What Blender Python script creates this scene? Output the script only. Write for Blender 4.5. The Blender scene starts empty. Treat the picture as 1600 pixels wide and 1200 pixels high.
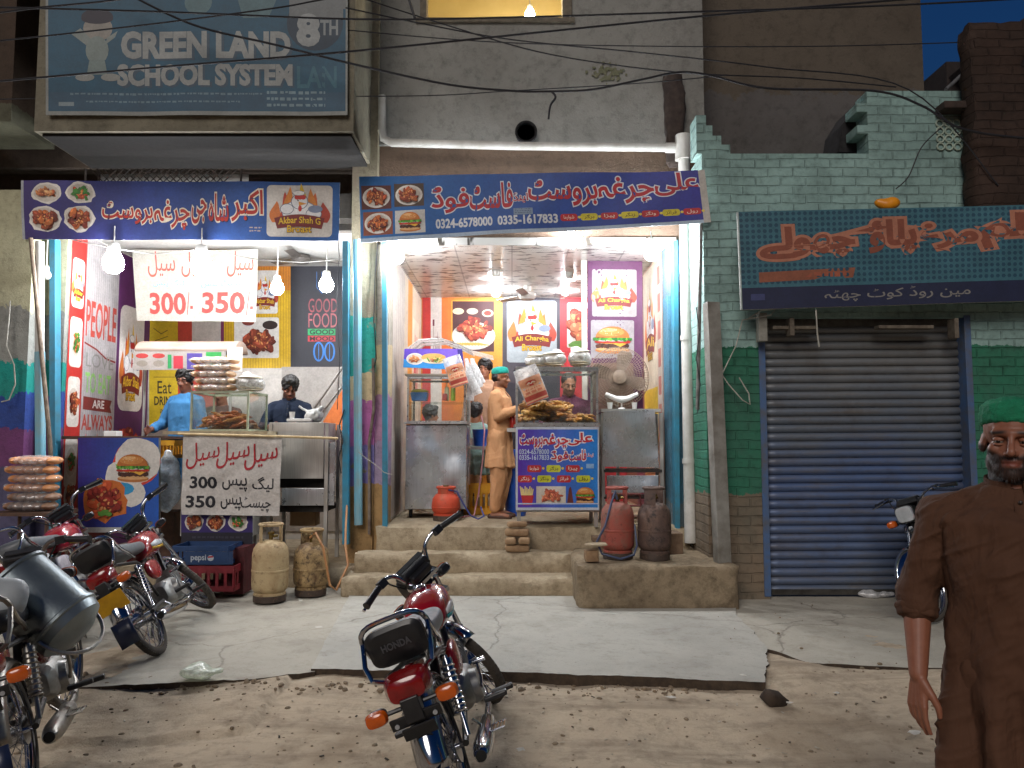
import bpy, bmesh, math, random, unicodedata
import numpy as np
from mathutils import Vector, Matrix, Euler, noise
random.seed(7)
R = math.radians
V = Vector
scene = bpy.context.scene
COL = scene.collection

# ------------------------------------------------------------------ camera, sky, light
CAM_H, PITCH, F = 1.5, R(4.3), 1195.0
cam_d = bpy.data.cameras.new('camera'); cam = bpy.data.objects.new('camera', cam_d); COL.objects.link(cam)
cam.location = (0, 0, CAM_H); cam.rotation_euler = (R(90) + PITCH, 0, 0)
cam_d.sensor_fit = 'HORIZONTAL'; cam_d.sensor_width = 36.0; cam_d.lens = 36.0 * F / 1600.0
cam_d.clip_start = 0.05; cam_d.clip_end = 500
scene.camera = cam

world = bpy.data.worlds.new("World"); scene.world = world; world.use_nodes = True
wn = world.node_tree.nodes; wl = world.node_tree.links
sky = wn.new('ShaderNodeTexSky'); sky.sky_type = 'NISHITA'; sky.sun_disc = False
SUN_EL, SUN_ROT = R(1.5), R(200)
sky.sun_elevation = SUN_EL; sky.sun_rotation = SUN_ROT; sky.air_density = 1.5; sky.ozone_density = 6.0; sky.dust_density = 0.3
bg = wn['Background']; bg.inputs['Strength'].default_value = 0.06
wl.new(sky.outputs['Color'], bg.inputs['Color'])
sun_d = bpy.data.lights.new('sun', 'SUN'); sun = bpy.data.objects.new('sun', sun_d); COL.objects.link(sun)
sun_d.energy = 0.72; sun_d.angle = R(30); sun_d.color = (1.0, 0.92, 0.84)
sun.rotation_euler = (R(57), 0, R(-18))          # last dusk light falling on the street from behind the camera
vs = scene.view_settings
scene.display_settings.display_device = 'sRGB'
vs.view_transform = 'Standard'; vs.look = 'None'; vs.exposure = 1.2; vs.gamma = 1.0; vs.use_curve_mapping = False
scene.cycles.max_bounces = 6; scene.cycles.diffuse_bounces = 3; scene.cycles.glossy_bounces = 3
scene.cycles.transparent_max_bounces = 12; scene.cycles.transmission_bounces = 4
scene.cycles.sample_clamp_indirect = 4.0; scene.cycles.caustics_reflective = False; scene.cycles.caustics_refractive = False
scene.cycles.use_denoising = True

def P(px, py, Y):
    """world point seen at pixel (px,py) of the 1600x1200 photograph at distance Y"""
    u = (px - 800) / F; v = (600 - py) / F
    t = Y / (math.cos(PITCH) - v * math.sin(PITCH))
    return V((u * t, Y, CAM_H + t * (math.sin(PITCH) + v * math.cos(PITCH))))
def PG(px, py, z=0.0):
    """world point at pixel (px,py) lying at height z"""
    u = (px - 800) / F; v = (600 - py) / F
    dz = math.sin(PITCH) + v * math.cos(PITCH); t = (z - CAM_H) / dz
    return V((u * t, t * (math.cos(PITCH) - v * math.sin(PITCH)), z))

# ------------------------------------------------------------------ colours and materials
def lin(c):
    if isinstance(c, str):
        c = c.lstrip('#'); c = ''.join(x * 2 for x in c) if len(c) == 3 else c; c = [int(c[i:i + 2], 16) / 255 for i in (0, 2, 4)]
        return tuple((x / 12.92 if x <= 0.04045 else ((x + 0.055) / 1.055) ** 2.4) for x in c)
    return tuple(c)
MATS = {}
def nm(name):
    m = bpy.data.materials.new(name); m.use_nodes = True
    t = m.node_tree; b = t.nodes['Principled BSDF']
    return m, t.nodes, t.links, b
def ramp(n, l, fac, stops, interp='LINEAR'):
    r = n.new('ShaderNodeValToRGB'); r.color_ramp.interpolation = interp
    e = r.color_ramp.elements
    while len(e) < len(stops): e.new(0.5)
    for k, (p, c) in enumerate(stops):
        e[k].position = p; e[k].color = (*lin(c), 1) if not isinstance(c, (int, float)) else (c, c, c, 1)
    l.new(fac, r.inputs[0]); return r.outputs[0]
def nse(n, l, vec, scale, detail=5, rough=0.6, dist=0.0):
    t = n.new('ShaderNodeTexNoise'); t.inputs['Scale'].default_value = scale; t.inputs['Detail'].default_value = detail
    t.inputs['Roughness'].default_value = rough; t.inputs['Distortion'].default_value = dist
    if vec is not None: l.new(vec, t.inputs['Vector'])
    return t.outputs['Fac']
def mix(n, l, fac, a, b, mode='MIX'):
    m = n.new('ShaderNodeMix'); m.data_type = 'RGBA'; m.blend_type = mode
    for s, x in ((0, fac), (6, a), (7, b)):
        if isinstance(x, (int, float)): m.inputs[s].default_value = x
        elif isinstance(x, (str, tuple)): m.inputs[s].default_value = (*lin(x), 1)
        else: l.new(x, m.inputs[s])
    return m.outputs[2]
def math_(n, l, op, a, b=0.0, clamp=False):
    m = n.new('ShaderNodeMath'); m.operation = op; m.use_clamp = clamp
    for s, x in ((0, a), (1, b)):
        if isinstance(x, (int, float)): m.inputs[s].default_value = x
        else: l.new(x, m.inputs[s])
    return m.outputs[0]
def bump(n, l, b, h, strength=0.3, dist=0.01):
    k = n.new('ShaderNodeBump'); k.inputs['Strength'].default_value = strength; k.inputs['Distance'].default_value = dist
    l.new(h, k.inputs['Height']); l.new(k.outputs[0], b.inputs['Normal'])
def objc(n): return n.new('ShaderNodeTexCoord').outputs['Object']
def posn(n): return n.new('ShaderNodeNewGeometry').outputs['Position']

def M(name, c1, c2=None, rough=0.6, metal=0.0, scale=12, bmp=0.15, bscale=60, coat=0.0, spec=0.5, rvar=0.15, bd=0.004, lo=0.35, hi=0.7):
    """general worn surface: two colours blotched by noise, varied roughness, fine bump"""
    if name in MATS: return MATS[name]
    m, n, l, b = nm(name); MATS[name] = m
    v = objc(n)
    if c2 is None: c2 = tuple(x * 0.72 for x in lin(c1))
    f = nse(n, l, v, scale, 6, 0.65)
    l.new(ramp(n, l, f, [(lo, c1), (hi, c2)]), b.inputs['Base Color'])
    rr = nse(n, l, v, scale * 2.3, 4)
    x = math_(n, l, 'MULTIPLY_ADD', rr, rvar * 2); x.node.inputs[2].default_value = rough - rvar
    l.new(x, b.inputs['Roughness'])
    b.inputs['Metallic'].default_value = metal; b.inputs['Coat Weight'].default_value = coat; b.inputs['Coat Roughness'].default_value = 0.06
    b.inputs['Specular IOR Level'].default_value = spec
    if bmp: bump(n, l, b, nse(n, l, v, bscale, 5), bmp, bd)
    return m
def emit(name, col, s):
    if name in MATS: return MATS[name]
    m, n, l, b = nm(name); MATS[name] = m
    b.inputs['Base Color'].default_value = (*lin(col), 1); b.inputs['Emission Color'].default_value = (*lin(col), 1); b.inputs['Emission Strength'].default_value = s
    return m
def printed(name='printed_vinyl', rough=0.6, dirt=0.35, scale=5, bmp=0.08):
    """printed sheet: ink colours carried by the mesh, plus grime"""
    if name in MATS: return MATS[name]
    m, n, l, b = nm(name); MATS[name] = m
    a = n.new('ShaderNodeAttribute'); a.attribute_name = 'Col'; v = posn(n)
    d = ramp(n, l, nse(n, l, v, scale, 7, 0.7), [(0.3, 1.0), (0.75, 1.0 - dirt)])
    f2 = ramp(n, l, nse(n, l, v, 48, 4, 0.7), [(0.3, 1.08), (0.75, 0.80)])
    l.new(mix(n, l, 1.0, mix(n, l, 1.0, a.outputs['Color'], d, 'MULTIPLY'), f2, 'MULTIPLY'), b.inputs['Base Color'])
    b.inputs['Roughness'].default_value = rough
    bump(n, l, b, nse(n, l, v, 14, 4), bmp, 0.02)
    return m
def skin_mat():
    if 'skin' in MATS: return MATS['skin']
    m, n, l, b = nm('skin'); MATS['skin'] = m
    a = n.new('ShaderNodeAttribute'); a.attribute_name = 'Col'; v = objc(n)
    d = ramp(n, l, nse(n, l, v, 45, 6, 0.7), [(0.3, (1, 1, 1)), (0.75, (0.80, 0.74, 0.72))])
    l.new(mix(n, l, 1.0, a.outputs['Color'], d, 'MULTIPLY'), b.inputs['Base Color'])
    b.inputs['Roughness'].default_value = 0.5; b.inputs['Subsurface Weight'].default_value = 0.08; b.inputs['Subsurface Radius'].default_value = (0.01, 0.004, 0.002)
    bump(n, l, b, nse(n, l, v, 220, 3), 0.15, 0.002)
    return m
def glass():
    if 'clear_glass' in MATS: return MATS['clear_glass']
    m, n, l, b = nm('clear_glass'); MATS['clear_glass'] = m
    n.remove(b); out = n['Material Output']
    tr = n.new('ShaderNodeBsdfTransparent'); gl = n.new('ShaderNodeBsdfGlossy'); gl.inputs['Roughness'].default_value = 0.05
    df = n.new('ShaderNodeBsdfDiffuse'); df.inputs['Color'].default_value = (0.75, 0.78, 0.74, 1)
    tr.inputs['Color'].default_value = (0.93, 0.96, 0.94, 1)
    lw = n.new('ShaderNodeLayerWeight'); lw.inputs['Blend'].default_value = 0.35
    m1 = n.new('ShaderNodeMixShader'); l.new(math_(n, l, 'MULTIPLY', lw.outputs['Fresnel'], 0.30), m1.inputs[0]); l.new(tr.outputs[0], m1.inputs[1]); l.new(gl.outputs[0], m1.inputs[2])
    sm = ramp(n, l, nse(n, l, posn(n), 6, 6, 0.7), [(0.35, 0.0), (0.8, 0.07)])     # smears
    m2 = n.new('ShaderNodeMixShader'); l.new(sm, m2.inputs[0]); l.new(m1.outputs[0], m2.inputs[1]); l.new(df.outputs[0], m2.inputs[2])
    l.new(m2.outputs[0], out.inputs[0]); return m
def film(name='clear_film', milk=0.25, col=(0.9, 0.9, 0.9)):
    """crinkled plastic bag film: clear, with milky folds that pass and scatter light"""
    if name in MATS: return MATS[name]
    m, n, l, b = nm(name); MATS[name] = m; n.remove(b); out = n['Material Output']
    d = n.new('ShaderNodeBsdfDiffuse'); d.inputs['Color'].default_value = (*col, 1); t = n.new('ShaderNodeBsdfTranslucent'); t.inputs['Color'].default_value = (*col, 1)
    g = n.new('ShaderNodeBsdfGlossy'); g.inputs['Roughness'].default_value = 0.22; g.inputs['Color'].default_value = (.9, .9, .9, 1); tr = n.new('ShaderNodeBsdfTransparent')
    k = n.new('ShaderNodeBump'); k.inputs['Strength'].default_value = 0.6; k.inputs['Distance'].default_value = 0.012; l.new(nse(n, l, objc(n), 22, 3, 0.5, 1.2), k.inputs['Height'])
    for x in (d, t, g): l.new(k.outputs[0], x.inputs['Normal'])
    def mx(f, p, q):
        m_ = n.new('ShaderNodeMixShader')
        if isinstance(f, float): m_.inputs[0].default_value = f
        else: l.new(f, m_.inputs[0])
        l.new(p.outputs[0], m_.inputs[1]); l.new(q.outputs[0], m_.inputs[2]); return m_
    f = ramp(n, l, nse(n, l, objc(n), 22, 5, 0.6, 1.5), [(0.35, milk * 0.7), (0.65, min(1, milk * 1.8))])
    l.new(mx(f, mx(0.12, tr, g), mx(0.12, mx(0.45, d, t), g)).outputs[0], out.inputs[0]); return m
def cotton(name, c1, dark=0.8):
    if name in MATS: return MATS[name]
    m, n, l, b = nm(name); MATS[name] = m; v = objc(n)
    c2 = tuple(x * dark for x in lin(c1))
    c = ramp(n, l, nse(n, l, v, 4, 7, 0.65), [(0.35, c1), (0.7, c2)])
    l.new(c, b.inputs['Base Color']); b.inputs['Roughness'].default_value = 0.88; b.inputs['Specular IOR Level'].default_value = 0.25; b.inputs['Sheen Weight'].default_value = 0.0
    mp = n.new('ShaderNodeMapping'); mp.inputs['Scale'].default_value = (1.0, 1.0, 0.45); mp.inputs['Rotation'].default_value = (0.3, 0.35, 0.2); l.new(v, mp.inputs[0])
    w = nse(n, l, mp.outputs[0], 7.5, 3, 0.5, 1.8); r = math_(n, l, 'ABSOLUTE', math_(n, l, 'SUBTRACT', w, 0.5)); r = math_(n, l, 'POWER', math_(n, l, 'SUBTRACT', 1.0, math_(n, l, 'MULTIPLY', r, 5.0), True), 2.0)
    h = math_(n, l, 'ADD', math_(n, l, 'MULTIPLY', r, 0.55), math_(n, l, 'ADD', nse(n, l, mp.outputs[0], 16, 4, 0.55, 1.0), math_(n, l, 'MULTIPLY', nse(n, l, v, 260, 2), 0.05)))
    bump(n, l, b, h, 0.30, 0.014); return m
def bands(name, stops, stain='#3b352c', wob=0.12, brick=False, amt=0.55, sc=1.6, peel=None, rough=0.85):
    """painted wall: bands of paint by height with ragged edges, grime, worn patches, optional brick courses"""
    if name in MATS: return MATS[name]
    m, n, l, b = nm(name); MATS[name] = m
    v = posn(n); sx = n.new('ShaderNodeSeparateXYZ'); l.new(v, sx.inputs[0])
    zz = math_(n, l, 'ADD', sx.outputs[2], math_(n, l, 'MULTIPLY', math_(n, l, 'SUBTRACT', nse(n, l, v, 5, 6, 0.7), 0.5), wob * 2))
    zf = math_(n, l, 'DIVIDE', zz, 8.0, True)
    col = ramp(n, l, zf, [(max(0, z / 8.0), c) for z, c in stops], 'CONSTANT')
    d1 = ramp(n, l, nse(n, l, v, sc, 9, 0.72), [(0.42, 0.0), (0.75, amt)])
    col = mix(n, l, d1, col, stain)
    d2 = ramp(n, l, nse(n, l, v, sc * 9, 6, 0.75), [(0.5, 1.0), (0.72, 0.62)])
    col = mix(n, l, 1.0, col, d2, 'MULTIPLY')
    if peel:
        pk = ramp(n, l, nse(n, l, v, 2.7, 8, 0.62, 0.4), [(0.60, 0.0), (0.63, 1.0)])
        col = mix(n, l, pk, col, peel)
    h = nse(n, l, v, 38, 7, 0.7)
    if brick:
        cx = n.new('ShaderNodeCombineXYZ'); l.new(math_(n, l, 'ADD', sx.outputs[0], sx.outputs[1]), cx.inputs[0]); 
        l.new(math_(n, l, 'ADD', sx.outputs[2], math_(n, l, 'MULTIPLY', nse(n, l, v, 2.5, 3), 0.05)), cx.inputs[1])
        bt = n.new('ShaderNodeTexBrick'); bt.inputs['Scale'].default_value = 1.0; bt.inputs['Brick Width'].default_value = 0.235; bt.inputs['Row Height'].default_value = 0.085
        bt.inputs['Mortar Size'].default_value = 0.009; bt.inputs['Mortar Smooth'].default_value = 0.5; bt.inputs['Bias'].default_value = 0.0
        bt.inputs['Color1'].default_value = (1, 1, 1, 1); bt.inputs['Color2'].default_value = (0.8, 0.8, 0.8, 1); bt.inputs['Mortar'].default_value = (0.25, 0.25, 0.25, 1)
        l.new(cx.outputs[0], bt.inputs['Vector'])
        wear = ramp(n, l, nse(n, l, v, 1.7, 8, 0.72), [(0.45, 0.0), (0.64, 0.62)])
        col = mix(n, l, wear, col, mix(n, l, 1.0, col, bt.outputs['Color'], 'MULTIPLY'))
        h = math_(n, l, 'ADD', math_(n, l, 'MULTIPLY', h, 0.35), math_(n, l, 'MULTIPLY', bt.outputs['Fac'], -1.3))
    l.new(col, b.inputs['Base Color']); b.inputs['Roughness'].default_value = rough; b.inputs['Specular IOR Level'].default_value = 0.25
    bump(n, l, b, h, 0.8 if brick else 0.5, 0.02)
    return m

# ------------------------------------------------------------------ mesh building
def frame_to(p0, p1):
    d = (V(p1) - V(p0)); L = d.length
    q = d.to_track_quat('Z', 'Y') if L > 1e-9 else Matrix.Identity(3).to_quaternion()
    return q.to_matrix().to_4x4(), L
class MB:
    def __init__(s): s.v = []; s.f = []; s.c = []; s.m = []
    def add(s, vs, fs, mi=0, col=None, T=None):
        o = len(s.v)
        s.v += [(T @ V(p)) if T is not None else V(p) for p in vs]
        for f in fs: s.f.append([o + i for i in f]); s.c.append(col); s.m.append(mi)
        return s
    def mark(s): return len(s.v)
    def xf(s, T, start=0):
        for i in range(start, len(s.v)): s.v[i] = T @ s.v[i]
        return s
    def box(s, c, size, rot=None, mi=0, col=None, taper=1.0, T=None):
        x, y, z = [k / 2 for k in size]; t = taper
        vs = [(-x, -y, -z), (x, -y, -z), (x, y, -z), (-x, y, -z), (-x * t, -y * t, z), (x * t, -y * t, z), (x * t, y * t, z), (-x * t, y * t, z)]
        Q = Matrix.Translation(V(c)) @ (Euler(rot).to_matrix().to_4x4() if rot else Matrix.Identity(4))
        if T is not None: Q = T @ Q
        return s.add(vs, [(0, 3, 2, 1), (4, 5, 6, 7), (0, 1, 5, 4), (1, 2, 6, 5), (2, 3, 7, 6), (3, 0, 4, 7)], mi, col, Q)
    def tube(s, pts, r, n=10, mi=0, col=None, caps=True, closed=False, flat=1.0):
        pts = [V(p) for p in pts]; k = len(pts)
        rs = r if isinstance(r, (list, tuple)) else [r] * k
        o = len(s.v); up = None
        for i, p in enumerate(pts):
            if closed: d = pts[(i + 1) % k] - pts[i - 1]
            else: d = pts[min(i + 1, k - 1)] - pts[max(i - 1, 0)]
            d = d.normalized() if d.length > 1e-9 else V((0, 0, 1))
            if up is None: up = V((0, 0, 1)) if abs(d.z) < 0.9 else V((0, 1, 0))
            a = d.cross(up)
            if a.length < 1e-6: a = d.orthogonal()
            a.normalize(); b_ = a.cross(d).normalized(); up = b_
            for j in range(n):
                t = 2 * math.pi * j / n
                s.v.append(p + a * (math.cos(t) * rs[i]) + b_ * (math.sin(t) * rs[i] * flat))
        m_ = k if closed else k - 1
        for i in range(m_):
            for j in range(n):
                a0 = o + i * n + j; a1 = o + i * n + (j + 1) % n; b0 = o + ((i + 1) % k) * n + j; b1 = o + ((i + 1) % k) * n + (j + 1) % n
                s.f.append([a0, a1, b1, b0]); s.c.append(col); s.m.append(mi)
        if caps and not closed:
            s.f.append([o + j for j in range(n)][::-1]); s.c.append(col); s.m.append(mi)
            s.f.append([o + (k - 1) * n + j for j in range(n)]); s.c.append(col); s.m.append(mi)
        return s
    def cyl(s, p0, p1, r0, r1=None, n=16, mi=0, col=None):
        return s.tube([p0, p1], [r0, r0 if r1 is None else r1], n, mi, col)
    def lathe(s, prof, n=24, T=None, mi=0, col=None, close=True):
        o = len(s.v); k = len(prof)
        for r, z in prof:
            for j in range(n):
                t = 2 * math.pi * j / n; p = V((r * math.cos(t), r * math.sin(t), z)); s.v.append(T @ p if T is not None else p)
        for i in range(k - 1):
            for j in range(n):
                s.f.append([o + i * n + j, o + i * n + (j + 1) % n, o + (i + 1) * n + (j + 1) % n, o + (i + 1) * n + j]); s.c.append(col); s.m.append(mi)
        if close:
            for i in (0, k - 1):
                if prof[i][0] > 1e-6:
                    q = [o + i * n + j for j in range(n)]; s.f.append(q[::-1] if i == 0 else q); s.c.append(col); s.m.append(mi)
        return s
    def ell(s, c, r, n=14, k=9, T=None, mi=0, col=None, rot=None):
        if isinstance(r, (int, float)): r = (r, r, r)
        Q = Matrix.Translation(V(c)) @ (Euler(rot).to_matrix().to_4x4() if rot else Matrix.Identity(4))
        if T is not None: Q = T @ Q
        vs = [(0, 0, -r[2])]
        for i in range(1, k):
            ph = -math.pi / 2 + math.pi * i / k
            for j in range(n):
                t = 2 * math.pi * j / n; vs.append((r[0] * math.cos(ph) * math.cos(t), r[1] * math.cos(ph) * math.sin(t), r[2] * math.sin(ph)))
        vs.append((0, 0, r[2])); fs = []
        for j in range(n):
            fs.append((0, 1 + (j + 1) % n, 1 + j)); fs.append((len(vs) - 1, 1 + (k - 2) * n + j, 1 + (k - 2) * n + (j + 1) % n))
            for i in range(k - 2): fs.append((1 + i * n + j, 1 + i * n + (j + 1) % n, 1 + (i + 1) * n + (j + 1) % n, 1 + (i + 1) * n + j))
        return s.add(vs, fs, mi, col, Q)
    def torus(s, c, axis, Rr, r, n=36, k=8, mi=0, flat=1.0, a0=0, a1=2 * math.pi):
        T, _ = frame_to((0, 0, 0), axis); T = Matrix.Translation(V(c)) @ T
        full = abs(a1 - a0 - 2 * math.pi) < 1e-6
        pts = [T @ V((Rr * math.cos(a0 + (a1 - a0) * i / n), Rr * math.sin(a0 + (a1 - a0) * i / n), 0)) for i in range(n + (0 if full else 1))]
        return s.tube(pts, r, k, mi, closed=full)
    def chain(s, pts, rs, n=12, mi=0):
        for p, r in zip(pts, rs): s.ell(p, r, n, 8, mi=mi)
        for i in range(len(pts) - 1): s.cyl(pts[i], pts[i + 1], rs[i], rs[i + 1], n, mi)
        return s
    def loft(s, rings, mi=0, caps=True, closed_ring=True):
        o = len(s.v); n = len(rings[0])
        for rg in rings: s.v += [V(p) for p in rg]
        for i in range(len(rings) - 1):
            for j in range(n if closed_ring else n - 1):
                s.f.append([o + i * n + j, o + i * n + (j + 1) % n, o + (i + 1) * n + (j + 1) % n, o + (i + 1) * n + j]); s.c.append(None); s.m.append(mi)
        if caps:
            s.f.append([o + j for j in range(n)][::-1]); s.c.append(None); s.m.append(mi)
            s.f.append([o + (len(rings) - 1) * n + j for j in range(n)]); s.c.append(None); s.m.append(mi)
        return s
    def build(s, name, mats, parent=None, smooth=True, bev=0.0, sub=0, solid=0.0, ang=35, loc=None):
        me = bpy.data.meshes.new(name)
        me.from_pydata([tuple(p) for p in s.v], [], s.f)
        if not isinstance(mats, (list, tuple)): mats = [mats]
        for m in mats: me.materials.append(m)
        me.polygons.foreach_set('material_index', s.m)
        if any(c is not None for c in s.c):
            at = me.color_attributes.new('Col', 'FLOAT_COLOR', 'CORNER'); arr = []
            for f, c in zip(s.f, s.c): arr += list((*(c or (0.5, 0.5, 0.5)), 1.0)) * len(f)
            at.data.foreach_set('color', arr)
        bm = bmesh.new(); bm.from_mesh(me); bmesh.ops.recalc_face_normals(bm, faces=bm.faces); bm.to_mesh(me); bm.free()
        return link(me, name, parent, smooth, bev, sub, solid, ang, loc)
def link(me, name, parent=None, smooth=True, bev=0.0, sub=0, solid=0.0, ang=35, loc=None):
    o = bpy.data.objects.new(name, me); COL.objects.link(o)
    if parent is not None: o.parent = parent
    if loc is not None: o.location = loc
    if smooth:
        me.polygons.foreach_set('use_smooth', [True] * len(me.polygons))
        try: me.set_sharp_from_angle(angle=R(ang))
        except Exception: pass
    if solid:
        md = o.modifiers.new('s', 'SOLIDIFY'); md.thickness = solid; md.offset = 0
    if bev:
        md = o.modifiers.new('b', 'BEVEL'); md.width = bev; md.segments = 2; md.limit_method = 'ANGLE'; md.angle_limit = R(40); md.harden_normals = False
    if sub:
        md = o.modifiers.new('u', 'SUBSURF'); md.levels = sub; md.render_levels = sub
    return o
def tag(o, label, cat, group=None):
    o['label'] = label; o['category'] = cat
    if group: o['group'] = group
    return o
def structure(o): o['kind'] = 'structure'; return o
def thing(name, label, cat, loc=(0, 0, 0), rz=0.0, group=None, mat=None):
    o = bpy.data.objects.new(name, None); COL.objects.link(o); o.empty_display_size = 0.1
    if mat is not None: o.matrix_world = mat
    else: o.location = loc; o.rotation_euler = (0, 0, rz)
    return tag(o, label, cat, group)
def dup(o, parent=None, label=None, group=None, loc=None, rot=None):
    c = o.copy(); COL.objects.link(c)
    if parent is not None: c.parent = parent
    if label: c['label'] = label
    if group: c['group'] = group
    if loc is not None: c.location = loc
    if rot is not None: c.rotation_euler = rot
    for ch in [x for x in o.children]: dup(ch, c)
    return c
def evaluated(o):
    dg = bpy.context.evaluated_depsgraph_get(); dg.update()
    return bpy.data.meshes.new_from_object(o.evaluated_get(dg))
def fuse(mb, voxel, smooth=4, sf=0.5):
    """union of the closed shapes in mb as one continuous surface"""
    me = bpy.data.meshes.new('t'); me.from_pydata([tuple(p) for p in mb.v], [], mb.f)
    bm = bmesh.new(); bm.from_mesh(me); bmesh.ops.recalc_face_normals(bm, faces=bm.faces); bm.to_mesh(me); bm.free()
    o = bpy.data.objects.new('t', me); COL.objects.link(o)
    md = o.modifiers.new('r', 'REMESH'); md.mode = 'VOXEL'; md.voxel_size = voxel
    if smooth: sm = o.modifiers.new('s', 'SMOOTH'); sm.iterations = smooth; sm.factor = sf
    r = evaluated(o); bpy.data.objects.remove(o); bpy.data.meshes.remove(me)
    return r
def co_of(me):
    a = np.empty(len(me.vertices) * 3); me.vertices.foreach_get('co', a); return a.reshape(-1, 3)
def set_co(me, a): me.vertices.foreach_set('co', np.ascontiguousarray(a).ravel()); me.update()
def normals(me):
    a = np.empty(len(me.vertices) * 3); me.vertices.foreach_get('normal', a); return a.reshape(-1, 3)
def fnoise(co, sc, seed=0.0):
    sc = np.array(sc if hasattr(sc, '__len__') else (sc,) * 3); q = co * sc + seed
    return np.array([noise.noise(V(p)) for p in q])
def roughen(me, amp, sc, seed=0.0):
    c = co_of(me); set_co(me, c + normals(me) * (fnoise(c, sc, seed) * amp)[:, None]); return me
def vcol(me, cols):
    at = me.color_attributes.new('Col', 'FLOAT_COLOR', 'POINT'); c = np.ones((len(me.vertices), 4)); c[:, :3] = cols
    at.data.foreach_set('color', c.ravel())

# ------------------------------------------------------------------ printed art: flat shapes and lettering on one sheet
FORMS = {}
for cp in list(range(0xFB50, 0xFDFF)) + list(range(0xFE70, 0xFEFD)):
    d = unicodedata.decomposition(chr(cp)).split()
    if len(d) == 2 and d[0] in ('<isolated>', '<final>', '<initial>', '<medial>'): FORMS.setdefault(chr(int(d[1], 16)), {}).setdefault(d[0][1:-1], chr(cp))
LIG = {'<isolated>': {}, '<final>': {}}
def shape(word):
    out = []; prev = False
    for i, ch in enumerate(word):
        f = FORMS.get(ch)
        if not f: out.append(ch); prev = False; continue
        nxt = i + 1 < len(word) and word[i + 1] in FORMS and ('final' in FORMS[word[i + 1]])
        joins = 'initial' in f
        key = ('medial' if prev else 'initial') if (joins and nxt) else ('final' if prev else 'isolated')
        out.append(f.get(key, f.get('isolated', ch))); prev = joins and nxt
    return ''.join(out[::-1])
def urdu(t): return ' '.join(shape(w) for w in t.split(' ')[::-1])
TCACHE = {}
def text_mesh(body, bold=0.0, space=1.0):
    k = (body, bold, space)
    if k in TCACHE: return TCACHE[k]
    c = bpy.data.curves.new('t', 'FONT'); c.body = body; c.size = 1.0; c.offset = bold; c.space_character = space; c.resolution_u = 3
    o = bpy.data.objects.new('t', c); COL.objects.link(o)
    me = evaluated(o); co = co_of(me)[:, :2]; fs = [tuple(p.vertices) for p in me.polygons]
    bpy.data.objects.remove(o); bpy.data.curves.remove(c); bpy.data.meshes.remove(me)
    TCACHE[k] = (co, fs); return TCACHE[k]
ICACHE = {}
def islands(body, bold, space, n, fs):
    """a hair of height between neighbouring letters, so joined letters never share a plane"""
    k = (body, bold, space, n)
    if k in ICACHE: return ICACHE[k]
    p = list(range(n))
    def f(i):
        while p[i] != i: p[i] = p[p[i]]; i = p[i]
        return i
    for q in fs:
        a = f(q[0])
        for j in q[1:]: p[f(j)] = a
    roots = {}; out = []
    for i in range(n):
        r = f(i); roots.setdefault(r, len(roots)); out.append(0.22 * (roots[r] % 4))
    ICACHE[k] = out; return out
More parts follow.
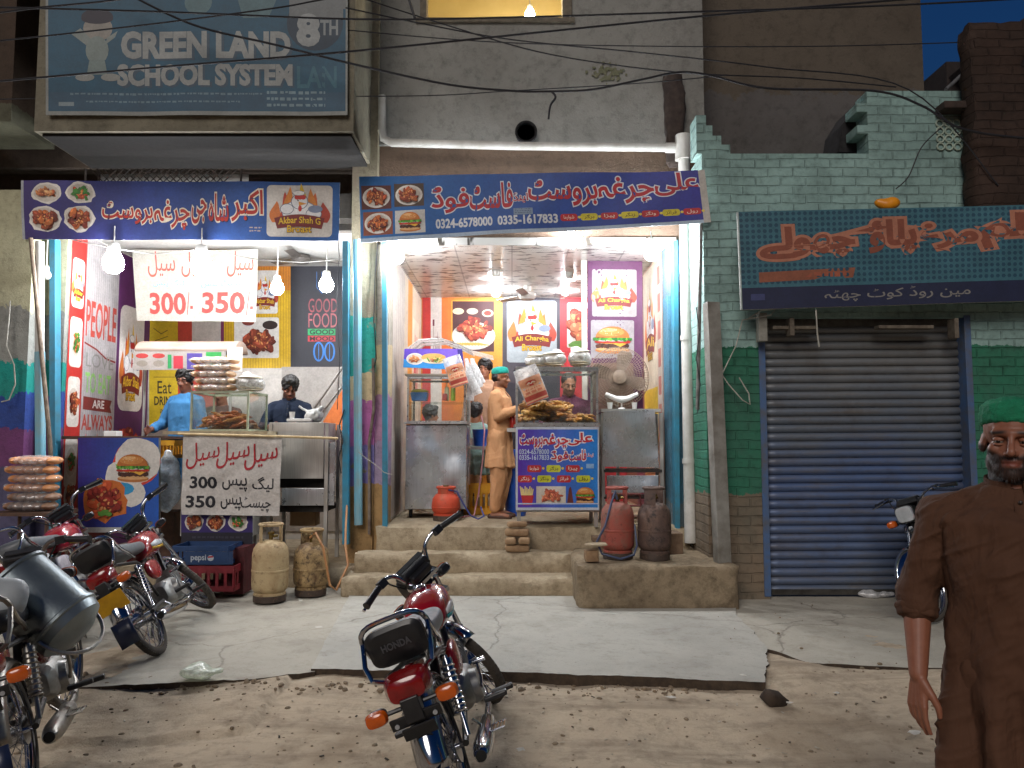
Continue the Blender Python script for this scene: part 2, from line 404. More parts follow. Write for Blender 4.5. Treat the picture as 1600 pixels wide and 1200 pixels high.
class Art:
    """rect=(x0,y0,x1,y1) drawing frame, corners = world points TL,TR,BR,BL it is stretched over. y runs downwards."""
    def __init__(s, rect, corners, gap=0.0003, wave=None, cell=None):
        s.r = rect; s.q = [V(c) for c in corners]; s.v = []; s.f = []; s.c = []; s.L = 0; s.boxes = []; s.gap = gap; s.wave = wave; s.cell = cell
        s.nrm = (s.q[1] - s.q[0]).cross(s.q[3] - s.q[0]).normalized() * -1
    def _add(s, pts, faces, col, grow=1, dz=None):
        # each shape lies one ink layer above whatever it overlaps, so the sheet stays a few mm thick
        o = len(s.v); xs_ = [p[0] for p in pts]; ys_ = [p[1] for p in pts]; e = 1e-4 * abs(s.r[2] - s.r[0])
        bx = (min(xs_) + e, max(xs_) - e, min(ys_) + e, max(ys_) - e); lv = 0
        for b in s.boxes:
            if b[4] > lv and b[0] < bx[1] and b[1] > bx[0] and b[2] < bx[3] and b[3] > bx[2]: lv = b[4]
        s.L = lv + 1; s.boxes.append((*bx, s.L))
        s.v += [(p[0], p[1], s.L + (dz[i] if dz is not None else 0)) for i, p in enumerate(pts)]
        for f in faces: s.f.append([o + i for i in f]); s.c.append(lin(col))
        return s
    def grid(s, x0, y0, x1, y1, col, nx=1, ny=1, jit=0):
        pts = [(x0 + (x1 - x0) * i / nx, y0 + (y1 - y0) * j / ny) for j in range(ny + 1) for i in range(nx + 1)]
        return s._add(pts, [(j * (nx + 1) + i, j * (nx + 1) + i + 1, (j + 1) * (nx + 1) + i + 1, (j + 1) * (nx + 1) + i) for j in range(ny) for i in range(nx)], col)
    def rect(s, x0, y0, x1, y1, col):
        if s.cell: return s.grid(x0, y0, x1, y1, col, max(1, int(abs(x1 - x0) / s.cell)), max(1, int(abs(y1 - y0) / s.cell)))
        return s.grid(x0, y0, x1, y1, col)
    def grad(s, x0, y0, x1, y1, ca, cb, n=24, vert=False):
        a = np.array(lin(ca)); b = np.array(lin(cb)); L = s.L
        for i in range(n):
            c = tuple(a + (b - a) * i / (n - 1)); s.L = L
            if vert: s.rect(x0, y0 + (y1 - y0) * i / n, x1, y0 + (y1 - y0) * (i + 1) / n, c)
            else: s.rect(x0 + (x1 - x0) * i / n, y0, x0 + (x1 - x0) * (i + 1) / n, y1, c)
        return s
    def poly(s, pts, col): return s._add(pts, [tuple(range(len(pts)))], col)
    def ell(s, cx, cy, rx, ry, col, n=18, jag=0.0, rot=0.0):
        pts = []
        for i in range(n):
            t = 2 * math.pi * i / n; k = 1 + random.uniform(-jag, jag); x = rx * math.cos(t) * k; y = ry * math.sin(t) * k
            pts.append((cx + x * math.cos(rot) - y * math.sin(rot), cy + x * math.sin(rot) + y * math.cos(rot)))
        return s._add(pts + [(cx, cy)], [(i, (i + 1) % n, n) for i in range(n)], col)
    def rrect(s, x0, y0, x1, y1, rad, col):
        pts = []
        for cx, cy, a in ((x1 - rad, y0 + rad, -90), (x1 - rad, y1 - rad, 0), (x0 + rad, y1 - rad, 90), (x0 + rad, y0 + rad, 180)):
            for k in range(5): t = R(a + 22.5 * k); pts.append((cx + rad * math.cos(t), cy + rad * math.sin(t)))
        c = ((x0 + x1) / 2, (y0 + y1) / 2); n = len(pts)
        return s._add(pts + [c], [(i, (i + 1) % n, n) for i in range(n)], col)
    def line(s, pts, w, col):
        for a, b in zip(pts[:-1], pts[1:]):
            dx, dy = b[0] - a[0], b[1] - a[1]; L = math.hypot(dx, dy) or 1; nx, ny = -dy / L * w / 2, dx / L * w / 2
            s._add([(a[0] + nx, a[1] + ny), (b[0] + nx, b[1] + ny), (b[0] - nx, b[1] - ny), (a[0] - nx, a[1] - ny)], [(0, 1, 2, 3)], col, 0)
        s.L += 1; return s
    def text(s, body, x0, y0, x1, y1, col, bold=0.0, outline=None, ow=0.03, rtl=False, shear=0.0, rise=0.0, space=1.0, arch=0.0):
        """stretch the word over the box x0..x1, y0..y1"""
        b = urdu(body) if rtl else body
        co, fs = text_mesh(b, bold, space)
        if len(co) == 0: return s
        lo = co.min(0); hi = co.max(0); w = hi - lo; w[w < 1e-6] = 1
        def put(cc, ff, c):
            u = (cc - lo) / w
            X = x0 + u[:, 0] * (x1 - x0); Y = y1 - u[:, 1] * (y1 - y0)
            X = X + shear * (u[:, 1] - 0.5) * (y1 - y0); Y = Y - rise * (u[:, 0] - 0.5) - arch * (1 - (2 * u[:, 0] - 1) ** 2)
            s._add(list(zip(X, Y)), ff, c, dz=islands(body, bold, space, len(cc), ff))
        if outline:
            c2, f2 = text_mesh(b, bold + ow, space); put(c2, f2, outline)
        put(co, fs, col); return s
    def build(s, name, parent=None, mat=None, thick=0.004, maxedge=None):
        x0, y0, x1, y1 = s.r
        bm = bmesh.new(); vs = [bm.verts.new(p) for p in s.v]; cl = bm.loops.layers.float_color.new('Col')
        bm.verts.ensure_lookup_table()
        for f, c in zip(s.f, s.c):
            try: fc = bm.faces.new([vs[i] for i in f])
            except ValueError: continue
            for lp in fc.loops: lp[cl] = (*c, 1)
        if maxedge:
            for _ in range(4):
                es = [e for e in bm.edges if (e.verts[0].co - e.verts[1].co).length > maxedge]
                if not es: break
                bmesh.ops.subdivide_edges(bm, edges=es, cuts=1); bmesh.ops.triangulate(bm, faces=[f for f in bm.faces if len(f.verts) > 4])
        TL, TR, BR, BL = s.q
        for v in bm.verts:
            u = (v.co.x - x0) / (x1 - x0); t = (v.co.y - y0) / (y1 - y0)
            p = (TL * (1 - u) + TR * u) * (1 - t) + (BL * (1 - u) + BR * u) * t
            p = p + s.nrm * (s.gap * v.co.z)
            if s.wave: p = p + s.nrm * s.wave(u, t)
            v.co = p
        for f in bm.faces:
            f.normal_update()
            if f.normal.dot(s.nrm) < 0: f.normal_flip()
        # a backing of real thickness
        n = 24 if s.wave else 1
        g = [[None] * (n + 1) for _ in range(n + 1)]; h = [[None] * (n + 1) for _ in range(n + 1)]
        for j in range(n + 1):
            for i in range(n + 1):
                u, t = i / n, j / n
                p = (TL * (1 - u) + TR * u) * (1 - t) + (BL * (1 - u) + BR * u) * t + s.nrm * (s.wave(u, t) if s.wave else 0)
                g[j][i] = bm.verts.new(p - s.nrm * 0.0008); h[j][i] = bm.verts.new(p - s.nrm * (0.0008 + thick))
        back = (0.55, 0.55, 0.52, 1)
        def fc(q):
            f = bm.faces.new(q)
            for lp in f.loops: lp[cl] = back
        for j in range(n):
            for i in range(n):
                fc((h[j][i], h[j][i + 1], h[j + 1][i + 1], h[j + 1][i]))
        for i in range(n):
            fc((g[0][i], g[0][i + 1], h[0][i + 1], h[0][i])); fc((g[n][i], h[n][i], h[n][i + 1], g[n][i + 1]))
            fc((g[i][0], h[i][0], h[i + 1][0], g[i + 1][0])); fc((g[i][n], g[i + 1][n], h[i + 1][n], h[i][n]))
        me = bpy.data.meshes.new(name); bm.to_mesh(me); bm.free()
        me.materials.append(mat or printed())
        return link(me, name, parent, smooth=False)
def pxart(x0, y0, x1, y1, Y, corners=None, **k):
    c = corners or [(x0, y0), (x1, y0), (x1, y1), (x0, y1)]
    Ys = Y if hasattr(Y, '__len__') else [Y] * 4
    return Art((x0, y0, x1, y1), [P(a, b, d) for (a, b), d in zip(c, Ys)], **k)
# printed pictures
def rc(base, var=0.08):
    b = lin(base); k = 1 + random.uniform(-var, var) * 3; return tuple(min(1, max(0, x * k)) for x in b)
def meat(a, cx, cy, w, h, cols=('#8a3a1e', '#a94a22', '#6e2413', '#c4682e'), n=26):
    for i in range(int(n * 1.7)):
        t = random.uniform(0, 2 * math.pi); q = math.sqrt(random.random()) * 0.8
        x = cx + math.cos(t) * q * w / 2; y = cy + math.sin(t) * q * h / 2
        k_ = random.uniform(0.08, 0.19); c_ = rc(random.choice(cols), 0.1); ro_ = random.uniform(0, 3); a.ell(x, y + k_ * h * .25, w * k_, h * k_ * .8, tuple(q_ * .45 for q_ in c_), 9, 0.2, ro_); a.ell(x, y, w * k_, h * k_ * .8, c_, 10, 0.18, ro_); a.ell(x - k_ * w * .25, y - k_ * h * .3, w * k_ * .45, h * k_ * .3, tuple(min(1, q_ * 1.7 + .02) for q_ in c_), 7, .25, ro_)
    for i in range(n // 2):
        t = random.uniform(0, 2 * math.pi); q = math.sqrt(random.random()) * 0.7
        a.ell(cx + math.cos(t) * q * w / 2, cy + math.sin(t) * q * h / 2, w * 0.045, h * 0.03, rc('#dd9a5e', 0.12), 8, 0.3, random.uniform(0, 3))
def plate(a, cx, cy, w, h, kind=0, blob=False):
    a.ell(cx, cy, w / 2, h / 2, '#e6dfd6', 22, 0.09 if blob else 0.0)
    a.ell(cx, cy, w * 0.43, h * 0.41, '#cfc5b8', 20, 0.03)
    if kind == 0: meat(a, cx, cy, w * 0.8, h * 0.76)
    elif kind == 1:
        meat(a, cx, cy, w * 0.6, h * 0.6, ('#b9502a', '#d98544', '#c23a22'), 12)
        for i in range(14): a.ell(cx + random.uniform(-.25, .25) * w, cy + random.uniform(-.25, .25) * h, w * 0.09, h * 0.07, rc('#3f7d2c', 0.12), 8, 0.35, random.uniform(0, 3))
    elif kind == 2: meat(a, cx, cy, w * 0.7, h * 0.55, ('#c77a45', '#a8552e', '#d99a66'), 16)
def burger(a, cx, cy, w, h):
    y = cy + h * 0.5
    a.ell(cx, y - h * 0.12, w * 0.44, h * 0.12, '#c17a3d', 20)
    a.ell(cx, y - h * 0.16, w * 0.42, h * 0.07, '#e3b078', 20)
    for i in range(16): a.ell(cx + (i - 7.5) / 8 * w * 0.40, y - h * (0.27 + random.uniform(-.02, .02)), w * 0.06, h * 0.075, rc('#4e2413', 0.15), 9, 0.2)
    a.poly([(cx - w * .36, y - h * .36), (cx + w * .38, y - h * .37), (cx + w * .2, y - h * .24), (cx + w * .02, y - h * .34)], '#e9b13c')
    for i in range(5): a.ell(cx + (i - 2) * w * 0.17, y - h * 0.41, w * 0.12, h * 0.05, rc('#c32b1c', 0.08), 12, 0.04)
    for i in range(3): a.ell(cx + (i - 1) * w * 0.24, y - h * 0.455, w * 0.13, h * 0.025, rc('#e8d6dd', 0.03), 12, 0.04)
    for i in range(20): a.ell(cx + (i - 9.5) / 10 * w * 0.45, y - h * (0.52 + random.uniform(-.025, .03)), w * 0.06, h * 0.065, rc(random.choice(('#4f9a2a', '#79b83c', '#2f7420')), 0.1), 9, 0.35, random.uniform(-.5, .5))
    pts = [(cx + math.cos(t) * w * 0.43, y - h * 0.56 - math.sin(t) * h * 0.40) for t in np.linspace(0, math.pi, 16)]
    a.poly(pts, '#c0702c'); a.ell(cx - w * .03, y - h * 0.75, w * 0.33, h * 0.14, '#d78d43', 16); a.ell(cx - w * .08, y - h * 0.83, w * 0.18, h * 0.06, '#ebb474', 14)
    for i in range(14): a.ell(cx + random.uniform(-.3, .3) * w, y - h * random.uniform(.68, .88), w * .013, h * .011, '#f2e0b0', 6)
def flame(a, x, y, w, h, col, lean=0.0):
    """one curling tongue of fire"""
    n = 11; L_, R_ = [], []; sg = 1 if lean >= 0 else -1
    for i in range(n + 1):
        t = i / n; cx = x + sg * w * .22 * math.sin(t * 4.2) + lean * 1.6 * t * t; hw = w * .5 * (1 - t) ** .75 * (1 + .35 * math.sin(t * 3.0))
        L_.append((cx - hw, y - h * t)); R_.append((cx + hw, y - h * t))
    pts = L_ + R_[::-1][1:]; m = len(pts); fs = []
    for i in range(n - 1): fs.append((i, i + 1, m - 1 - (i + 1), m - 1 - i))
    fs.append((n - 1, n, m - n)); a._add(pts, fs, col)
def emblem(a, cx, cy, w, h, top, bottom):
    """rooster cook over a ribbon in a ring of flames"""
    f = lambda x, y: (cx + x * w, cy + y * h)
    for x, hh, c, ln in ((-.40, .50, '#d97a3a', -.05), (.41, .48, '#b4402c', .05), (-.30, .72, '#c8452a', .04), (.31, .70, '#d86a2c', -.04), (-.15, .84, '#e08a34', -.05), (.17, .80, '#e08a34', .05), (.02, .92, '#e9c22e', .03), (-.08, .66, '#f0d24a', -.02), (.10, .62, '#f0d24a', .03)):
        flame(a, cx + x * w, cy + .28 * h, w * .24, hh * h * 0.8, c, ln * w)
    W = '#e9e9ea'; K = '#6d7688'
    for dx, dy, rx, ry in ((0, .08, .33, .20), (-.24, .03, .12, .09), (.27, .12, .14, .10)):
        a.ell(cx + dx * w, cy + dy * h, rx * w + w * .012, ry * h + w * .012, K, 18); a.ell(cx + dx * w, cy + dy * h, rx * w, ry * h, W, 18)
    a.ell(cx, cy - .11 * h, .165 * w, .15 * h, K, 18); a.ell(cx, cy - .11 * h, .15 * w, .138 * h, W, 18)
    for dx in (-.05, .01, .07): a.ell(cx + dx * w, cy - .19 * h, .05 * w, .045 * h, '#c22a20', 12)
    a.ell(cx - .02 * w, cy - .27 * h, .12 * w, .05 * h, K, 14, .08); a.ell(cx - .02 * w, cy - .27 * h, .11 * w, .043 * h, '#f4f2ee', 14, .08)
    a.poly([f(-.02, -.11), f(.14, -.07), f(-.01, -.03)], '#e0962a'); a.ell(cx + .01 * w, cy + .02 * h, .035 * w, .06 * h, '#c22a20', 10)
    a.ell(cx - .03 * w, cy - .13 * h, .014 * w, .018 * h, '#222222', 8)
    a.ell(cx + .30 * w, cy + .03 * h, .14 * w, .07 * h, '#7f8ca6', 16)
    n = 14
    rib = [(cx + (-.48 + .96 * i / n) * w, cy + (.20 - .07 * math.sin(math.pi * i / n)) * h) for i in range(n + 1)] + [(cx + (.42 - .84 * i / n) * w, cy + (.40 - .04 * math.sin(math.pi * i / n)) * h) for i in range(n + 1)]
    a.poly(rib, '#7a2220')
    a.text(top, cx - .40 * w, cy + .20 * h, cx + .40 * w, cy + .325 * h, '#e8b92c', 0.02, '#4a1a16', 0.03, arch=.03 * h)
    a.text(bottom, cx - .23 * w, cy + .335 * h, cx + .23 * w, cy + .47 * h, '#e8b92c', 0.02, '#4a1a16', 0.04)
def scribble(a, x0, y0, x1, y1, col, rows=3, h=0.5):
    """small print too fine to read"""
    dy = (y1 - y0) / rows
    for r in range(rows):
        x = x0; L = a.L
        while x < x1:
            w = random.uniform(0.4, 1.6) * dy
            a.L = L; a.rect(x, y0 + r * dy, min(x1, x + w * .7), y0 + r * dy + dy * h * random.uniform(.6, 1), col); x += w
# ------------------------------------------------------------------ setting: ground, pavement
def gz(x, y):
    b = (0.046 + .022 * noise.noise(V((x * 1.7, 8, 0)))) * min(1, max(0, (y - 4.0 + .25 * noise.noise(V((x * 1.1, 3, 0)))) / 0.65))
    if y < 5: b += -.012 * math.exp(-((y - 3.55 - .06 * x + .05 * math.sin(x * 1.7)) / .07) ** 2) - .010 * math.exp(-((y - 3.05 - .08 * x) / .06) ** 2)
    if x > 1.6: b += .028 * min(1, (x - 1.6) / .3) * min(1, max(0, (y - 4.4) / .6))
    b += 0.035 * math.exp(-((x - 1.75) ** 2) / 0.1 - ((y - 5.0) ** 2) / 0.05)
    ln = 3.95 + (x + 2.2) * 0.10 + 0.05 * noise.noise(V((x * 4, 0, 3)))
    if -2.9 < x < -1.35 and y > ln: b += 0.028 * min(1, (y - ln) / 0.02)
    q = 0.020 * noise.noise(V((x * 1.3, y * 1.3, 0))) + 0.010 * noise.noise(V((x * 4, y * 4, 5))) + 0.005 * noise.noise(V((x * 13, y * 13, 9))) + 0.003 * noise.noise(V((x * 34, y * 34, 2)))
    return b + (q if y < 9 else 0) - 0.012
def ground_mat():
    m, n, l, b = nm('dirt'); v = posn(n)
    c = ramp(n, l, nse(n, l, v, 1.1, 9, 0.68, 0.4), [(0.3, '#b3a28c'), (0.52, '#c4b39b'), (0.72, '#9c8c77')])
    c = mix(n, l, ramp(n, l, nse(n, l, v, 7, 8, 0.75), [(0.48, 0.0), (0.7, 0.6)]), c, '#6b5d4d')
    c = mix(n, l, ramp(n, l, nse(n, l, v, 55, 4, 0.8), [(0.55, 0.0), (0.75, 0.6)]), c, '#b7a58d')
    mp = n.new('ShaderNodeMapping'); mp.inputs['Scale'].default_value = (.35, 2.6, 1); mp.inputs['Rotation'].default_value = (0, 0, .06); l.new(v, mp.inputs[0])
    c = mix(n, l, ramp(n, l, nse(n, l, mp.outputs[0], 1.6, 7, .7, .5), [(.5, 0.0), (.68, .55)]), c, '#6e6152')
    c = mix(n, l, ramp(n, l, nse(n, l, v, .8, 3, .6, .8), [(.56, 0.0), (.68, .5)]), c, '#8f7d66')
    l.new(c, b.inputs['Base Color']); b.inputs['Roughness'].default_value = 0.95; b.inputs['Specular IOR Level'].default_value = 0.2
    h = math_(n, l, 'ADD', nse(n, l, v, 18, 9, 0.75), math_(n, l, 'MULTIPLY', nse(n, l, v, 90, 4, 0.8), 0.35))
    bump(n, l, b, h, 0.7, 0.02); return m
def slab_mat(name, a, b_, c_):
    m, n, l, b = nm(name); v = posn(n)
    c = ramp(n, l, nse(n, l, v, 1.3, 9, 0.66, 0.3), [(0.32, a), (0.55, b_), (0.78, c_)])
    c = mix(n, l, ramp(n, l, nse(n, l, v, 5, 8, 0.75), [(0.5, 0.0), (0.78, 0.5)]), c, '#6f665a')
    c = mix(n, l, ramp(n, l, nse(n, l, v, 40, 5, 0.8), [(0.58, 0.0), (0.7, 0.4)]), c, '#5d564c')
    vc = n.new('ShaderNodeTexVoronoi'); vc.feature = 'DISTANCE_TO_EDGE'; vc.inputs['Scale'].default_value = 0.55
    wv = n.new('ShaderNodeMix'); wv.data_type = 'VECTOR'; wv.inputs[0].default_value = 0.22; l.new(v, wv.inputs[4])
    nn = n.new('ShaderNodeTexNoise'); nn.inputs['Scale'].default_value = 3; nn.inputs['Detail'].default_value = 6; l.new(v, nn.inputs['Vector']); l.new(nn.outputs['Color'], wv.inputs[5]); l.new(wv.outputs[1], vc.inputs['Vector'])
    cr = ramp(n, l, vc.outputs['Distance'], [(0.0, 1.0), (0.004, 0.0)])
    c = mix(n, l, math_(n, l, 'MULTIPLY', cr, 0.4), c, '#4e473e')
    l.new(c, b.inputs['Base Color']); b.inputs['Roughness'].default_value = 0.85; b.inputs['Specular IOR Level'].default_value = 0.3
    bump(n, l, b, math_(n, l, 'SUBTRACT', nse(n, l, v, 30, 8, 0.75), cr), 0.45, 0.012); return m
DIRT = ground_mat()
CONC = slab_mat('concrete_pavement', '#a4a198', '#b4b1a7', '#8f8a7f')
CONC2 = slab_mat('worn_concrete', '#a09a8d', '#b1ab9d', '#888073')
SLAB_SIDE = M('slab_side_dark', '#4a3d30', '#2f261e', rough=.95, scale=20, bmp=.6)  # slab sides, coloured darker than the tops
xs = np.concatenate([[-60, -30, -15, -9], np.arange(-6, 5.2, 0.03), [8, 14, 30, 60]])
ys = np.concatenate([[-20, -8, -3, 0, 1.2, 1.8, 2.3], np.arange(2.6, 7.2, 0.03), np.arange(7.3, 9, 0.3), [14, 30, 80]])
mb = MB(); nx = len(xs)
for y in ys:
    for x in xs: mb.v.append(V((x, y, gz(x, y))))
for j in range(len(ys) - 1):
    for i in range(nx - 1): mb.f.append([j * nx + i, j * nx + i + 1, (j + 1) * nx + i + 1, (j + 1) * nx + i]); mb.c.append(None); mb.m.append(0)
structure(mb.build('ground', DIRT, ang=180))

def slab(name, pts, th, mat, ragged, seed, slope=0.008):
    """cast slab with a broken edge; pts = ground outline with heights"""
    rnd = random.Random(seed); out = []
    for k, (a, rg) in enumerate(zip(pts, ragged)):
        b_ = pts[(k + 1) % len(pts)]; L = (b_ - a).length; n = max(2, int(L / 0.03)) if rg else 2
        d = (b_ - a).normalized(); pn = V((-d.y, d.x, 0))
        for i in range(n):
            w = (noise.noise(V((i * 0.11, seed, 0))) * 0.035 + noise.noise(V((i * 0.5, seed, 4))) * 0.014) * rg
            out.append(a + (b_ - a) * (i / n) + pn * w * min(1, i / 3, (n - i) / 3))
    mb = MB(); o = len(out)
    mb.add(out, [list(range(o))]); 
    low = [p + V((noise.noise(p * 7) * .012, noise.noise(p * 9) * .012, -th)) for p in out]
    mb.add(low, []);
    for i in range(o): mb.f.append([i, (i + 1) % o, o + (i + 1) % o, o + i]); mb.c.append(None); mb.m.append(1)
    ob = mb.build(name, [mat, SLAB_SIDE], smooth=False); bm = bmesh.new(); bm.from_mesh(ob.data); bmesh.ops.triangulate(bm, faces=[f for f in bm.faces if len(f.verts) > 4]); bm.to_mesh(ob.data); bm.free()
    return structure(ob)
def sp(px, py): 
    z = 0.085 if py > 1000 else 0.098
    return PG(px, py, z)
slab('pavement', [sp(486, 1045), sp(620, 1047), sp(800, 1050), sp(1000, 1057), sp(1112, 1063), sp(1196, 1066), sp(1198, 1010), sp(1150, 960), sp(1150, 915), sp(546, 915), sp(545, 932)], 0.10, CONC, [1, 1, 1, 1, 1, 1, 1, 0, 0, 0, .3], 3)
lo = V((0, 0, -.013))
slab('pavement', [p + lo for p in (sp(-700, 1085), sp(130, 1070), sp(290, 1062), sp(390, 1058), sp(492, 1046), sp(560, 934), sp(572, 890), sp(-100, 885))], 0.085, CONC2, [0, 1, 1, 1, .4, .3, 0, 0], 11)
slab('pavement', [p + lo for p in (sp(1188, 1006), sp(1262, 1032), sp(1420, 1040), sp(1900, 1046), sp(1700, 925), sp(1120, 925), sp(1130, 955))], 0.07, CONC2, [1, 1, 1, 0, 0, 0, .5], 23)
# soil and rubble strip by the wall foot
for k in range(520):
    pass
mb = MB(); rg = random.Random(5)
for k in range(900):
    x = rg.uniform(-3.3, 2.6); y = rg.uniform(2.7, 4.9) if k < 760 else rg.uniform(4.9, 6.9)
    if y > 4.75 and x < 1.4: continue
    r = 0.004 + 0.012 * rg.random() ** 4
    z = gz(x, y) if y < 4.75 or (1.4 < x < 1.95 and y < 5.4) else 0.095
    mb.ell((x, y, z), (r * rg.uniform(.8, 1.5), r * rg.uniform(.8, 1.4), r * 0.7), 6, 4, rot=(0, 0, rg.uniform(0, 3)))
for k in range(170):
    x = rg.uniform(-3.3, 2.6); y = rg.uniform(2.8, 4.6); r = rg.uniform(.004, .011); mb.box((x, y, gz(x, y) + .004), (r * rg.uniform(1, 3), r, .003), rot=(rg.uniform(-.3, .3), rg.uniform(-.3, .3), rg.uniform(0, 3)), mi=1 if k % 3 else 2)
for k in range(260):
    ex = rg.uniform(-2.9, 1.2); ey = 4.72 + rg.gauss(0, .05) - .05; r = .005 + .016 * rg.random() ** 3; mb.ell((ex, ey, gz(ex, ey) + r * .2), (r * rg.uniform(.8, 1.6), r, r * .6), 6, 4, rot=(rg.random(), 0, rg.uniform(0, 3)))
g = mb.build('gravel', [M('pebble', '#8f7d66', '#5c5042', rough=0.95, scale=30), M('pale_crumb', '#b5ab9a', '#8f8676', rough=.9), M('dark_crumb', '#3f372d', '#2b251f', rough=.9)], smooth=False); g['kind'] = 'stuff'; tag(g, 'scattered pebbles and crumbs of brick lying on the dirt road', 'gravel')

# ------------------------------------------------------------------ rough masonry blocks
def rough_box(mb, x0, x1, y0, y1, z0, z1, cell=0.06, amp=0.012, seed=0, chip=0.02):
    def gr(a, b): return max(1, int(round((b - a) / cell)))
    nx_, ny_, nz_ = gr(x0, x1), gr(y0, y1), gr(z0, z1); idx = {}
    c = V(((x0 + x1) / 2, (y0 + y1) / 2, (z0 + z1) / 2))
    def vid(i, j, k):
        if (i, j, k) in idx: return idx[(i, j, k)]
        p = V((x0 + (x1 - x0) * i / nx_, y0 + (y1 - y0) * j / ny_, z0 + (z1 - z0) * k / nz_))
        e = (i in (0, nx_)) + (j in (0, ny_)) + (k in (0, nz_))
        q = p * 6 + V((seed, seed, seed)); d = V((noise.noise(q), noise.noise(q + V((31, 0, 0))), noise.noise(q + V((0, 57, 0))))) * amp
        if e >= 2:
            s = max(0, noise.noise(p * 5 + V((seed, 9, 0))) + 0.25) * chip + 0.004
            s += max(0, noise.noise(p * 19 + V((seed, 2, 5)))) * chip * 0.6
            d += V((((i == 0) - (i == nx_)), ((j == 0) - (j == ny_)), ((k == 0) - (k == nz_)))) * s
        idx[(i, j, k)] = len(mb.v); mb.v.append(p + d); return idx[(i, j, k)]
    def q(*ids): mb.f.append(list(ids)); mb.c.append(None); mb.m.append(0)
    for i in range(nx_):
        for j in range(ny_):
            for k in (0, nz_): q(vid(i, j, k), vid(i + 1, j, k), vid(i + 1, j + 1, k), vid(i, j + 1, k))
        for k in range(nz_):
            for j in (0, ny_): q(vid(i, j, k), vid(i + 1, j, k), vid(i + 1, j, k + 1), vid(i, j, k + 1))
    for j in range(ny_):
        for k in range(nz_):
            for i in (0, nx_): q(vid(i, j, k), vid(i, j + 1, k), vid(i, j + 1, k + 1), vid(i, j, k + 1))
    return mb
def cement(name, a, b_, dark, zlo, zhi):
    """old cement, soiled towards its foot where water and mud splash"""
    m, n, l, b = nm(name); v = posn(n)
    c = ramp(n, l, nse(n, l, v, 2.2, 9, 0.7, 0.3), [(0.3, a), (0.7, b_)])
    c = mix(n, l, ramp(n, l, nse(n, l, v, 9, 9, 0.8), [(0.45, 0.0), (0.68, 0.75)]), c, dark)
    l.new(c, b.inputs['Base Color']); b.inputs['Roughness'].default_value = 0.92; b.inputs['Specular IOR Level'].default_value = 0.25
    bump(n, l, b, nse(n, l, v, 26, 10, 0.78), 0.8, 0.02); return m
STEP = cement('step_cement', '#b8a98f', '#9a8a72', '#6c5c46', 0, 1)
PLAT = cement('stained_cement', '#9c8c73', '#7f6f5a', '#4a3e30', 0, 1)
BRK = cement('old_brick', '#7d5f45', '#8f7353', '#54402f', 0, 1)
st = thing('front_steps', 'two broken cement steps leading up to the centre shop', 'steps')
mb = MB(); rough_box(mb, P(546, 0, 7.1).x, P(899, 0, 7.1).x, 7.1, 7.5, 0.05, 0.262, seed=1, chip=.03); mb.build('step', STEP, st, ang=55)
mb = MB(); rough_box(mb, P(566, 0, 7.35).x, P(893, 0, 7.35).x, 7.35, 7.62, 0.20, 0.442, seed=2, chip=.03); mb.build('step', STEP, st, ang=55)
mb = MB(); rough_box(mb, P(897, 0, 6.56).x, P(1137, 0, 6.56).x, 6.57, 7.78, 0.06, 0.455, seed=4, amp=.014, chip=.03)
tag(mb.build('cement_platform', PLAT, ang=55), 'stained cement block platform carrying two tall gas cylinders', 'platform')

# ------------------------------------------------------------------ centre building
FY = 7.75
def PX(px, Y=FY): return (px - 800) / F * Y
def PZ(py, Y=FY): return P(800, py, Y).z
cb = thing('shop_building', 'pale plastered building over the centre shop with one lit upstairs window', 'building')
PAINT = bands('painted_pillar', [(0, '#ab8a5e'), (1.06, '#857ab4'), (1.46, '#b0669c'), (1.88, '#cbb791'), (2.18, '#2f9d8f'), (2.78, '#9c947e')], amt=0.6, peel='#8e8372')
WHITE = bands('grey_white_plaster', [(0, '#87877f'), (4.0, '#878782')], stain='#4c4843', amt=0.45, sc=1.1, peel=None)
BEIGE = bands('bare_plaster', [(0, '#6a594c')], stain='#3a3029', amt=0.6, sc=1.5)
INN = M('inner_plaster', '#c9bfae', '#b5a890', rough=0.8, scale=3, bscale=25)
def cut_wall(name, x0, x1, z0, z1, y0, y1, mat, parent, hole=None, mats=None):
    mb = MB()
    if hole:
        a, b_, c, d = hole
        for q in ((x0, a, z0, z1), (b_, x1, z0, z1), (a, b_, z0, c), (a, b_, d, z1)):
            if q[1] - q[0] > 1e-4 and q[3] - q[2] > 1e-4: mb.box(((q[0] + q[1]) / 2, (y0 + y1) / 2, (q[2] + q[3]) / 2), (q[1] - q[0], y1 - y0, q[3] - q[2]))
    else: mb.box(((x0 + x1) / 2, (y0 + y1) / 2, (z0 + z1) / 2), (x1 - x0, y1 - y0, z1 - z0))
    return mb.build(name, mat, parent, smooth=False)
LX, RX, ZF, ZC = PX(605), PX(1047), 0.672, 3.53
UW = (PX(660, 7.85), PX(886, 7.85), PZ(34, 7.85), 7.3)
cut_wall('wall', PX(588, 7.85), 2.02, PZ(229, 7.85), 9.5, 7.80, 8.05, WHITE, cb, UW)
cut_wall('wall', PX(588, 7.85), 2.02, ZC, PZ(229, 7.85) - .003, 7.84, 8.05, BEIGE, cb)
cut_wall('pillar', PX(545), PX(588, 7.85) - .003, 0.0, 9.5, 7.74, 8.05, PAINT, cb)
cut_wall('pillar', PX(588, 7.85), LX - 0.0, 0.0, ZC - .003, 7.77, 8.05, bands('jamb_plaster', [(0, '#ab8a5e'), (1.06, '#a795b0'), (1.5, '#b48aa6'), (1.95, '#cbb791'), (2.5, '#a9a497')], amt=.5), cb)
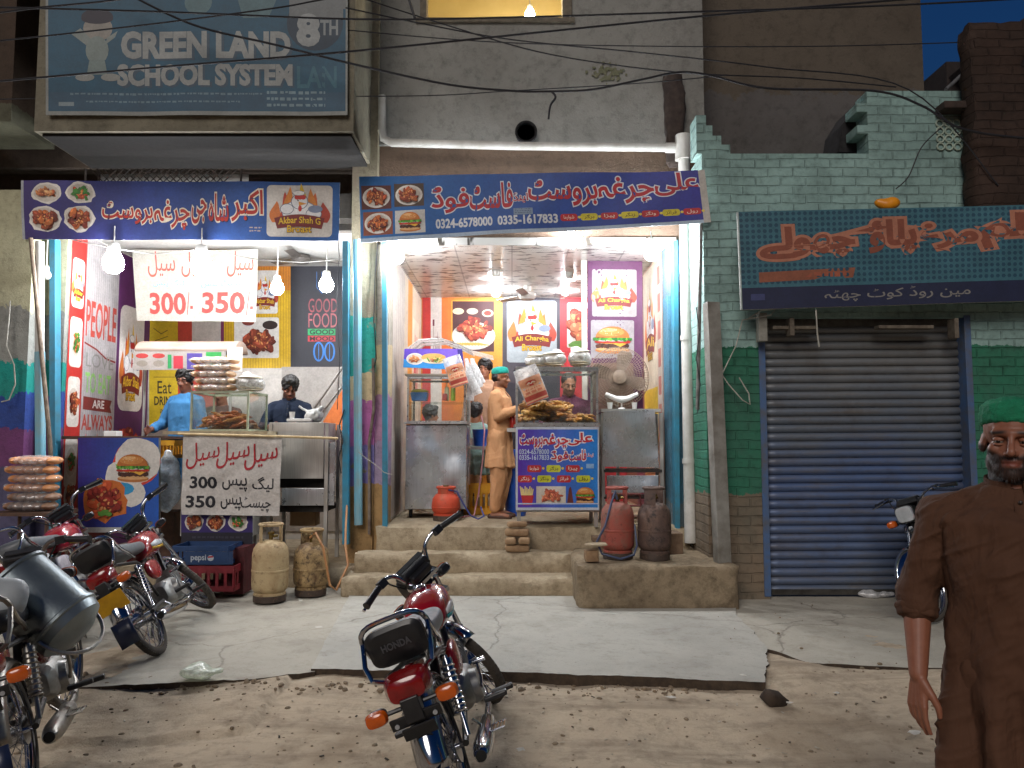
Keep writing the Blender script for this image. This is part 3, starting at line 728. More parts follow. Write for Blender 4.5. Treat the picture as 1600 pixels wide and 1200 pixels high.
cut_wall('pillar', RX, 2.02, 0.0, ZC - .003, 7.77, 8.05, bands('blue_grey_jamb', [(0, '#6f7f88'), (.9, '#4d7f97'), (3.0, '#5d7482')], amt=.6), cb)
# upstairs room behind the lit window
mb = MB(); a, b_, c, d = UW
mb.box(((a + b_) / 2, 9.6, (c + d) / 2), (b_ - a + 1.4, .05, d - c + 1.6)); mb.box((a - .7, 8.8, (c + d) / 2), (.05, 1.55, d - c + 1.6)); mb.box((b_ + .7, 8.8, (c + d) / 2), (.05, 1.55, d - c + 1.6))
mb.box(((a + b_) / 2, 8.83, d + .8), (b_ - a + 1.5, 1.6, .05)); mb.box(((a + b_) / 2, 8.83, c - .8), (b_ - a + 1.5, 1.6, .05))
mb.build('inner_room', M('cream_paint', '#d9cb9c', '#cdbd88', rough=.8, scale=2), cb, smooth=False)
wf = MB(); wf.box((b_ + .02, 7.86, (c + d) / 2), (.1, .16, d - c)); wf.box((a - .02, 7.86, (c + d) / 2), (.07, .16, d - c)); wf.box(((a + b_) / 2, 7.88, c - .02), (b_ - a + .2, .22, .05))
wf.build('window_frame', M('frame_wood', '#6d6557', '#4b443a', rough=.8), cb, smooth=False, bev=.004)
# shop room
RB = 10.7
def tile_ceiling():
    m, n, l, b = nm('ceiling_panel'); v = posn(n); mp = n.new('ShaderNodeMapping'); mp.inputs['Scale'].default_value = (4, 11, 1); l.new(v, mp.inputs[0])
    s = ramp(n, l, nse(n, l, mp.outputs[0], 1.6, 3, 0.55), [(0.57, 0.0), (0.61, 1.0)])
    c = mix(n, l, s, '#cfcdc8', '#3f3a34'); bt = n.new('ShaderNodeTexBrick'); bt.offset = 0; bt.inputs['Scale'].default_value = 1; bt.inputs['Brick Width'].default_value = .6; bt.inputs['Row Height'].default_value = .6; bt.inputs['Mortar Size'].default_value = .008
    bt.inputs['Color1'].default_value = bt.inputs['Color2'].default_value = (1, 1, 1, 1); bt.inputs['Mortar'].default_value = (.55, .55, .55, 1); l.new(v, bt.inputs['Vector'])
    l.new(mix(n, l, 1.0, c, bt.outputs['Color'], 'MULTIPLY'), b.inputs['Base Color']); b.inputs['Roughness'].default_value = .28; bump(n, l, b, nse(n, l, v, 9, 4), .15, .02); return m
cut_wall('ceiling', LX - .1, RX + .1, ZC, ZC + .08, 7.80, RB + .1, tile_ceiling(), cb)
mb = MB(); rough_box(mb, PX(600) - .05, RX + .15, 7.60, RB + .2, 0.10, ZF, cell=.12, amp=.006, seed=9, chip=.03); mb.build('floor', STEP, cb, ang=55)
def marble():
    m, n, l, b = nm('grey_marble_tile'); v = posn(n); mp = n.new('ShaderNodeMapping'); mp.inputs['Scale'].default_value = (2, 6, 1.5); mp.inputs['Rotation'].default_value = (.3, .2, .1); l.new(v, mp.inputs[0])
    c = ramp(n, l, nse(n, l, mp.outputs[0], 1.6, 8, .7, 1.2), [(.3, '#d2cdc6'), (.5, '#a79c92'), (.7, '#d8d2ca')]); l.new(c, b.inputs['Base Color']); b.inputs['Roughness'].default_value = .25; return m
MARB = marble()
cut_wall('wall', LX - .16, LX - .02, ZF, ZC, 8.05, RB, MARB, cb)
cut_wall('wall', RX, RX + .14, ZF, ZC, 8.05, RB, M('pink_cream_paint', '#cda98a', '#b98c74', rough=.5, scale=2.5), cb)
cut_wall('wall', LX - .2, RX + .2, ZF, ZC, RB, RB + .12, M('orange_paint', '#d88a3a', '#c97c30', rough=.5, scale=2), cb)

# ------------------------------------------------------------------ left building
lb = thing('school_building', 'old building with a projecting first floor carrying the school banner', 'building')
BX0, BX1, BF, BB = PX(75, 6.9), PX(545, 6.9), 6.9, 7.8
LPAINT = bands('left_pillar_paint', [(0, '#54506b'), (1.25, '#6f3f6c'), (1.62, '#2f4a93'), (1.95, '#1f8a80'), (2.26, '#8d8e88'), (2.8, '#b3b093')], amt=.5, wob=.2)
BAL = bands('dull_balcony', [(0, '#7d7868')], stain='#26241f', amt=.6)
cut_wall('balcony', BX0 - .25, BX1, PZ(205, 6.9), 8.5, BF, BB - .003, BAL, lb)
cut_wall('wall', -16.0, PX(545) - .003, PZ(262, 7.8), 9.0, 7.8, 8.0, bands('soot_wall', [(0, '#453b33')], stain='#211d1a', amt=.7), lb)
cut_wall('wall', -9.0, PX(5, 7.2), 4.55, 9.0, 7.1, 7.9, bands('brown_upper', [(0, '#5c5c4c'), (4.7, '#4a3d33')], stain='#2c2620', amt=.7), lb)
OX0, OX1, OZC, OB, OZF = PX(95, 7.7), PX(537, 7.7), 3.71, 9.53, 0.30
cut_wall('pillar', -16.0, PX(44, 7.5), 0.0, 4.0, 7.45, 8.1, LPAINT, lb)
cut_wall('pillar', PX(44, 7.6), OX0 - .003, 0.0, 4.0, 7.7, 8.1, LPAINT, lb)
# shuttered ventilator over the opening: dark lintel and diamond grille with light behind
cut_wall('lintel', OX0, OX1 + .05, 3.80, 4.06, 7.75, 7.95, M('dark_lintel', '#37332d', '#25221e', rough=.9), lb)
gr_ = MB()
gx0, gx1, gz0, gz1 = PX(115, 7.8), PX(365, 7.8), 4.07, PZ(262, 7.8) - .005
k = gx0 - .3
while k < gx1:
    for s in (1, -1):
        a0, b0 = (k, k + (gz1 - gz0) * 1.0) if s > 0 else (k + (gz1 - gz0), k)
        if min(a0, b0) > gx0 and max(a0, b0) < gx1: gr_.cyl((a0, 7.83, gz0), (b0, 7.83, gz1), .006, n=5)
    k += .07
gr_.cyl((gx0, 7.83, gz0), (gx0, 7.83, gz1), .012, n=6); gr_.cyl((gx1, 7.83, gz0), (gx1, 7.83, gz1), .012, n=6)
gr_.build('grille', M('dark_iron', '#2b2927', '#3f2f25', rough=.7, metal=.4), lb)
cut_wall('ceiling', OX0 - .2, OX1 + .2, OZC, OZC + .03, 8.0, OB + .1, M('white_ceiling', '#d3cdc8', '#c4bcb6', rough=.5, scale=1.5), lb)
mb = MB(); rough_box(mb, OX0 - .35, PX(556, 7.6), 7.55, OB + .2, 0.0, OZF, cell=.12, amp=.008, seed=19, chip=.04); mb.build('floor', STEP, lb, ang=55)
cut_wall('wall', OX0 - .15, OX0, OZF, OZC, 8.1, OB, M('white_panel', '#cfc9c2', '#bdb6ae', rough=.5), lb)
cut_wall('wall', OX1, OX1 + .12, OZF, OZC, 8.06, OB, M('white_panel', '#cfc9c2'), lb)
cut_wall('wall', OX0 - .2, OX1 + .2, OZF, OZC, OB, OB + .1, M('grey_inner_wall', '#b9b1a6', '#a59c90', rough=.6, scale=2), lb)
# black gap behind the ventilator
cut_wall('loft_wall', -7.2, -1.45, OZC + .05, 4.62, 9.3, 9.36, M('loft_paint', '#b8b4ae', '#8d8881'), lb)
cut_wall('loft_slab', -7.2, -1.45, 4.5, 4.56, 7.99, 9.3, M('loft_paint', '#b8b4ae'), lb)
cut_wall('loft_front', -7.2, gx0, 3.95, 4.5, 8.06, 8.12, bands('soot_wall', [(0, '#453b33')]), lb)
cut_wall('loft_front', gx1, -1.45, 3.95, 4.5, 8.06, 8.12, bands('soot_wall', [(0, '#453b33')]), lb)
cut_wall('soffit', BX0 - .2, BX1 - .03, PZ(205, 6.9) - .03, PZ(205, 6.9) - .004, BF + .05, BB - .01, M('dark_soffit', '#1c1a18', '#131211', rough=.95), lb)  # dirty underside, colour darkened further against the bulbs' bounced light

# ------------------------------------------------------------------ right building: teal brick front
rb_ = thing('brick_building', 'worn teal painted brick building with a broken parapet and closed shutter', 'building')
TEAL = bands('teal_brick', [(0, '#7a6b5a'), (1.02, '#317058'), (2.36, '#8fada8')], stain='#44524e', brick=True, amt=.65, wob=.1, sc=1.3, rough=.9)
RY = 7.0
RX0, SX0, SX1 = PX(1104, RY), PX(1196, RY), PX(1517, RY)
SZ1 = PZ(496, RY)
mb = MB()
def wb(x0, x1, z0, z1, y0=RY, y1=RY + .24): mb.box(((x0 + x1) / 2, (y0 + y1) / 2, (z0 + z1) / 2), (x1 - x0, y1 - y0, z1 - z0))
ZP = PZ(240, RY); XS = PX(1372, RY); ZP2 = PZ(142, RY)
wb(RX0, SX0, 0, ZP); wb(SX1, 15, 0, ZP); wb(SX0, SX1, SZ1, ZP)
wb(RX0 , RX0 + .2, 0, ZP, RY + .24, 8.0)                                  # the flank facing the shop
# stepped broken parapet
rnd = random.Random(3)
steps_ = [(1096, 1112, 180), (1112, 1122, 196), (1122, 1136, 212), (1136, 1150, 226)]
for a0, a1, py in steps_: wb(PX(a0, RY), PX(a1, RY), ZP, PZ(py, RY))
wb(XS, 5.0, ZP, ZP2)
for k in range(4):
    if k % 2: wb(XS - .10, XS, ZP + .09 + k * .088 * 1.2, ZP + .17 + k * .088 * 1.2)
mb.build('wall', TEAL, rb_, smooth=False)
vb = MB()    # pierced vent block in the parapet
cx, cz = PX(1515, RY - .01), PZ(212, RY)
for i in range(5):
    for j in range(4):
        vb.torus((cx - .16 + i * .08, RY - .012, cz - .11 + j * .075), (0, 1, 0), .034, .008, 10, 5)
vb.build('vent_block', M('pale_cement', '#a9b5a6', '#768c80', rough=.8), rb_)
# rusted column and beam at the far end of the parapet
mb = MB(); rough_box(mb, PX(1545, 6.7), PX(1640, 6.7), 6.72, 6.95, PZ(332, 6.75), PZ(30, 6.7), cell=.08, amp=.03, seed=33, chip=.03)
tag(mb.build('brick_column', bands('dark_brick', [(0, '#3d2f28')], stain='#1d1815', brick=True, amt=.7), ang=60), 'dark rough brick column above the end of the orange lettered signboard', 'column')
mb = MB(); mb.box((PX(1520, 6.95), 6.9, PZ(172, 6.95)), (.42, .16, .07)); mb.box((PX(1572, 6.9), 6.86, PZ(270, 6.9)), (.09, .12, .95)); mb.build('beam', M('old_timber', '#3d3029', '#241d19', rough=.9), rb_, smooth=False, bev=.01)
# solid arch left of the higher parapet, coloured near-black for a hole's shade
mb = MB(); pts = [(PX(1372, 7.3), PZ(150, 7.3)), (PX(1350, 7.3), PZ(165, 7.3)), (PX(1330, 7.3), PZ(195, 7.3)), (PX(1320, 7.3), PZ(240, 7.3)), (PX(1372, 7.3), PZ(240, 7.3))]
mb.add([(x, 7.26, z) for x, z in pts] + [(x, 7.7, z) for x, z in pts], [(0, 1, 2, 3, 4), (9, 8, 7, 6, 5)] + [(i, (i + 1) % 5, 5 + (i + 1) % 5, 5 + i) for i in range(5)]); mb.build('arch', M('hole_shade', '#2b2a2c', '#1a1a1c', rough=.95), rb_, smooth=False)
tag(cut_wall('rear_wall', PX(1098, 8.4), PX(1465, 8.4), 2.5, 8.5, 8.4, 8.6, bands('brown_rear', [(0, '#5c5a58'), (5.0, '#5b5856'), (5.42, '#5a5248')], stain='#302821', amt=.5, sc=.9, wob=.35), None), 'tall plain brown plaster wall rising behind the teal brick parapet', 'wall')
# dark lean-to roof in the gap where the sky shows
ro = MB(); ro.box((PX(1530, 9.5) , 9.5, PZ(110, 9.5)), (1.2, 1.5, .07), rot=(0, R(-38), 0)); ro.box((PX(1560, 9.5), 9.6, PZ(150, 9.5) - .3), (1.5, 1.2, 1.0))
ro = ro.build('lean_to_roof', M('dark_roof', '#2e2624', '#1d1817', rough=.95), None, smooth=False); tag(ro, 'dark sloping lean-to roof against the patch of blue evening sky', 'roof')
tag(MB().cyl(P(1478, 140, 8.6), P(1545, 78, 8.9), .022).build('roof_pole', M('grey_steel', '#8b8b88', '#5d5a55', rough=.5, metal=.6)), 'slim grey pole slanting under the dark lean-to roof', 'pole')

# ------------------------------------------------------------------ roller shutter
sh = thing('roller_shutter', 'closed blue roller shutter with grimy slats under the signboard', 'shutter')
def shutter_mat():
    m, n, l, b = nm('blue_slats'); v = posn(n)
    sx = n.new('ShaderNodeSeparateXYZ'); l.new(v, sx.inputs[0])
    zz = math_(n, l, 'ADD', sx.outputs[2], math_(n, l, 'MULTIPLY', nse(n, l, v, 1.5, 6, .6), .9))
    c = ramp(n, l, math_(n, l, 'DIVIDE', zz, 4.0, True), [(.10, '#5a5f62'), (.22, '#596885'), (.40, '#516489'), (.54, '#5f6874'), (.66, '#6d7175'), (.9, '#66655f')])
    mp = n.new('ShaderNodeMapping'); mp.inputs['Scale'].default_value = (1.5, 1, 14); l.new(v, mp.inputs[0])
    c = mix(n, l, ramp(n, l, nse(n, l, mp.outputs[0], 2.0, 7, .7), [(.45, 0.0), (.75, .65)]), c, '#6b6358')
    c = mix(n, l, ramp(n, l, nse(n, l, v, 3.1, 8, .7), [(.5, 0.0), (.75, .5)]), c, '#4a4038')
    l.new(c, b.inputs['Base Color']); b.inputs['Roughness'].default_value = .5; b.inputs['Metallic'].default_value = .3
    bump(n, l, b, nse(n, l, v, 30, 6), .2, .01); return m
z0, z1 = PZ(928, 7.12), SZ1 + .02; ns = 33; pit = (z1 - z0) / ns; prof = []
for i in range(ns):
    for t, d in ((0, 0), (.08, .012), (.3, .026), (.55, .030), (.8, .020), (.92, .004), (.97, -.006)): prof.append((z0 + (i + t) * pit, 7.14 - d))
prof.append((z1, 7.14)); mb = MB(); nxs = 14
rr = random.Random(8); wob = [rr.uniform(-.004, .004) for _ in range(nxs + 1)]
rings = []
for z, y in prof:
    rings.append([V((SX0 + (SX1 - SX0) * i / nxs, y + wob[i] * math.sin(z * 3 + i) + .006 * noise.noise(V((i * .5, z * 2, 0))), z + .012 * (i / nxs))) for i in range(nxs + 1)])
mb.loft(rings, caps=False, closed_ring=False); s_ = mb.build('slat_curtain', shutter_mat(), sh, ang=60); md = s_.modifiers.new('s', 'SOLIDIFY'); md.thickness = .004
mb = MB(); mb.box(((SX0 + SX1) / 2, 7.11, z0 + .02), (SX1 - SX0 - .1, .03, .05)); mb.build('bottom_bar', M('dark_bar', '#4a4844', '#2f2c28', rough=.6, metal=.5), sh, smooth=False)
for x in (SX0 - .02, SX1 + .0):
    mb = MB(); mb.box((x, 7.07, (z0 + z1) / 2), (.06, .16, z1 - z0)); mb.build('guide_rail', M('blue_guide', '#3e5f8c', '#55524c', rough=.6, scale=5), sh, smooth=False, bev=.004)
mb = MB(); mb.cyl((SX0, 7.2, z1 - .02), (SX1, 7.2, z1 - .02), .11, n=20); mb.build('roll', M('dark_bar', '#4a4844'), sh)
# ragged timber and brackets above the shutter
for bx_ in ((PX(1245, 6.9), 6.93, PZ(512, 6.9), .40, .1, .03), (PX(1420, 6.9), 6.93, PZ(511, 6.9), .50, .1, .03), (PX(1238, 6.9), 6.9, PZ(512, 6.9), .04, .12, .16), (PX(1495, 6.9), 6.9, PZ(514, 6.9), .04, .12, .18)):
    MB().box(bx_[:3], bx_[3:]).build('bracket', M('rusty_bracket', '#6d6558', '#3b3029', rough=.85), sh, smooth=False, bev=.004)
# steel junction box and post at the left of the shutter
# ------------------------------------------------------------------ pipes, posts, cables
PVC = M('white_pvc', '#cfcfcb', '#a9a79f', rough=.4, scale=4, bmp=.05); BLUEP = M('blue_paint_pipe', '#2c86a8', '#3f6d7c', rough=.5, scale=6); LBLUE = M('pale_blue_pipe', '#6fb0c8', '#8b9a98', rough=.5, scale=3)
dp = thing('downpipe', 'tall white plastic downpipe at the right edge of the centre shop', 'pipe', P(1076, 850, 7.55))
base = V(dp.location)
mb = MB(); a = P(1068, 216, 7.62); b_ = P(1079, 848, 7.55)
mb.cyl(b_, a, .058, n=20); [mb.cyl(a.lerp(b_, t), a.lerp(b_, t + .012), .066, n=20) for t in (.0, .12, .5, .8)]
mb.xf(Matrix.Translation(-base)).build('pipe', PVC, dp)
mb = MB(); L = P(599, 222, 7.68); mb.tube([P(597, 150, 7.7), P(597, 200, 7.7), P(600, 217, 7.7), P(612, 223, 7.68), P(800, 228, 7.68), P(1050, 231, 7.65)], .042, 14); mb.cyl(P(1040, 231, 7.65), P(1064, 231, 7.63), .052)
mb.cyl(P(1068, 212, 7.62), P(1068, 250, 7.62), .085, n=20)
tag(mb.build('drain_pipe', PVC), 'white pipe running level under the plaster wall to the downpipe', 'pipe')
mb = MB(); rough_box(mb, PX(1045, 7.75), PX(1076, 7.75), 7.66, 7.79, PZ(262, 7.75), PZ(118, 7.75), cell=.04, amp=.03, seed=3, chip=.03)
tag(mb.build('rotten_pipe', M('black_rot', '#2d2522', '#453a34', rough=.95), ang=60), 'blackened stub of an old drain on the plaster wall above the downpipe', 'pipe')
mb = MB(); mb.lathe([(.105, 0), (.115, .0), (.115, .05), (.095, .05), (.09, .0), (.0, .0)], 28, Matrix.Translation(P(822, 208, 7.78)) @ Matrix.Rotation(R(90), 4, 'X'))
tag(mb.build('wall_outlet', M('black_hole', '#0c0c0e', '#151518', rough=.9, bmp=0)), 'round black outlet in the plaster wall just above the level pipe', 'outlet')
mb = MB(); mb.tube([P(62, 378, 7.35), P(62, 550, 7.35)], .04, 12, mi=0); mb.tube([P(62, 550, 7.35), P(64, 800, 7.35)], .045, 12, mi=1)
tag(mb.build('drain_pipe', [PVC, LBLUE]), 'pipe beside the first banner, white above and pale blue below', 'pipe')
def post(name, pts, r, mat, label, cat='pole', n=10, box=None): return tag(MB().tube(pts, r, n).build(name, mat), label, cat)
post('steel_pole', [P(48, 372, 7.3), P(78, 690, 7.3), P(84, 800, 7.3)], .02, M('brown_steel', '#57493d', '#8b7a68', rough=.6), 'thin brown pole leaning against the blue frame of the first shop')
def sq(name, p0, p1, w, d, mat, label, cat='post'):
    T, L = frame_to(p0, p1); mb = MB(); mb.box((0, 0, L / 2), (w, d, L), T=Matrix.Translation(p0) @ T); return tag(mb.build(name, mat, smooth=False, bev=.004), label, cat)
sq('frame_post', P(86, 872, 7.62), P(86, 374, 7.62), .10, .06, BLUEP, 'broad blue upright at the burger wall side of the first shop')
sq('frame_post', P(541, 850, 7.62), P(541, 378, 7.62), .09, .06, BLUEP, 'blue upright between the sale shop counter and the striped pillar')
sq('frame_post', P(602, 828, 7.68), P(601, 378, 7.68), .065, .05, BLUEP, 'slim blue upright at the inner edge of the striped pillar')
sq('frame_post', P(1057, 830, 7.70), P(1054, 378, 7.70), .12, .05, BLUEP, 'broad blue upright beside the white downpipe')
post('drain_pipe', [P(558, 375, 7.66), P(560, 820, 7.66)], .042, LBLUE, 'pale blue pipe on the striped pillar between the two shops', 'pipe')
post('conduit', [P(583, 560, 7.7), P(584, 640, 7.7), P(577, 690, 7.7), P(577, 835, 7.7)], .016, M('rusty_tube', '#5d4a3e', '#8d8378', rough=.7), 'thin rusty conduit on the striped pillar between the two shops', 'pipe')
post('conduit', [P(1096, 320, 7.0), P(1090, 640, 7.0)], .018, M('grey_steel', '#8b8b88'), 'grey conduit at the corner between downpipe and teal wall', 'pipe')
mb = MB(); mb.box((0, 0, 1.3), (.12, .10, 2.72)); mb.box((-.052, -.055, 1.3), (.012, .012, 2.70)); mb.box((.052, -.055, 1.3), (.012, .012, 2.70))
T, L = frame_to(P(1132, 945, 6.72), P(1112, 486, 6.85)); mb.xf(Matrix.Translation(P(1132, 945, 6.72)) @ T)
tag(mb.build('steel_post', M('weathered_post', '#8c8a83', '#5f594f', rough=.7, metal=.1, scale=5), smooth=False, bev=.004), 'weathered grey channel post standing beside the cement platform', 'post')
mb = MB(); mb.box(P(1190, 512, 6.9), (.08, .09, .26)); tag(mb.build('junction_box', M('grey_box', '#8a8980', '#66635a', rough=.7), smooth=False, bev=.008), 'small grey electric box at the top left corner of the shutter', 'electric box')
mb = MB(); mb.tube([P(1170, 497, 6.85), P(1190, 485, 6.83), P(1212, 483, 6.82), P(1205, 492, 6.82), P(1160, 500, 6.86), P(1150, 540, 6.88), P(1128, 585, 6.9), P(1138, 600, 6.9), P(1160, 625, 6.88), P(1172, 632, 6.88), P(1170, 615, 6.9), P(1155, 590, 6.9)], .006, 6)
mb.tube([P(1275, 484, 6.72), P(1277, 520, 6.73), P(1280, 542, 6.73)], .007, 6)
tag(mb.build('loose_wire', M('pale_wire', '#a9a79c', '#8b897f', rough=.5)), 'tangle of loose pale wire hanging by the shutter corner', 'wire')
BLK = M('black_cable', '#15151a', '#1f1f24', rough=.6, bmp=0)
def cable(pts, Y, r, label, sag=0):
    Ys = Y if hasattr(Y, '__len__') else np.linspace(Y, Y, len(pts)); q = [P(x, y, d) for (x, y), d in zip(pts, Ys)]; out = []
    for i in range(len(q) - 1):
        p0 = q[max(i - 1, 0)]; p1, p2 = q[i], q[i + 1]; p3 = q[min(i + 2, len(q) - 1)]
        for k in range(8):
            t = k / 8; out.append(0.5 * ((2 * p1) + (p2 - p0) * t + (2 * p0 - 5 * p1 + 4 * p2 - p3) * t * t + (3 * p1 - p0 - 3 * p2 + p3) * t ** 3))
    out.append(q[-1]); tag(MB().tube(out, r, 6).build('overhead_cable', BLK), label, 'cable', 'overhead cables strung along the buildings')
cable([(-60, 132), (250, 105), (540, 81), (800, 55), (1100, 25), (1400, 0), (1700, -25)], 6.3, .009, 'thick cable climbing from beneath the school lettering to the top right')
cable([(-60, 70), (200, 42), (420, 14), (500, 0), (640, -25)], 6.5, .007, 'cable crossing the head of the school banner figure')
cable([(-60, 10), (240, 18), (560, 30), (800, 27), (1100, 18), (1400, 8), (1700, -8)], 6.2, .008, 'nearly level cable passing the bottom of the lit window')
cable([(180, -20), (300, 38), (430, 70), (560, 102), (700, 132), (800, 142), (862, 143), (925, 140), (1000, 125), (1060, 113), (1110, 118), (1200, 138), (1365, 142), (1440, 165), (1500, 200), (1590, 215), (1700, 220)], 6.6, .010, 'heavy cable sagging over the plaster wall and on past the teal parapet')
cable([(862, 143), (868, 152), (860, 165), (857, 186)], 6.6, .010, 'short torn cable end dangling under the heavy sagging cable')
cable([(540, 12), (650, 35), (800, 62), (1000, 82), (1200, 105), (1420, 140), (1560, 290)], 6.7, .006, 'thin cable slanting down from the lit window to the parapet')
cable([(520, 45), (760, 65), (1000, 72), (1300, 72), (1560, 64)], 6.9, .005, 'thin level cable across the brown rear wall')
cable([(0, 155), (300, 150), (640, 150), (800, 142), (1000, 130), (1130, 118)], 7.0, .005, 'thin cable along the bottom of the school banner to the rotten drain')
cable([(560, -5), (700, 40), (860, 85), (1060, 113), (1250, 122), (1400, 136)], 6.8, .006, 'cable passing behind the heavy one near the green wall patch')
cable([(0, 20), (60, 12), (180, 0), (300, -20)], 6.1, .008, 'short stretch of cable at the upper corner above the brown wall')
cable([(633, -20), (648, 28)], 6.2, .010, 'upright black cable dropping to the window corner')
cable([(1470, 200), (1440, 230), (1420, 275), (1400, 295)], 6.9, .006, 'thin drooping wire over the teal bricks above the yellow bag')
# green moss patch and the light upstairs
mb = MB(); rg = random.Random(12); c = P(948, 115, 7.79)
for k in range(70):
    x = rg.gauss(0, .085); z = rg.gauss(0, .05); mb.ell(c + V((x, 0, z)), (rg.uniform(.012, .03), .006, rg.uniform(.01, .025)), 7, 5)
me = fuse(mb, .006, 1); me.materials.append(M('moss', '#5d6048', '#767463', rough=.95)); tag(link(me, 'damp_patch'), 'rough olive damp patch on the pale wall below the cables', 'patch')

# ------------------------------------------------------------------ signs
def fl(u, t, a=.012, k=1.0, s=0): return a * math.sin(u * 9 * k + s + 1.5 * t) + a * .6 * math.sin(u * 17 * k + 4 * t + s)
A = pxart(72, -120, 543, 180, 6.86, wave=lambda u, t: -.0 + fl(u, t, .006, 1.3), cell=14)
A.rect(72, -120, 543, 180, '#8a8e8a'); A.rect(76, -120, 540, 174, '#14506a')
A.ell(310, 5, 22, 20, '#56757b'); A.poly([(360, -40), (380, 30), (420, 28), (450, -40)], '#54747b'); A.rect(452, -60, 540, 15, '#777c7d')
A.ell(492, 38, 44, 42, '#1d3548', 28); A.rect(452, -60, 536, 30, '#777c7d')
A.text('8', 463, 22, 500, 74, '#989d9d', .06); A.text('TH', 500, 32, 528, 56, '#8b9294', .03)
A.text('GREEN LAND', 193, 54, 458, 96, '#344c5e', .055, space=1.0); A.text('GREEN LAND', 189, 50, 454, 93, '#969a98', .05)
A.text('SCHOOL SYSTEM', 187, 104, 460, 138, '#344c5e', .055); A.text('SCHOOL SYSTEM', 183, 101, 457, 135, '#969a98', .05); A.text('LAN', 464, 104, 526, 138, '#33697a', .02)
A.rect(78, 145, 540, 172, '#264f68'); scribble(A, 110, 146, 410, 153, '#668390', 1); scribble(A, 135, 158, 375, 164, '#668390', 1); scribble(A, 417, 143, 508, 172, '#76909a', 3); A.rect(92, 160, 116, 166, '#839399')
A.ell(152, 28, 25, 13, '#2a2634', 20); A.ell(153, 46, 23, 20, '#8f8b83', 20); A.ell(152, 31, 25, 8, '#2a2634', 18); A.poly([(112, 55), (126, 46), (148, 68), (140, 76)], '#858f8b'); A.poly([(168, 60), (184, 50), (180, 60), (164, 72)], '#858f8b')
A.ell(152, 80, 18, 22, '#7f8c88', 18); A.poly([(140, 95), (164, 95), (168, 118), (136, 118)], '#768784'); A.ell(133, 122, 15, 6, '#8f928d'); A.ell(173, 122, 15, 6, '#8f928d')
tag(A.build('school_banner', maxedge=16), 'faded blue school banner with a child figure and large white lettering', 'banner')

A = pxart(35, 283, 530, 375, 7.42, corners=[(33, 282), (531, 285), (529, 376), (36, 374)], wave=lambda u, t: fl(u, t, .010, 1.2), cell=10)
A.grad(35, 283, 530, 375, '#37246e', '#1c5ea6', 26); A.rect(35, 283, 39, 375, '#a9adb4')
for x, y, w, h, k in ((75, 303, 46, 34, 2), (127, 302, 46, 34, 1), (71, 343, 50, 42, 0), (124, 342, 48, 42, 0)): plate(A, x, y, w, h, k, True)
wds = [('اکبر', 362, 411, 296, 346), ('شاہ', 327, 358, 302, 346), ('جی', 300, 324, 312, 350), ('چرغہ', 240, 297, 312, 360), ('بروسٹ', 160, 238, 314, 350)]
for w, a0, a1, b0, b1 in wds: A.text(w, a0 + 1.2, b0 + 1.5, a1 + 1.2, b1 + 1.5, '#1a2440', .03, rtl=True); A.text(w, a0, b0, a1, b1, '#b5342a', .015, '#efe3cf', .045, rtl=True)
scribble(A, 390, 354, 409, 364, '#b9a9a0', 2); A.rrect(417, 288, 519, 369, 7, '#d9d3cb'); emblem(A, 468, 323, 82, 84, 'Akbar Shah G', 'Broast')
tag(A.build('shop_banner', maxedge=8), 'blue banner with four food plates, curly lettering and a rooster emblem card', 'banner')

A = pxart(560, 272, 1108, 372, (7.48, 6.93, 6.93, 7.48), corners=[(562, 277), (1101, 265), (1111, 347), (563, 379)], wave=lambda u, t: .02 * math.sin(u * 6) + fl(u, t, .012, 1.1, 2), cell=12)
A.grad(560, 272, 1108, 372, '#1b66a6', '#2c2a8e', 24); A.rect(560, 366, 1108, 372, '#a9bcd0'); A.rect(1098, 272, 1108, 372, '#b9b4ac')
for i, (x, y) in enumerate(((563, 286), (618, 284), (565, 326), (619, 326))):
    A.rect(x, y, x + 50, y + 36, ('#5a2a26', '#4d3a2e', '#8a4a34', '#c9c9c6')[i])
    if i < 3: plate(A, x + 25, y + 18, 46, 32, 0)
    else: burger(A, x + 25, y + 18, 40, 32)
for w, a0, a1, b0, b1 in (('علی', 1030, 1097, 275, 318), ('چرغہ', 944, 1030, 280, 332), ('بروسٹ', 836, 944, 283, 330), ('فاسٹ', 742, 812, 286, 330), ('فوڈ', 680, 742, 290, 334)):
    A.text(w, a0, b0, a1, b1, '#b3202c', .025, '#dfe2ea', .04, rtl=True)
A.text('اینڈ', 812, 304, 836, 322, '#b3202c', .02, '#dfe2ea', .05, rtl=True); A.rect(812, 331, 842, 342, '#7f93ab'); scribble(A, 814, 332, 840, 341, '#4a5c78', 3)
A.text('0324-6578000', 686, 342, 778, 358, '#d8dbe0', .035); A.text('0335-1617833', 786, 342, 880, 358, '#d8dbe0', .035)
tg = ['شوارما', 'برگر', 'پیزا', 'زنگر', 'ونگز', 'فرائز', 'رول']
for i in range(7):
    x = 884 + i * 31; c_ = '#b8222c' if i % 2 == 0 else '#d2c22a'; A.rrect(x, 343, x + 26, 355, 4, c_); A.ell(x + 29, 349, 2.4, 2.4, '#e2cc4a', 8); A.text(tg[i], x + 5, 345, x + 21, 353, '#f0d9c8' if i % 2 == 0 else '#40341a', .01, rtl=True)
tag(A.build('shop_banner', maxedge=9), 'sagging blue banner with red lettering, two phone numbers and menu tags', 'banner')

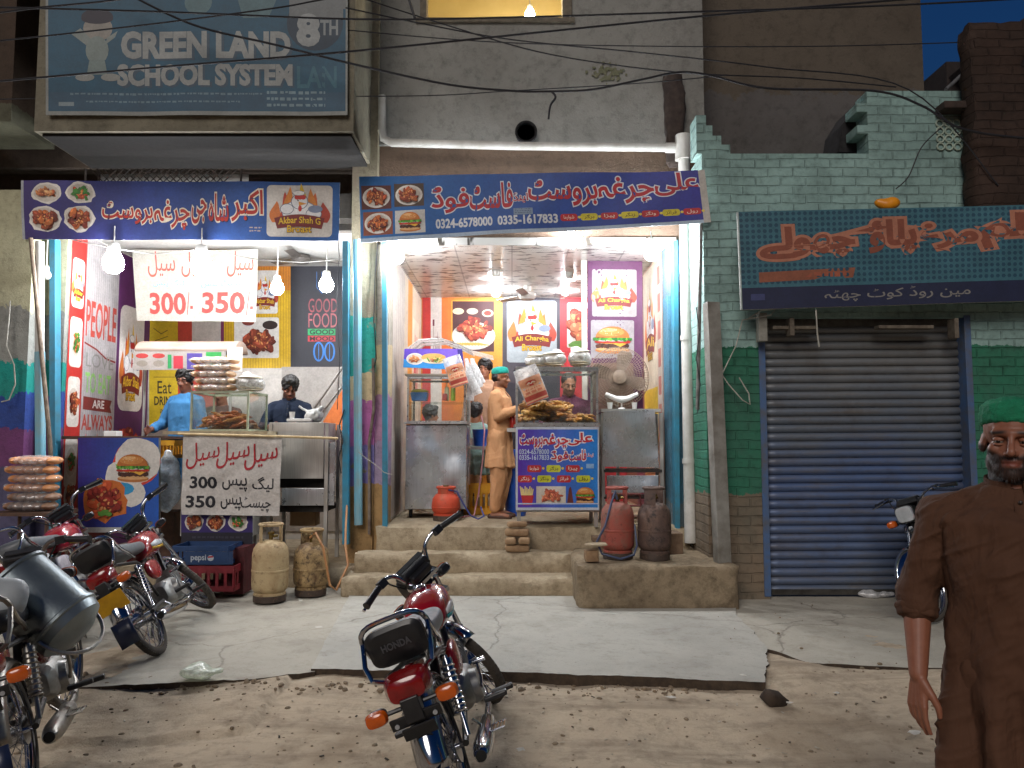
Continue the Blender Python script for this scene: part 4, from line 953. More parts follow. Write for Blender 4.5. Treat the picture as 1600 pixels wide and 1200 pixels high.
A = pxart(1152, 326, 1700, 482, 6.72, corners=[(1152, 331), (1700, 318), (1700, 467), (1158, 484)], wave=lambda u, t: fl(u, t, .004, 1), cell=9)
A.rect(1152, 326, 1700, 482, '#3c6c7a')
for i in range(60):
    for j in range(13):
        L_ = A.L; A.ell(1157 + i * 9.1, 331 + j * 9.1, 3.4, 3.4, '#214a5e', 6); A.L = L_
A.L += 1; A.rect(1152, 448, 1700, 482, '#1e2544'); A.rect(1152, 326, 1154, 482, '#a9b8b4')
for w, a0, a1, b0, b1 in (('اسلم', 1530, 1690, 338, 396), ('مرغ', 1432, 1528, 352, 400), ('پلاؤ', 1335, 1432, 344, 402), ('چھولے', 1184, 1335, 352, 404)):
    A.text(w, a0, b0, a1, b1, '#8a4c38', .05, '#b5785f', .09, rtl=True)
A.poly([(1182, 424), (1334, 420), (1330, 436), (1182, 440)], '#93573f'); scribble(A, 1190, 426, 1322, 436, '#a3583f', 1, .8)
A.text('مین روڈ کوٹ چھٹہ', 1284, 452, 1514, 474, '#85827f', .01, rtl=True); A.rect(1168, 458, 1190, 468, '#3d4470')
sg = A.build('signboard', thick=.03); tag(sg, 'long dim teal signboard with swollen orange lettering above the shutter', 'signboard')

# sale cloth hanging inside the first shop
A = pxart(208, 390, 402, 500, 8.5, corners=[(208, 391), (404, 390), (399, 503), (214, 501)], wave=lambda u, t: fl(u, t, .012, .8, 1), cell=8)
A.rect(208, 390, 402, 500, '#9d9a90')
for x in (230, 282, 354): A.text('سیل', x, 392, x + 42, 432, '#c8473a', .0, rtl=True, shear=.0)
A.text('لیگ پیس', 236, 436, 286, 448, '#5fa3b8', .0, rtl=True); A.text('چیسٹ پیس', 312, 436, 386, 450, '#5fa3b8', .0, rtl=True)
A.text('300', 230, 456, 288, 490, '#c43a34', .03); A.text('/-', 289, 455, 299, 490, '#c43a34', .0); A.text('350', 314, 455, 384, 488, '#c43a34', .03); A.text('/-', 386, 455, 397, 490, '#c43a34', .0)
CLOTH = printed('painted_cloth', .8, .25, 6, .5)
tag(A.build('sale_cloth', mat=CLOTH, thick=.002, maxedge=7), 'white cloth with prices 300 and 350 hung behind the glowing bulbs', 'banner')
# sale cloth on the counter, wrinkled
def wr(u, t):
    p = V((u * 3, t * 3, 1)); return .02 * noise.noise(p) + .012 * noise.noise(V((u * 5 + t * 6, t * 2 - u * 2, 4))) + .010 * abs(noise.noise(V((u * 9 - t * 7, t * 5 + u * 5, 8))))
A = pxart(285, 680, 440, 805, 7.22, corners=[(287, 679), (441, 682), (436, 806), (284, 804)], wave=wr, cell=4, gap=.0022)
A.rect(285, 680, 440, 805, '#d7d2cc')
for x, y in ((290, 690), (338, 688), (382, 690)): A.text('سیل', x, y, x + 52, y + 40, '#b8303a', .005, rtl=True, rise=12)
A.text('300', 297, 745, 340, 764, '#2a2a30', .03); A.text('پیس', 348, 746, 388, 768, '#2a2a30', .01, rtl=True); A.text('لیگ', 396, 744, 430, 768, '#2a2a30', .01, rtl=True)
A.text('350', 292, 775, 338, 794, '#2a2a30', .03); A.text('پیس', 346, 776, 378, 798, '#2a2a30', .01, rtl=True); A.text('چیسٹ', 378, 776, 426, 800, '#2a2a30', .01, rtl=True)
cc = A.build('sale_cloth', mat=CLOTH, thick=.002, maxedge=3.2); tag(cc, 'crumpled white cloth with red lettering tied across the first counter', 'banner')
for p in cc.data.polygons: p.use_smooth = True
tag(MB().tube([P(278, 678, 7.2), P(440, 682, 7.19), P(528, 685, 7.2)], .012, 8).build('rail', M('pale_rope', '#c9b48a', '#a98f66', rough=.8)), 'pale rod along the top of the crumpled counter cloth', 'rod')
A = pxart(283, 798, 395, 832, 7.3); A.rect(283, 798, 395, 850, '#37246e')
for i, x in enumerate((303, 337, 372)): plate(A, x, 816, 30, 28, (0, 0, 1)[i], True)
A.r = (283, 798, 395, 850); A.q = [V(P(*c, 7.3)) for c in ((283, 798), (395, 798), (395, 850), (283, 850))]
A.rect(283, 832, 395, 850, '#1f1c2c'); scribble(A, 300, 838, 380, 845, '#3a3746', 1)
tag(A.build('food_sign', thick=.01), 'purple strip sign with three food plates below the crumpled cloth', 'sign')
# burger board at the foot of the first shop
A = pxart(122, 684, 248, 832, 7.35)
A.grad(122, 684, 248, 832, '#2a1a86', '#1558b8', 18); A.rect(122, 824, 248, 832, '#c9c9c6'); 
A.ell(214, 722, 36, 38, '#d8402c', 22, .05); A.ell(215, 720, 36, 36, '#e7e3dc', 22, .05); A.ell(190, 745, 26, 24, '#e7e3dc', 18, .06); A.ell(205, 770, 22, 22, '#e7e3dc', 16, .06); A.ell(190, 764, 20, 10, '#2fa0d8', 12)
burger(A, 208, 731, 56, 46); A.ell(165, 782, 36, 32, '#d8742c', 20, .15); meat(A, 165, 780, 62, 54, ('#b8341c', '#d8582c', '#8a2014'), 30)
for i in range(6): A.ell(168 + random.uniform(-8, 8), 802 + random.uniform(-3, 3), 6, 3.5, rc('#5f9a3a'), 8, .3)
bb_ = A.build('food_board', thick=.04); tag(bb_, 'glossy blue board showing a burger and red fried chicken', 'board')
# crumpled poster on the food cart
A = pxart(806, 667, 936, 797, 7.48, wave=lambda u, t: fl(u, t, .004, 1.3) + .004 * noise.noise(V((u * 4, t * 4, 0))), cell=6, gap=.0006)
A.rect(806, 667, 936, 797, '#c3cad8'); A.grad(809, 671, 934, 793, '#5a2bb0', '#1580d8', 20)
for w, a0, a1, b0, b1 in (('علی', 886, 926, 676, 696), ('چرغہ', 848, 888, 678, 702), ('بروسٹ', 812, 848, 678, 700)): A.text(w, a0, b0, a1, b1, '#c22534', .03, '#f0ebf0', .07, rtl=True)
for w, a0, a1, b0, b1 in (('فاسٹ', 889, 916, 703, 720), ('فوڈ', 861, 888, 704, 722)): A.text(w, a0, b0, a1, b1, '#c22534', .03, '#f0ebf0', .07, rtl=True)
A.text('اینڈ', 918, 708, 927, 715, '#c22534', .01, '#f0ebf0', .05, rtl=True); A.text('0324-6578000', 811, 702, 858, 710, '#c9d8f0', .02); A.text('0335-1617833', 811, 711, 858, 719, '#c9d8f0', .02)
for i in range(3): x = 824 + i * 30; A.rrect(x, 727, x + 22, 738, 3, ('#c2282c', '#cfd02c', '#c2282c')[i]); A.text(tg[i], x + 4, 729, x + 18, 736, '#f3e6da' if i != 1 else '#443', .01, rtl=True); A.ell(x + 25, 732, 2, 2, '#e2cc4a', 8)
A.rect(916, 725, 928, 732, '#8db4e0')
for i in range(4): x = 809 + i * 30.5; A.rrect(x, 743, x + 22, 754, 3, ('#c2282c', '#cfd02c')[i % 2]); A.text(tg[i + 3], x + 4, 745, x + 18, 752, '#f3e6da' if i % 2 == 0 else '#443a20', .01, rtl=True); A.ell(x + 25, 748, 2, 2, '#e2cc4a', 8)
for i in range(9): A.line([(815 + i * 2, 774), (813 + i * 2.5, 760 + (i % 3) * 2)], 2.0, '#e6cf8a')
A.poly([(814, 774), (834, 774), (831, 789), (817, 789)], '#c2282c'); A.rect(838, 760, 884, 786, '#d8cdbf'); meat(A, 861, 775, 40, 20, ('#b8543a', '#cf6d4c'), 18)
A.poly([(889, 764), (891, 760), (893, 764), (896, 786), (886, 786)], '#6a2418'); burger(A, 914, 774, 32, 28); A.rect(809, 786, 934, 788, '#b9c8e8')
A.build('cart_poster_tmp', maxedge=5)
CART_POSTER = bpy.data.objects['cart_poster_tmp']

# ------------------------------------------------------------------ wall graphics, first shop. wall frame: u = distance along the wall in m, v = height
def wall_left(x, y0, y1, z0, z1, **k): return Art((y0, -z1, y1, -z0), [V((x, y0, z1)), V((x, y1, z1)), V((x, y1, z0)), V((x, y0, z0))], **k)
def ZZ(py, Y): return -PZ(py, Y)
A = wall_left(OX0 + .006, 8.11 - .35, 9.50, .32, 3.69)
Y0, Y1, Y2, Y3 = 7.76, 8.04, 8.72, 9.50
A.rect(Y0, -3.69, Y1, -.32, '#b92a24')
for j in range(4):
    zc = -3.25 + j * .62 + .1; A.rrect(Y0 + .03, zc - .26, Y1 - .03, zc + .26, .05, '#ddd6cc')
    if j == 0: emblem(A, 7.90, zc, .2, .4, 'Akbar', 'Broast')
    else: plate(A, 7.90, zc, .2, .36, (1, 0, 1)[j - 1])
for j in range(2): zc = -.95 + j * .35; plate(A, 7.90, zc, .2, .3, 0)
A.rect(Y1, -3.69, Y2, -1.25, '#aaa6a6'); 
for i in range(16): A.rect(Y1 + i * .0425, -3.69, Y1 + i * .0425 + .006, -1.25, '#8d8a8c')
A.text('PEOPLE', 8.07, -3.02, 8.69, -2.62, '#b4463c', .02); A.line([(8.06, -2.55), (8.3, -2.50), (8.5, -2.42), (8.7, -2.40)], .02, '#8a2a26')
A.text('LOVE', 8.10, -2.45, 8.66, -2.30, '#8b8a86', .0); A.text('TO EAT', 8.10, -2.24, 8.62, -2.02, '#8ac06a', .02); A.poly([(8.08, -1.98), (8.66, -1.96), (8.62, -1.89), (8.66, -1.82), (8.08, -1.84)], '#7a2a26'); A.text('ARE', 8.26, -1.95, 8.50, -1.86, '#e0dad2', .02)
A.text('ALWAYS', 8.06, -1.79, 8.68, -1.62, '#b4463c', .03); A.text('the best', 8.08, -1.58, 8.66, -1.44, '#d8787a', .0); A.text('PEOPLE', 8.08, -1.40, 8.68, -1.28, '#4a4a4c', .0)
A.rect(Y2, -3.69, Y3, -.32, '#5a2560'); A.rrect(8.78, -3.1, 9.36, -1.86, .12, '#e0dcd6'); emblem(A, 9.07, -2.45, .48, 1.0, 'Akbar Shah', 'Broast'); meat(A, 9.06, -1.45, .5, .6, ('#9a2a1c', '#b8402a', '#7a1a12'), 26)
A.rect(Y1, -1.25, Y2, -.32, '#7a2420')
tag(A.build('wall_graphic'), 'printed side wall with red food strip, white slogan and purple logo panel', 'wall graphic')
A = pxart(231, 405, 590, 830, OB - .02)
A.rect(231, 405, 590, 670, '#c8c2ba')
A.rect(233, 405, 278, 500, '#d8902c'); A.rect(278, 405, 350, 670, '#c2402c'); A.rect(233, 500, 278, 668, '#d9b81e')
A.rect(300, 405, 345, 560, '#d9d2ca'); A.rect(345, 405, 356, 580, '#7a2a5a'); A.rect(350, 413, 455, 578, '#d8b01e')
for i in range(24): A.rect(352 + i * 4.3, 413, 353 + i * 4.3, 578, '#b58e18')
A.rect(350, 413, 455, 455, '#d88a2c')
for i in range(24): A.rect(352 + i * 4.3, 413, 353 + i * 4.3, 455, '#b8702a')
A.rrect(394, 423, 434, 492, 4, '#e2ded8'); emblem(A, 414, 458, 36, 58, 'Akbar Shah', 'Broast')
A.rrect(366, 498, 436, 562, 3, '#e2ded8'); A.ell(422, 510, 12, 7, '#2a1a16'); meat(A, 405, 536, 56, 36, ('#8a3a22', '#a8502c', '#6e2818'), 30); A.ell(388, 505, 10, 6, '#7a2a1c')
A.text('Eat', 246, 598, 268, 618, '#3a2f14', .01); A.text('DRINK', 241, 622, 275, 636, '#3a2f14', .03); A.text('and', 250, 640, 268, 648, '#3a2f14', .0); A.text('BE', 262, 650, 272, 656, '#3a2f14', .02)
A.line([(240, 515), (252, 524), (262, 518)], 1.2, '#6a5a18'); A.line([(242, 535), (262, 528)], 1.2, '#6a5a18'); A.line([(240, 592), (274, 592)], .8, '#3a2f14')
A.rect(454, 413, 537, 576, '#262730'); A.text('GOOD', 482, 468, 527, 490, '#9a4a52', .0); A.text('FOOD', 482, 491, 527, 514, '#a85a60', .0); A.rect(481, 516, 524, 526, '#1e9a58'); A.text('GOOD', 484, 517, 522, 525, '#0d2a20', .03); A.rect(481, 527, 524, 536, '#b8303a'); A.text('MOOD', 484, 528, 522, 535, '#2a0d10', .03)
for x in (498, 515):
    for r_ in (4, 0): A.ell(x, 552, 7 + r_ * .4 - (0 if r_ else 1), 14 + r_ * .4 - (0 if r_ else 1), '#2a78c8' if r_ else '#262730', 20)
    A.line([(x, 540), (x, 565)], 1.0, '#2a78c8')
for x in (495, 503, 511): A.line([(x, 425), (x, 450), (503, 460)], 1.0, '#3a6aa8')
A.rect(440, 576, 590, 670, '#a9a39c')
A.rect(231, 670, 590, 830, '#9a8e82')
tag(A.build('wall_graphic', thick=.008), 'printed back wall with yellow panels, chicken picture and black slogan panel', 'wall graphic')
mb = MB(); mb.tube([P(470, 668, 9.35), P(545, 560, 9.35)], .015, 8); mb.tube([P(485, 668, 9.35), P(545, 590, 9.35)], .012, 8); mb.tube([P(505, 668, 9.35), P(548, 620, 9.35)], .012, 8); [mb.cyl(P(x, 670, 9.35), P(x, y, 9.35), .012) for x, y in ((500, 627), (528, 588))]
tag(mb.build('stair_railing', M('satin_steel', '#9a9792', '#7d7a75', rough=.35, metal=.8)), 'slanting steel handrail behind the man in the navy shirt', 'railing')
mb = MB(); mb.add([P(497, 672, 9.1), P(540, 600, 9.1), P(560, 672, 9.1), P(497, 672, 9.2), P(540, 600, 9.2), P(560, 672, 9.2)], [(0, 1, 2), (5, 4, 3), (0, 3, 4, 1), (1, 4, 5, 2), (2, 5, 3, 0)]); tag(mb.build('folded_cloth', M('orange_cloth', '#d0743a', '#b85f2c', rough=.8), smooth=False), 'orange cloth peak behind the foil wrapped burgers', 'cloth')
# painted ceiling swirl
A = Art((0, 0, 3, 1.5), [V((OX1, 8.05, OZC - .002)), V((OX0, 8.05, OZC - .002)), V((OX0, OB, OZC - .002)), V((OX1, OB, OZC - .002))])
A.rect(0, 0, 3, 1.5, '#d6cfcb')
for cx, cy, rx, ry, c_ in ((.8, .6, .75, .5, '#c23a44'), (.85, .62, .6, .36, '#d6cfcb'), (.8, .6, .4, .2, '#c23a44'), (.8, .62, .28, .12, '#d6cfcb'), (2.2, .8, .6, .5, '#7a4a78'), (2.2, .8, .45, .35, '#d6cfcb')): A.ell(cx, cy, rx, ry, c_, 30)
tag(A.build('ceiling_graphic', thick=.003), 'white ceiling panel painted with red and purple rings', 'ceiling graphic')
# ------------------------------------------------------------------ wall graphics, centre shop
A = pxart(660, 455, 985, 800, RB - .01)
A.rect(660, 455, 985, 800, '#c9843c'); A.rect(660, 455, 673, 800, '#b92a24'); A.rect(673, 455, 690, 800, '#cfc6bf'); A.text('Taste', 676, 500, 687, 580, '#6a2a3a', .0)
A.grad(690, 455, 785, 800, '#d8702c', '#dfa03c', 10); A.rrect(705, 469, 774, 553, 3, '#e6a23a'); A.rect(707, 471, 772, 551, '#4a2226'); A.ell(740, 526, 34, 22, '#ddd4c8', 24); meat(A, 742, 513, 50, 34, ('#a83a2a', '#c85a3a', '#8a2a1c'), 34); A.ell(716, 487, 9, 5, '#d9c9a8'); A.ell(762, 490, 9, 6, '#d9c9a8'); A.ell(762, 490, 6, 4, '#a82a1c'); A.ell(738, 487, 9, 5, '#cfc0a8')
for i in range(9): A.line([(714 + i * 4, 537), (724 + i * 5, 541)], 1.6, '#dba84e')
A.grad(785, 455, 875, 800, '#454048', '#3a3640', 3); A.rrect(792, 470, 870, 568, 5, '#aab4b9'); emblem(A, 831, 512, 66, 80, 'Ali Chargha', 'Broast')
A.rect(875, 455, 985, 800, '#c2343a'); A.rrect(886, 473, 960, 545, 3, '#d9d0c8'); meat(A, 908, 510, 42, 60, ('#c8543a', '#d87a54', '#a83a2a'), 30); A.ell(900, 540, 12, 6, '#5f8a3a', 12, .3)
A.rect(785, 600, 875, 800, '#2f2c36')
tag(A.build('wall_graphic', thick=.008), 'printed back wall with roast chicken picture and rooster emblem on dark panel', 'wall graphic')
A = wall_left(LX - .012, 8.06, 10.68, .70, 3.5); A.rect(9.0, -3.5, 10.68, -.7, '#c9b9a4'); A.rect(9.3, -3.5, 9.7, -.7, '#d88a2c'); A.rrect(9.75, -3.1, 10.4, -1.6, .08, '#dcc9b4'); A.text('Ali', 9.85, -2.9, 10.3, -2.2, '#c2343a', .02); A.r = (8.06, -3.5, 10.68, -.7)
A.rect(8.06, -3.5, 9.0, -.7, '#beb4aa')
for i in range(7):
    A.line([(8.1 + i * .14, -3.5), (8.15 + i * .13, -2.2), (8.08 + i * .14, -.75)], .012, '#8a7d74')
tag(A.build('wall_graphic', thick=.004), 'pale side wall lining with an orange strip beside the steam trolley', 'wall graphic')
# right side wall of the centre shop; near end is at the greater u
A = Art((0, -3.5, 2.6, -.7), [V((RX - .012, 10.66, 3.5)), V((RX - .012, 8.06, 3.5)), V((RX - .012, 8.06, .7)), V((RX - .012, 10.66, .7))])
A.rect(0, -3.5, 2.6, -.7, '#8e5a48'); A.rect(1.5, -3.5, 2.35, -.7, '#d9cdb4'); A.rect(1.5, -2.1, 2.35, -1.5, '#d8b42c'); A.rect(1.5, -1.5, 2.35, -.7, '#cf8f58')
emblem(A, 1.93, -2.85, .6, .9, 'Ali', 'Broast'); A.ell(1.93, -1.3, .3, .45, '#c07a4a', 20); A.rect(2.35, -3.5, 2.6, -.7, '#c9bcae')
for i in range(9): A.rect(2.40, -3.4 + i * .3, 2.55, -3.2 + i * .3, '#b8766a')
A.rect(.9, -3.5, 1.5, -.7, '#7a3a4a'); meat(A, 1.2, -2.0, .5, 1.6, ('#8a4a3a', '#a86a54', '#6a2a2c'), 20)
tag(A.build('wall_graphic', thick=.004), 'side wall print in cream and yellow next to the broad blue upright', 'wall graphic')
A = pxart(918, 380, 1004, 660, 8.5, corners=[(918, 403), (1004, 403), (1004, 660), (918, 660)], wave=lambda u, t: fl(u, t, .012, .6), cell=8)
A.rect(918, 380, 1004, 660, '#57204e'); A.rrect(925, 400, 995, 481, 3, '#9a9494'); emblem(A, 959, 438, 62, 66, 'Ali Chargha', 'Broast'); A.rrect(923, 487, 991, 552, 3, '#9a9396'); burger(A, 957, 520, 62, 48); A.rect(923, 560, 990, 640, '#8a6a5c')
tag(A.build('hanging_banner', maxedge=8), 'purple hanging banner with rooster emblem above a burger, behind the fan', 'banner')
tag(MB().box(P(913, 520, 8.5) * 1, (.06, .05, 2.0)).build('partition_post', M('white_panel', '#cfc9c2'), smooth=False, bev=.005), 'white upright between the back wall and the hanging purple banner', 'post')
# ------------------------------------------------------------------ lamps
GLOW = emit('bulb_glow', '#f6f9ff', 170.0); GLOW3 = emit('bulb_glow_strong', '#f8faff', 215.0); GLOW2 = emit('bulb_glow_soft', '#f8faff', 105.0); SOCK = M('bulb_socket', '#d8d8d4', '#a9a9a4', rough=.4, bmp=0)
WARM = emit('warm_glow', '#ffe6b8', 200.0)
def bulb(px, py, Y, label, r=.062, cord=.14, on=True, mat=None):
    t = thing('light_bulb', label, 'light bulb', P(px, py, Y), group='bare bulbs over the stalls' if on else None)
    mb = MB(); k = r / .062
    mb.lathe([(0, -r), (r * .5, -r * .88), (r * .88, -r * .5), (r, 0), (r * .94, r * .4), (r * .7, r * .9), (r * .52, r * 1.15)], 20)
    mb.build('glass_bulb', mat or (GLOW if on else M('opal_glass', '#c9c9c2', '#b5b5ae', rough=.3, bmp=0)), t)
    MB().lathe([(r * .55, r * 1.12), (r * .62, r * 1.3), (r * .5, r * 2.0), (r * .3, r * 2.1), (.006, r * 2.2), (.006, r * 2.2 + cord)], 16).build('socket', SOCK, t)
    return t
for a in ((177, 412, 7.42, 'glowing bulb at the upper end of the sale cloth, beside the slogan wall', .10, .16, True, GLOW2),
          (314, 416, 7.36, 'glowing bulb in front of the middle of the sale cloth', .10, .16, True, GLOW2),
          (433, 451, 8.0, 'glowing bulb on a cord between the sale cloth and the black slogan panel', .068, .30, True, GLOW2),
          (510, 446, 8.0, 'glowing bulb on a cord in front of the black slogan panel', .075, .30, True, GLOW2),
          (620, 401, 7.58, 'glowing bulb under the sagging banner beside the marble side wall', .074, .06, True, GLOW3),
          (893, 378, 7.70, 'glowing bulb close under the middle of the sagging banner', .066, .05),
          (1018, 396, 7.50, 'glowing bulb above the cream and yellow side wall print', .074, .06, True, GLOW3),
          (775, 399, 8.6, 'glowing bulb nearest the street on the ceiling above the boy in the green cap', .066, .08),
          (770, 432, 9.4, 'glowing bulb in the middle of the ceiling over the roast chicken picture', .062, .08),
          (775, 458, 10.1, 'lowest glowing bulb of the row over the roast chicken picture', .055, .1),
          (893, 408, 8.9, 'glowing bulb on the ceiling close to the upright by the purple banner', .062, .08),
          (893, 432, 9.4, 'second glowing bulb on the ceiling by the upright near the purple banner', .062, .10),
          (883, 456, 10.2, 'small farthest glowing bulb over the red panel beside the upright', .05, .1)): bulb(*a)
bulb(72, 430, 7.4, 'unlit white bulb hanging on the pale pillar beside the blue frame', .045, .25, False)
bulb(828, 24, 8.6, 'warm lit bulb inside the upstairs window', .06, .5, True, WARM)
mb = MB(); mb.cyl(P(604, 577, 8.85), P(619, 577, 8.85), .045, n=16); mb.cyl(P(602, 577, 8.85), P(604, 577, 8.85), .03)
t = tag(mb.build('lamp', emit('case_glow', '#f4f8ff', 40.0)), 'small bright lamp at the end of the purple case header', 'lamp')
t = tag(MB().ell(P(178, 265, 8.4), (.05, .05, .05)).build('light_bulb', GLOW), 'lamp shining behind the diamond grille above the first banner', 'light bulb')
WIRE = M('thin_wire', '#8f8d88', '#6d6b66', rough=.5, bmp=0)
mb = MB(); mb.tube([P(100, 372, 7.6), P(177, 388, 7.42), P(240, 397, 7.4), P(314, 390, 7.36), P(400, 405, 7.7), P(470, 410, 7.95), P(535, 405, 7.9)], .006, 6)
tag(mb.build('string_wire', WIRE), 'thin wire carrying the bulbs across the first shop', 'wire')
# ceiling fans
def ceiling_fan(px, py, Y, zc, label, spin, r=.5, col='#b9b5ae'):
    c = P(px, py, Y); t = thing('ceiling_fan', label, 'ceiling fan', c, spin, 'ceiling fans'); m = M('fan_enamel' + col[1:], col, rough=.35, bmp=0)
    MB().lathe([(0, -.05), (.09, -.045), (.12, 0), (.11, .04), (.05, .06), (0, .06)], 24).build('motor', m, t)
    MB().cyl((0, 0, .05), (0, 0, zc - c.z), .012).lathe([(.05, zc - c.z - .07), (.05, zc - c.z)], 16).build('rod', m, t)
    for k in range(3):
        mb = MB(); mb.box((r * .62, 0, .0), (r * .78, .11, .006), rot=(R(10), 0, 0)); mb.box((.14, 0, .0), (.12, .03, .01)); mb.xf(Matrix.Rotation(k * 2 * math.pi / 3, 4, 'Z')); mb.build('blade', m, t, smooth=False, bev=.002)
ceiling_fan(824, 463, 9.9, ZC, 'pale ceiling fan in front of the rooster emblem on the dark panel', .3)
ceiling_fan(775, 418, 9.0, ZC, 'ceiling fan between the bulbs above the roast chicken picture', .9)
ceiling_fan(890, 418, 9.1, ZC, 'ceiling fan among the bulbs by the purple hanging banner', 1.4)
ceiling_fan(470, 405, 8.9, OZC, 'dark ceiling fan above the black slogan panel', .5, .45, '#4a4642')

# ------------------------------------------------------------------ steel carts and cases
def steel(name, c, rough, metal, wav):
    if name in MATS: return MATS[name]
    m, n, l, b = nm(name); MATS[name] = m; v = posn(n); mp = n.new('ShaderNodeMapping'); mp.inputs['Scale'].default_value = (60, 60, 1.2); l.new(v, mp.inputs[0])
    g_ = nse(n, l, mp.outputs[0], 3, 4, .6); c2 = tuple(x * .75 for x in lin(c))
    col = ramp(n, l, g_, [(.35, c), (.65, c2)]); col = mix(n, l, ramp(n, l, nse(n, l, v, 2.5, 6, .7), [(.62, 0.0), (.85, .3)]), col, '#7d766a')
    l.new(col, b.inputs['Base Color']); b.inputs['Metallic'].default_value = metal
    l.new(ramp(n, l, nse(n, l, v, 4, 5, .7), [(.3, rough - .08), (.7, rough + .12)]), b.inputs['Roughness'])
    bump(n, l, b, math_(n, l, 'ADD', nse(n, l, v, 3.2, 0, .5), math_(n, l, 'MULTIPLY', g_, .004)), wav, .12); return m
STEEL = steel('brushed_steel', '#c6cbd0', .26, .72, .6)
STEELD = steel('dull_steel', '#b5b2ac', .36, .62, .35)
EDGE = M('bright_trim', '#c9cac8', '#a5a6a4', rough=.3, metal=.8)
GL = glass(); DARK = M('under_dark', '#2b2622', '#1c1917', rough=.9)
def panel(mb, px0, py0, px1, py1, Y, d=.03):
    a = P(px0, py0, Y); b_ = P(px1, py1, Y); mb.box(((a.x + b_.x) / 2, Y + d / 2, (a.z + b_.z) / 2), (abs(b_.x - a.x), d, abs(a.z - b_.z))); return mb
def case(t, x0, x1, y0, y1, z0, z1, r=.010, top=True, mat=None):
    e = MB()
    for x in (x0, x1):
        for y in (y0, y1): e.box((x, y, (z0 + z1) / 2), (r * 2, r * 2, z1 - z0))
    for z in (z0, z1):
        for y in (y0, y1): e.box(((x0 + x1) / 2, y, z), (x1 - x0 + r * 2, r * 2.2, r * 2.2))
        for x in (x0, x1): e.box((x, (y0 + y1) / 2, z), (r * 2.2, y1 - y0 - r * 2.2, r * 2.2))
    e.build('frame', mat or EDGE, t, smooth=False)
    for nm_, c, s in (('glass_pane', ((x0 + x1) / 2, y0, (z0 + z1) / 2), (x1 - x0 - 2 * r, .004, z1 - z0 - 2 * r)), ('glass_pane', (x0, (y0 + y1) / 2, (z0 + z1) / 2), (.004, y1 - y0 - 2 * r, z1 - z0 - 2 * r)), ('glass_pane', (x1, (y0 + y1) / 2, (z0 + z1) / 2), (.004, y1 - y0 - 2 * r, z1 - z0 - 2 * r))):
        MB().box(c, s).build(nm_, GL, t, smooth=False)
    if top: MB().box(((x0 + x1) / 2, (y0 + y1) / 2, z1 + .014), (x1 - x0 + .04, y1 - y0 + .04, .012)).build('top_panel', EDGE, t, smooth=False)
# steam trolley at the left of the centre shop
Y = 8.3; X0, X1 = PX(634, Y), PX(729, Y); ZB = PZ(805, Y)
t = thing('display_trolley', 'polished steel trolley with a glass case, beside the marble side wall', 'trolley', (0, 0, 0))
mb = MB(); mb.box(((X0 + X1) / 2, Y + .32, (PZ(664, Y) + PZ(796, Y)) / 2), (X1 - X0, .60, PZ(664, Y) - PZ(796, Y))); mb.build('cabinet', STEEL, t, smooth=False, bev=.006)
mb = MB(); mb.box(((X0 + X1) / 2, Y + .31, PZ(661, Y)), (X1 - X0 + .03, .66, .02)); mb.build('worktop', EDGE, t, smooth=False)
for x in (X0 + .05, X1 - .05):
    mb = MB(); mb.torus((x, Y + .1, ZF + .055), (1, 0, 0), .035, .016, 16, 8); mb.box((x, Y + .1, ZF + .11), (.05, .05, .04)); mb.build('castor', M('black_rubber', '#1a1a1a', '#262626', rough=.8), t)
case(t, X0 + .02, X1 - .02, Y + .02, Y + .55, PZ(659, Y), PZ(590, Y), top=False)
A = pxart(632, 544, 728, 580, Y - .03, corners=[(632, 545), (722, 545), (726, 578), (630, 574)]); A.grad(632, 544, 728, 564, '#5a3ab0', '#7a5cc8', 8); A.rect(632, 564, 728, 580, '#2a8ad0'); plate(A, 650, 563, 28, 22, 2); A.ell(680, 560, 20, 8, '#d8a85c', 18, .04); A.ell(682, 566, 20, 5, '#e8d8b8', 16, .1); meat(A, 682, 563, 30, 8, ('#c8643a', '#5f9a3a', '#e8c86a'), 12); A.rect(720, 545, 728, 578, '#3a2a8a')
A.build('header_sign', t, thick=.02)
MB().box(((X0 + X1) / 2 - .02, Y + .28, PZ(585, Y)), (X1 - X0, .5, .02)).build('hood_panel', M('white_panel', '#cfc9c2'), t, smooth=False)
mb = MB(); g_ = [P(636, 545, Y), P(655, 531, Y), P(690, 529, Y), P(716, 538, Y), P(738, 548, Y), P(770, 556, Y)]
for dy in (0, .25, .5): mb.tube([p + V((0, dy, 0)) for p in g_[:5]], .008, 6)
mb.build('hood_rib', EDGE, t)
rg_ = [[p + V((0, dy, .005)) for dy in (0, .17, .34, .5)] for p in g_]
mb = MB(); mb.loft(rg_, caps=False, closed_ring=False); mb.build('hood_film', film('hood_film', .45), t)
mb = MB(); mb.box(((X0 + X1) / 2, Y + .3, PZ(628, Y)), (X1 - X0 - .06, .46, .008)); mb.build('glass_shelf', GL, t, smooth=False)
SHZ = PZ(626, Y)
def plain(name, mb, mat, label, cat, group=None, **k): return tag(mb.build(name, mat, **k), label, cat, group)
plain('plastic_tub', MB().loft([[V((PX(652, Y) + sx * .095 * f, Y + .2 + sy * .07 * f, SHZ + z)) for sx, sy in ((-1, -1), (1, -1), (1, 1), (-1, 1))] for z, f in ((.006, .85), (.08, 1.0), (.10, 1.05))]), M('blue_plastic', '#2c7fd0', '#2a6cb4', rough=.35, bmp=0), 'blue plastic tub under a yellow cloth on the trolley shelf', 'tub', smooth=False, bev=.008)
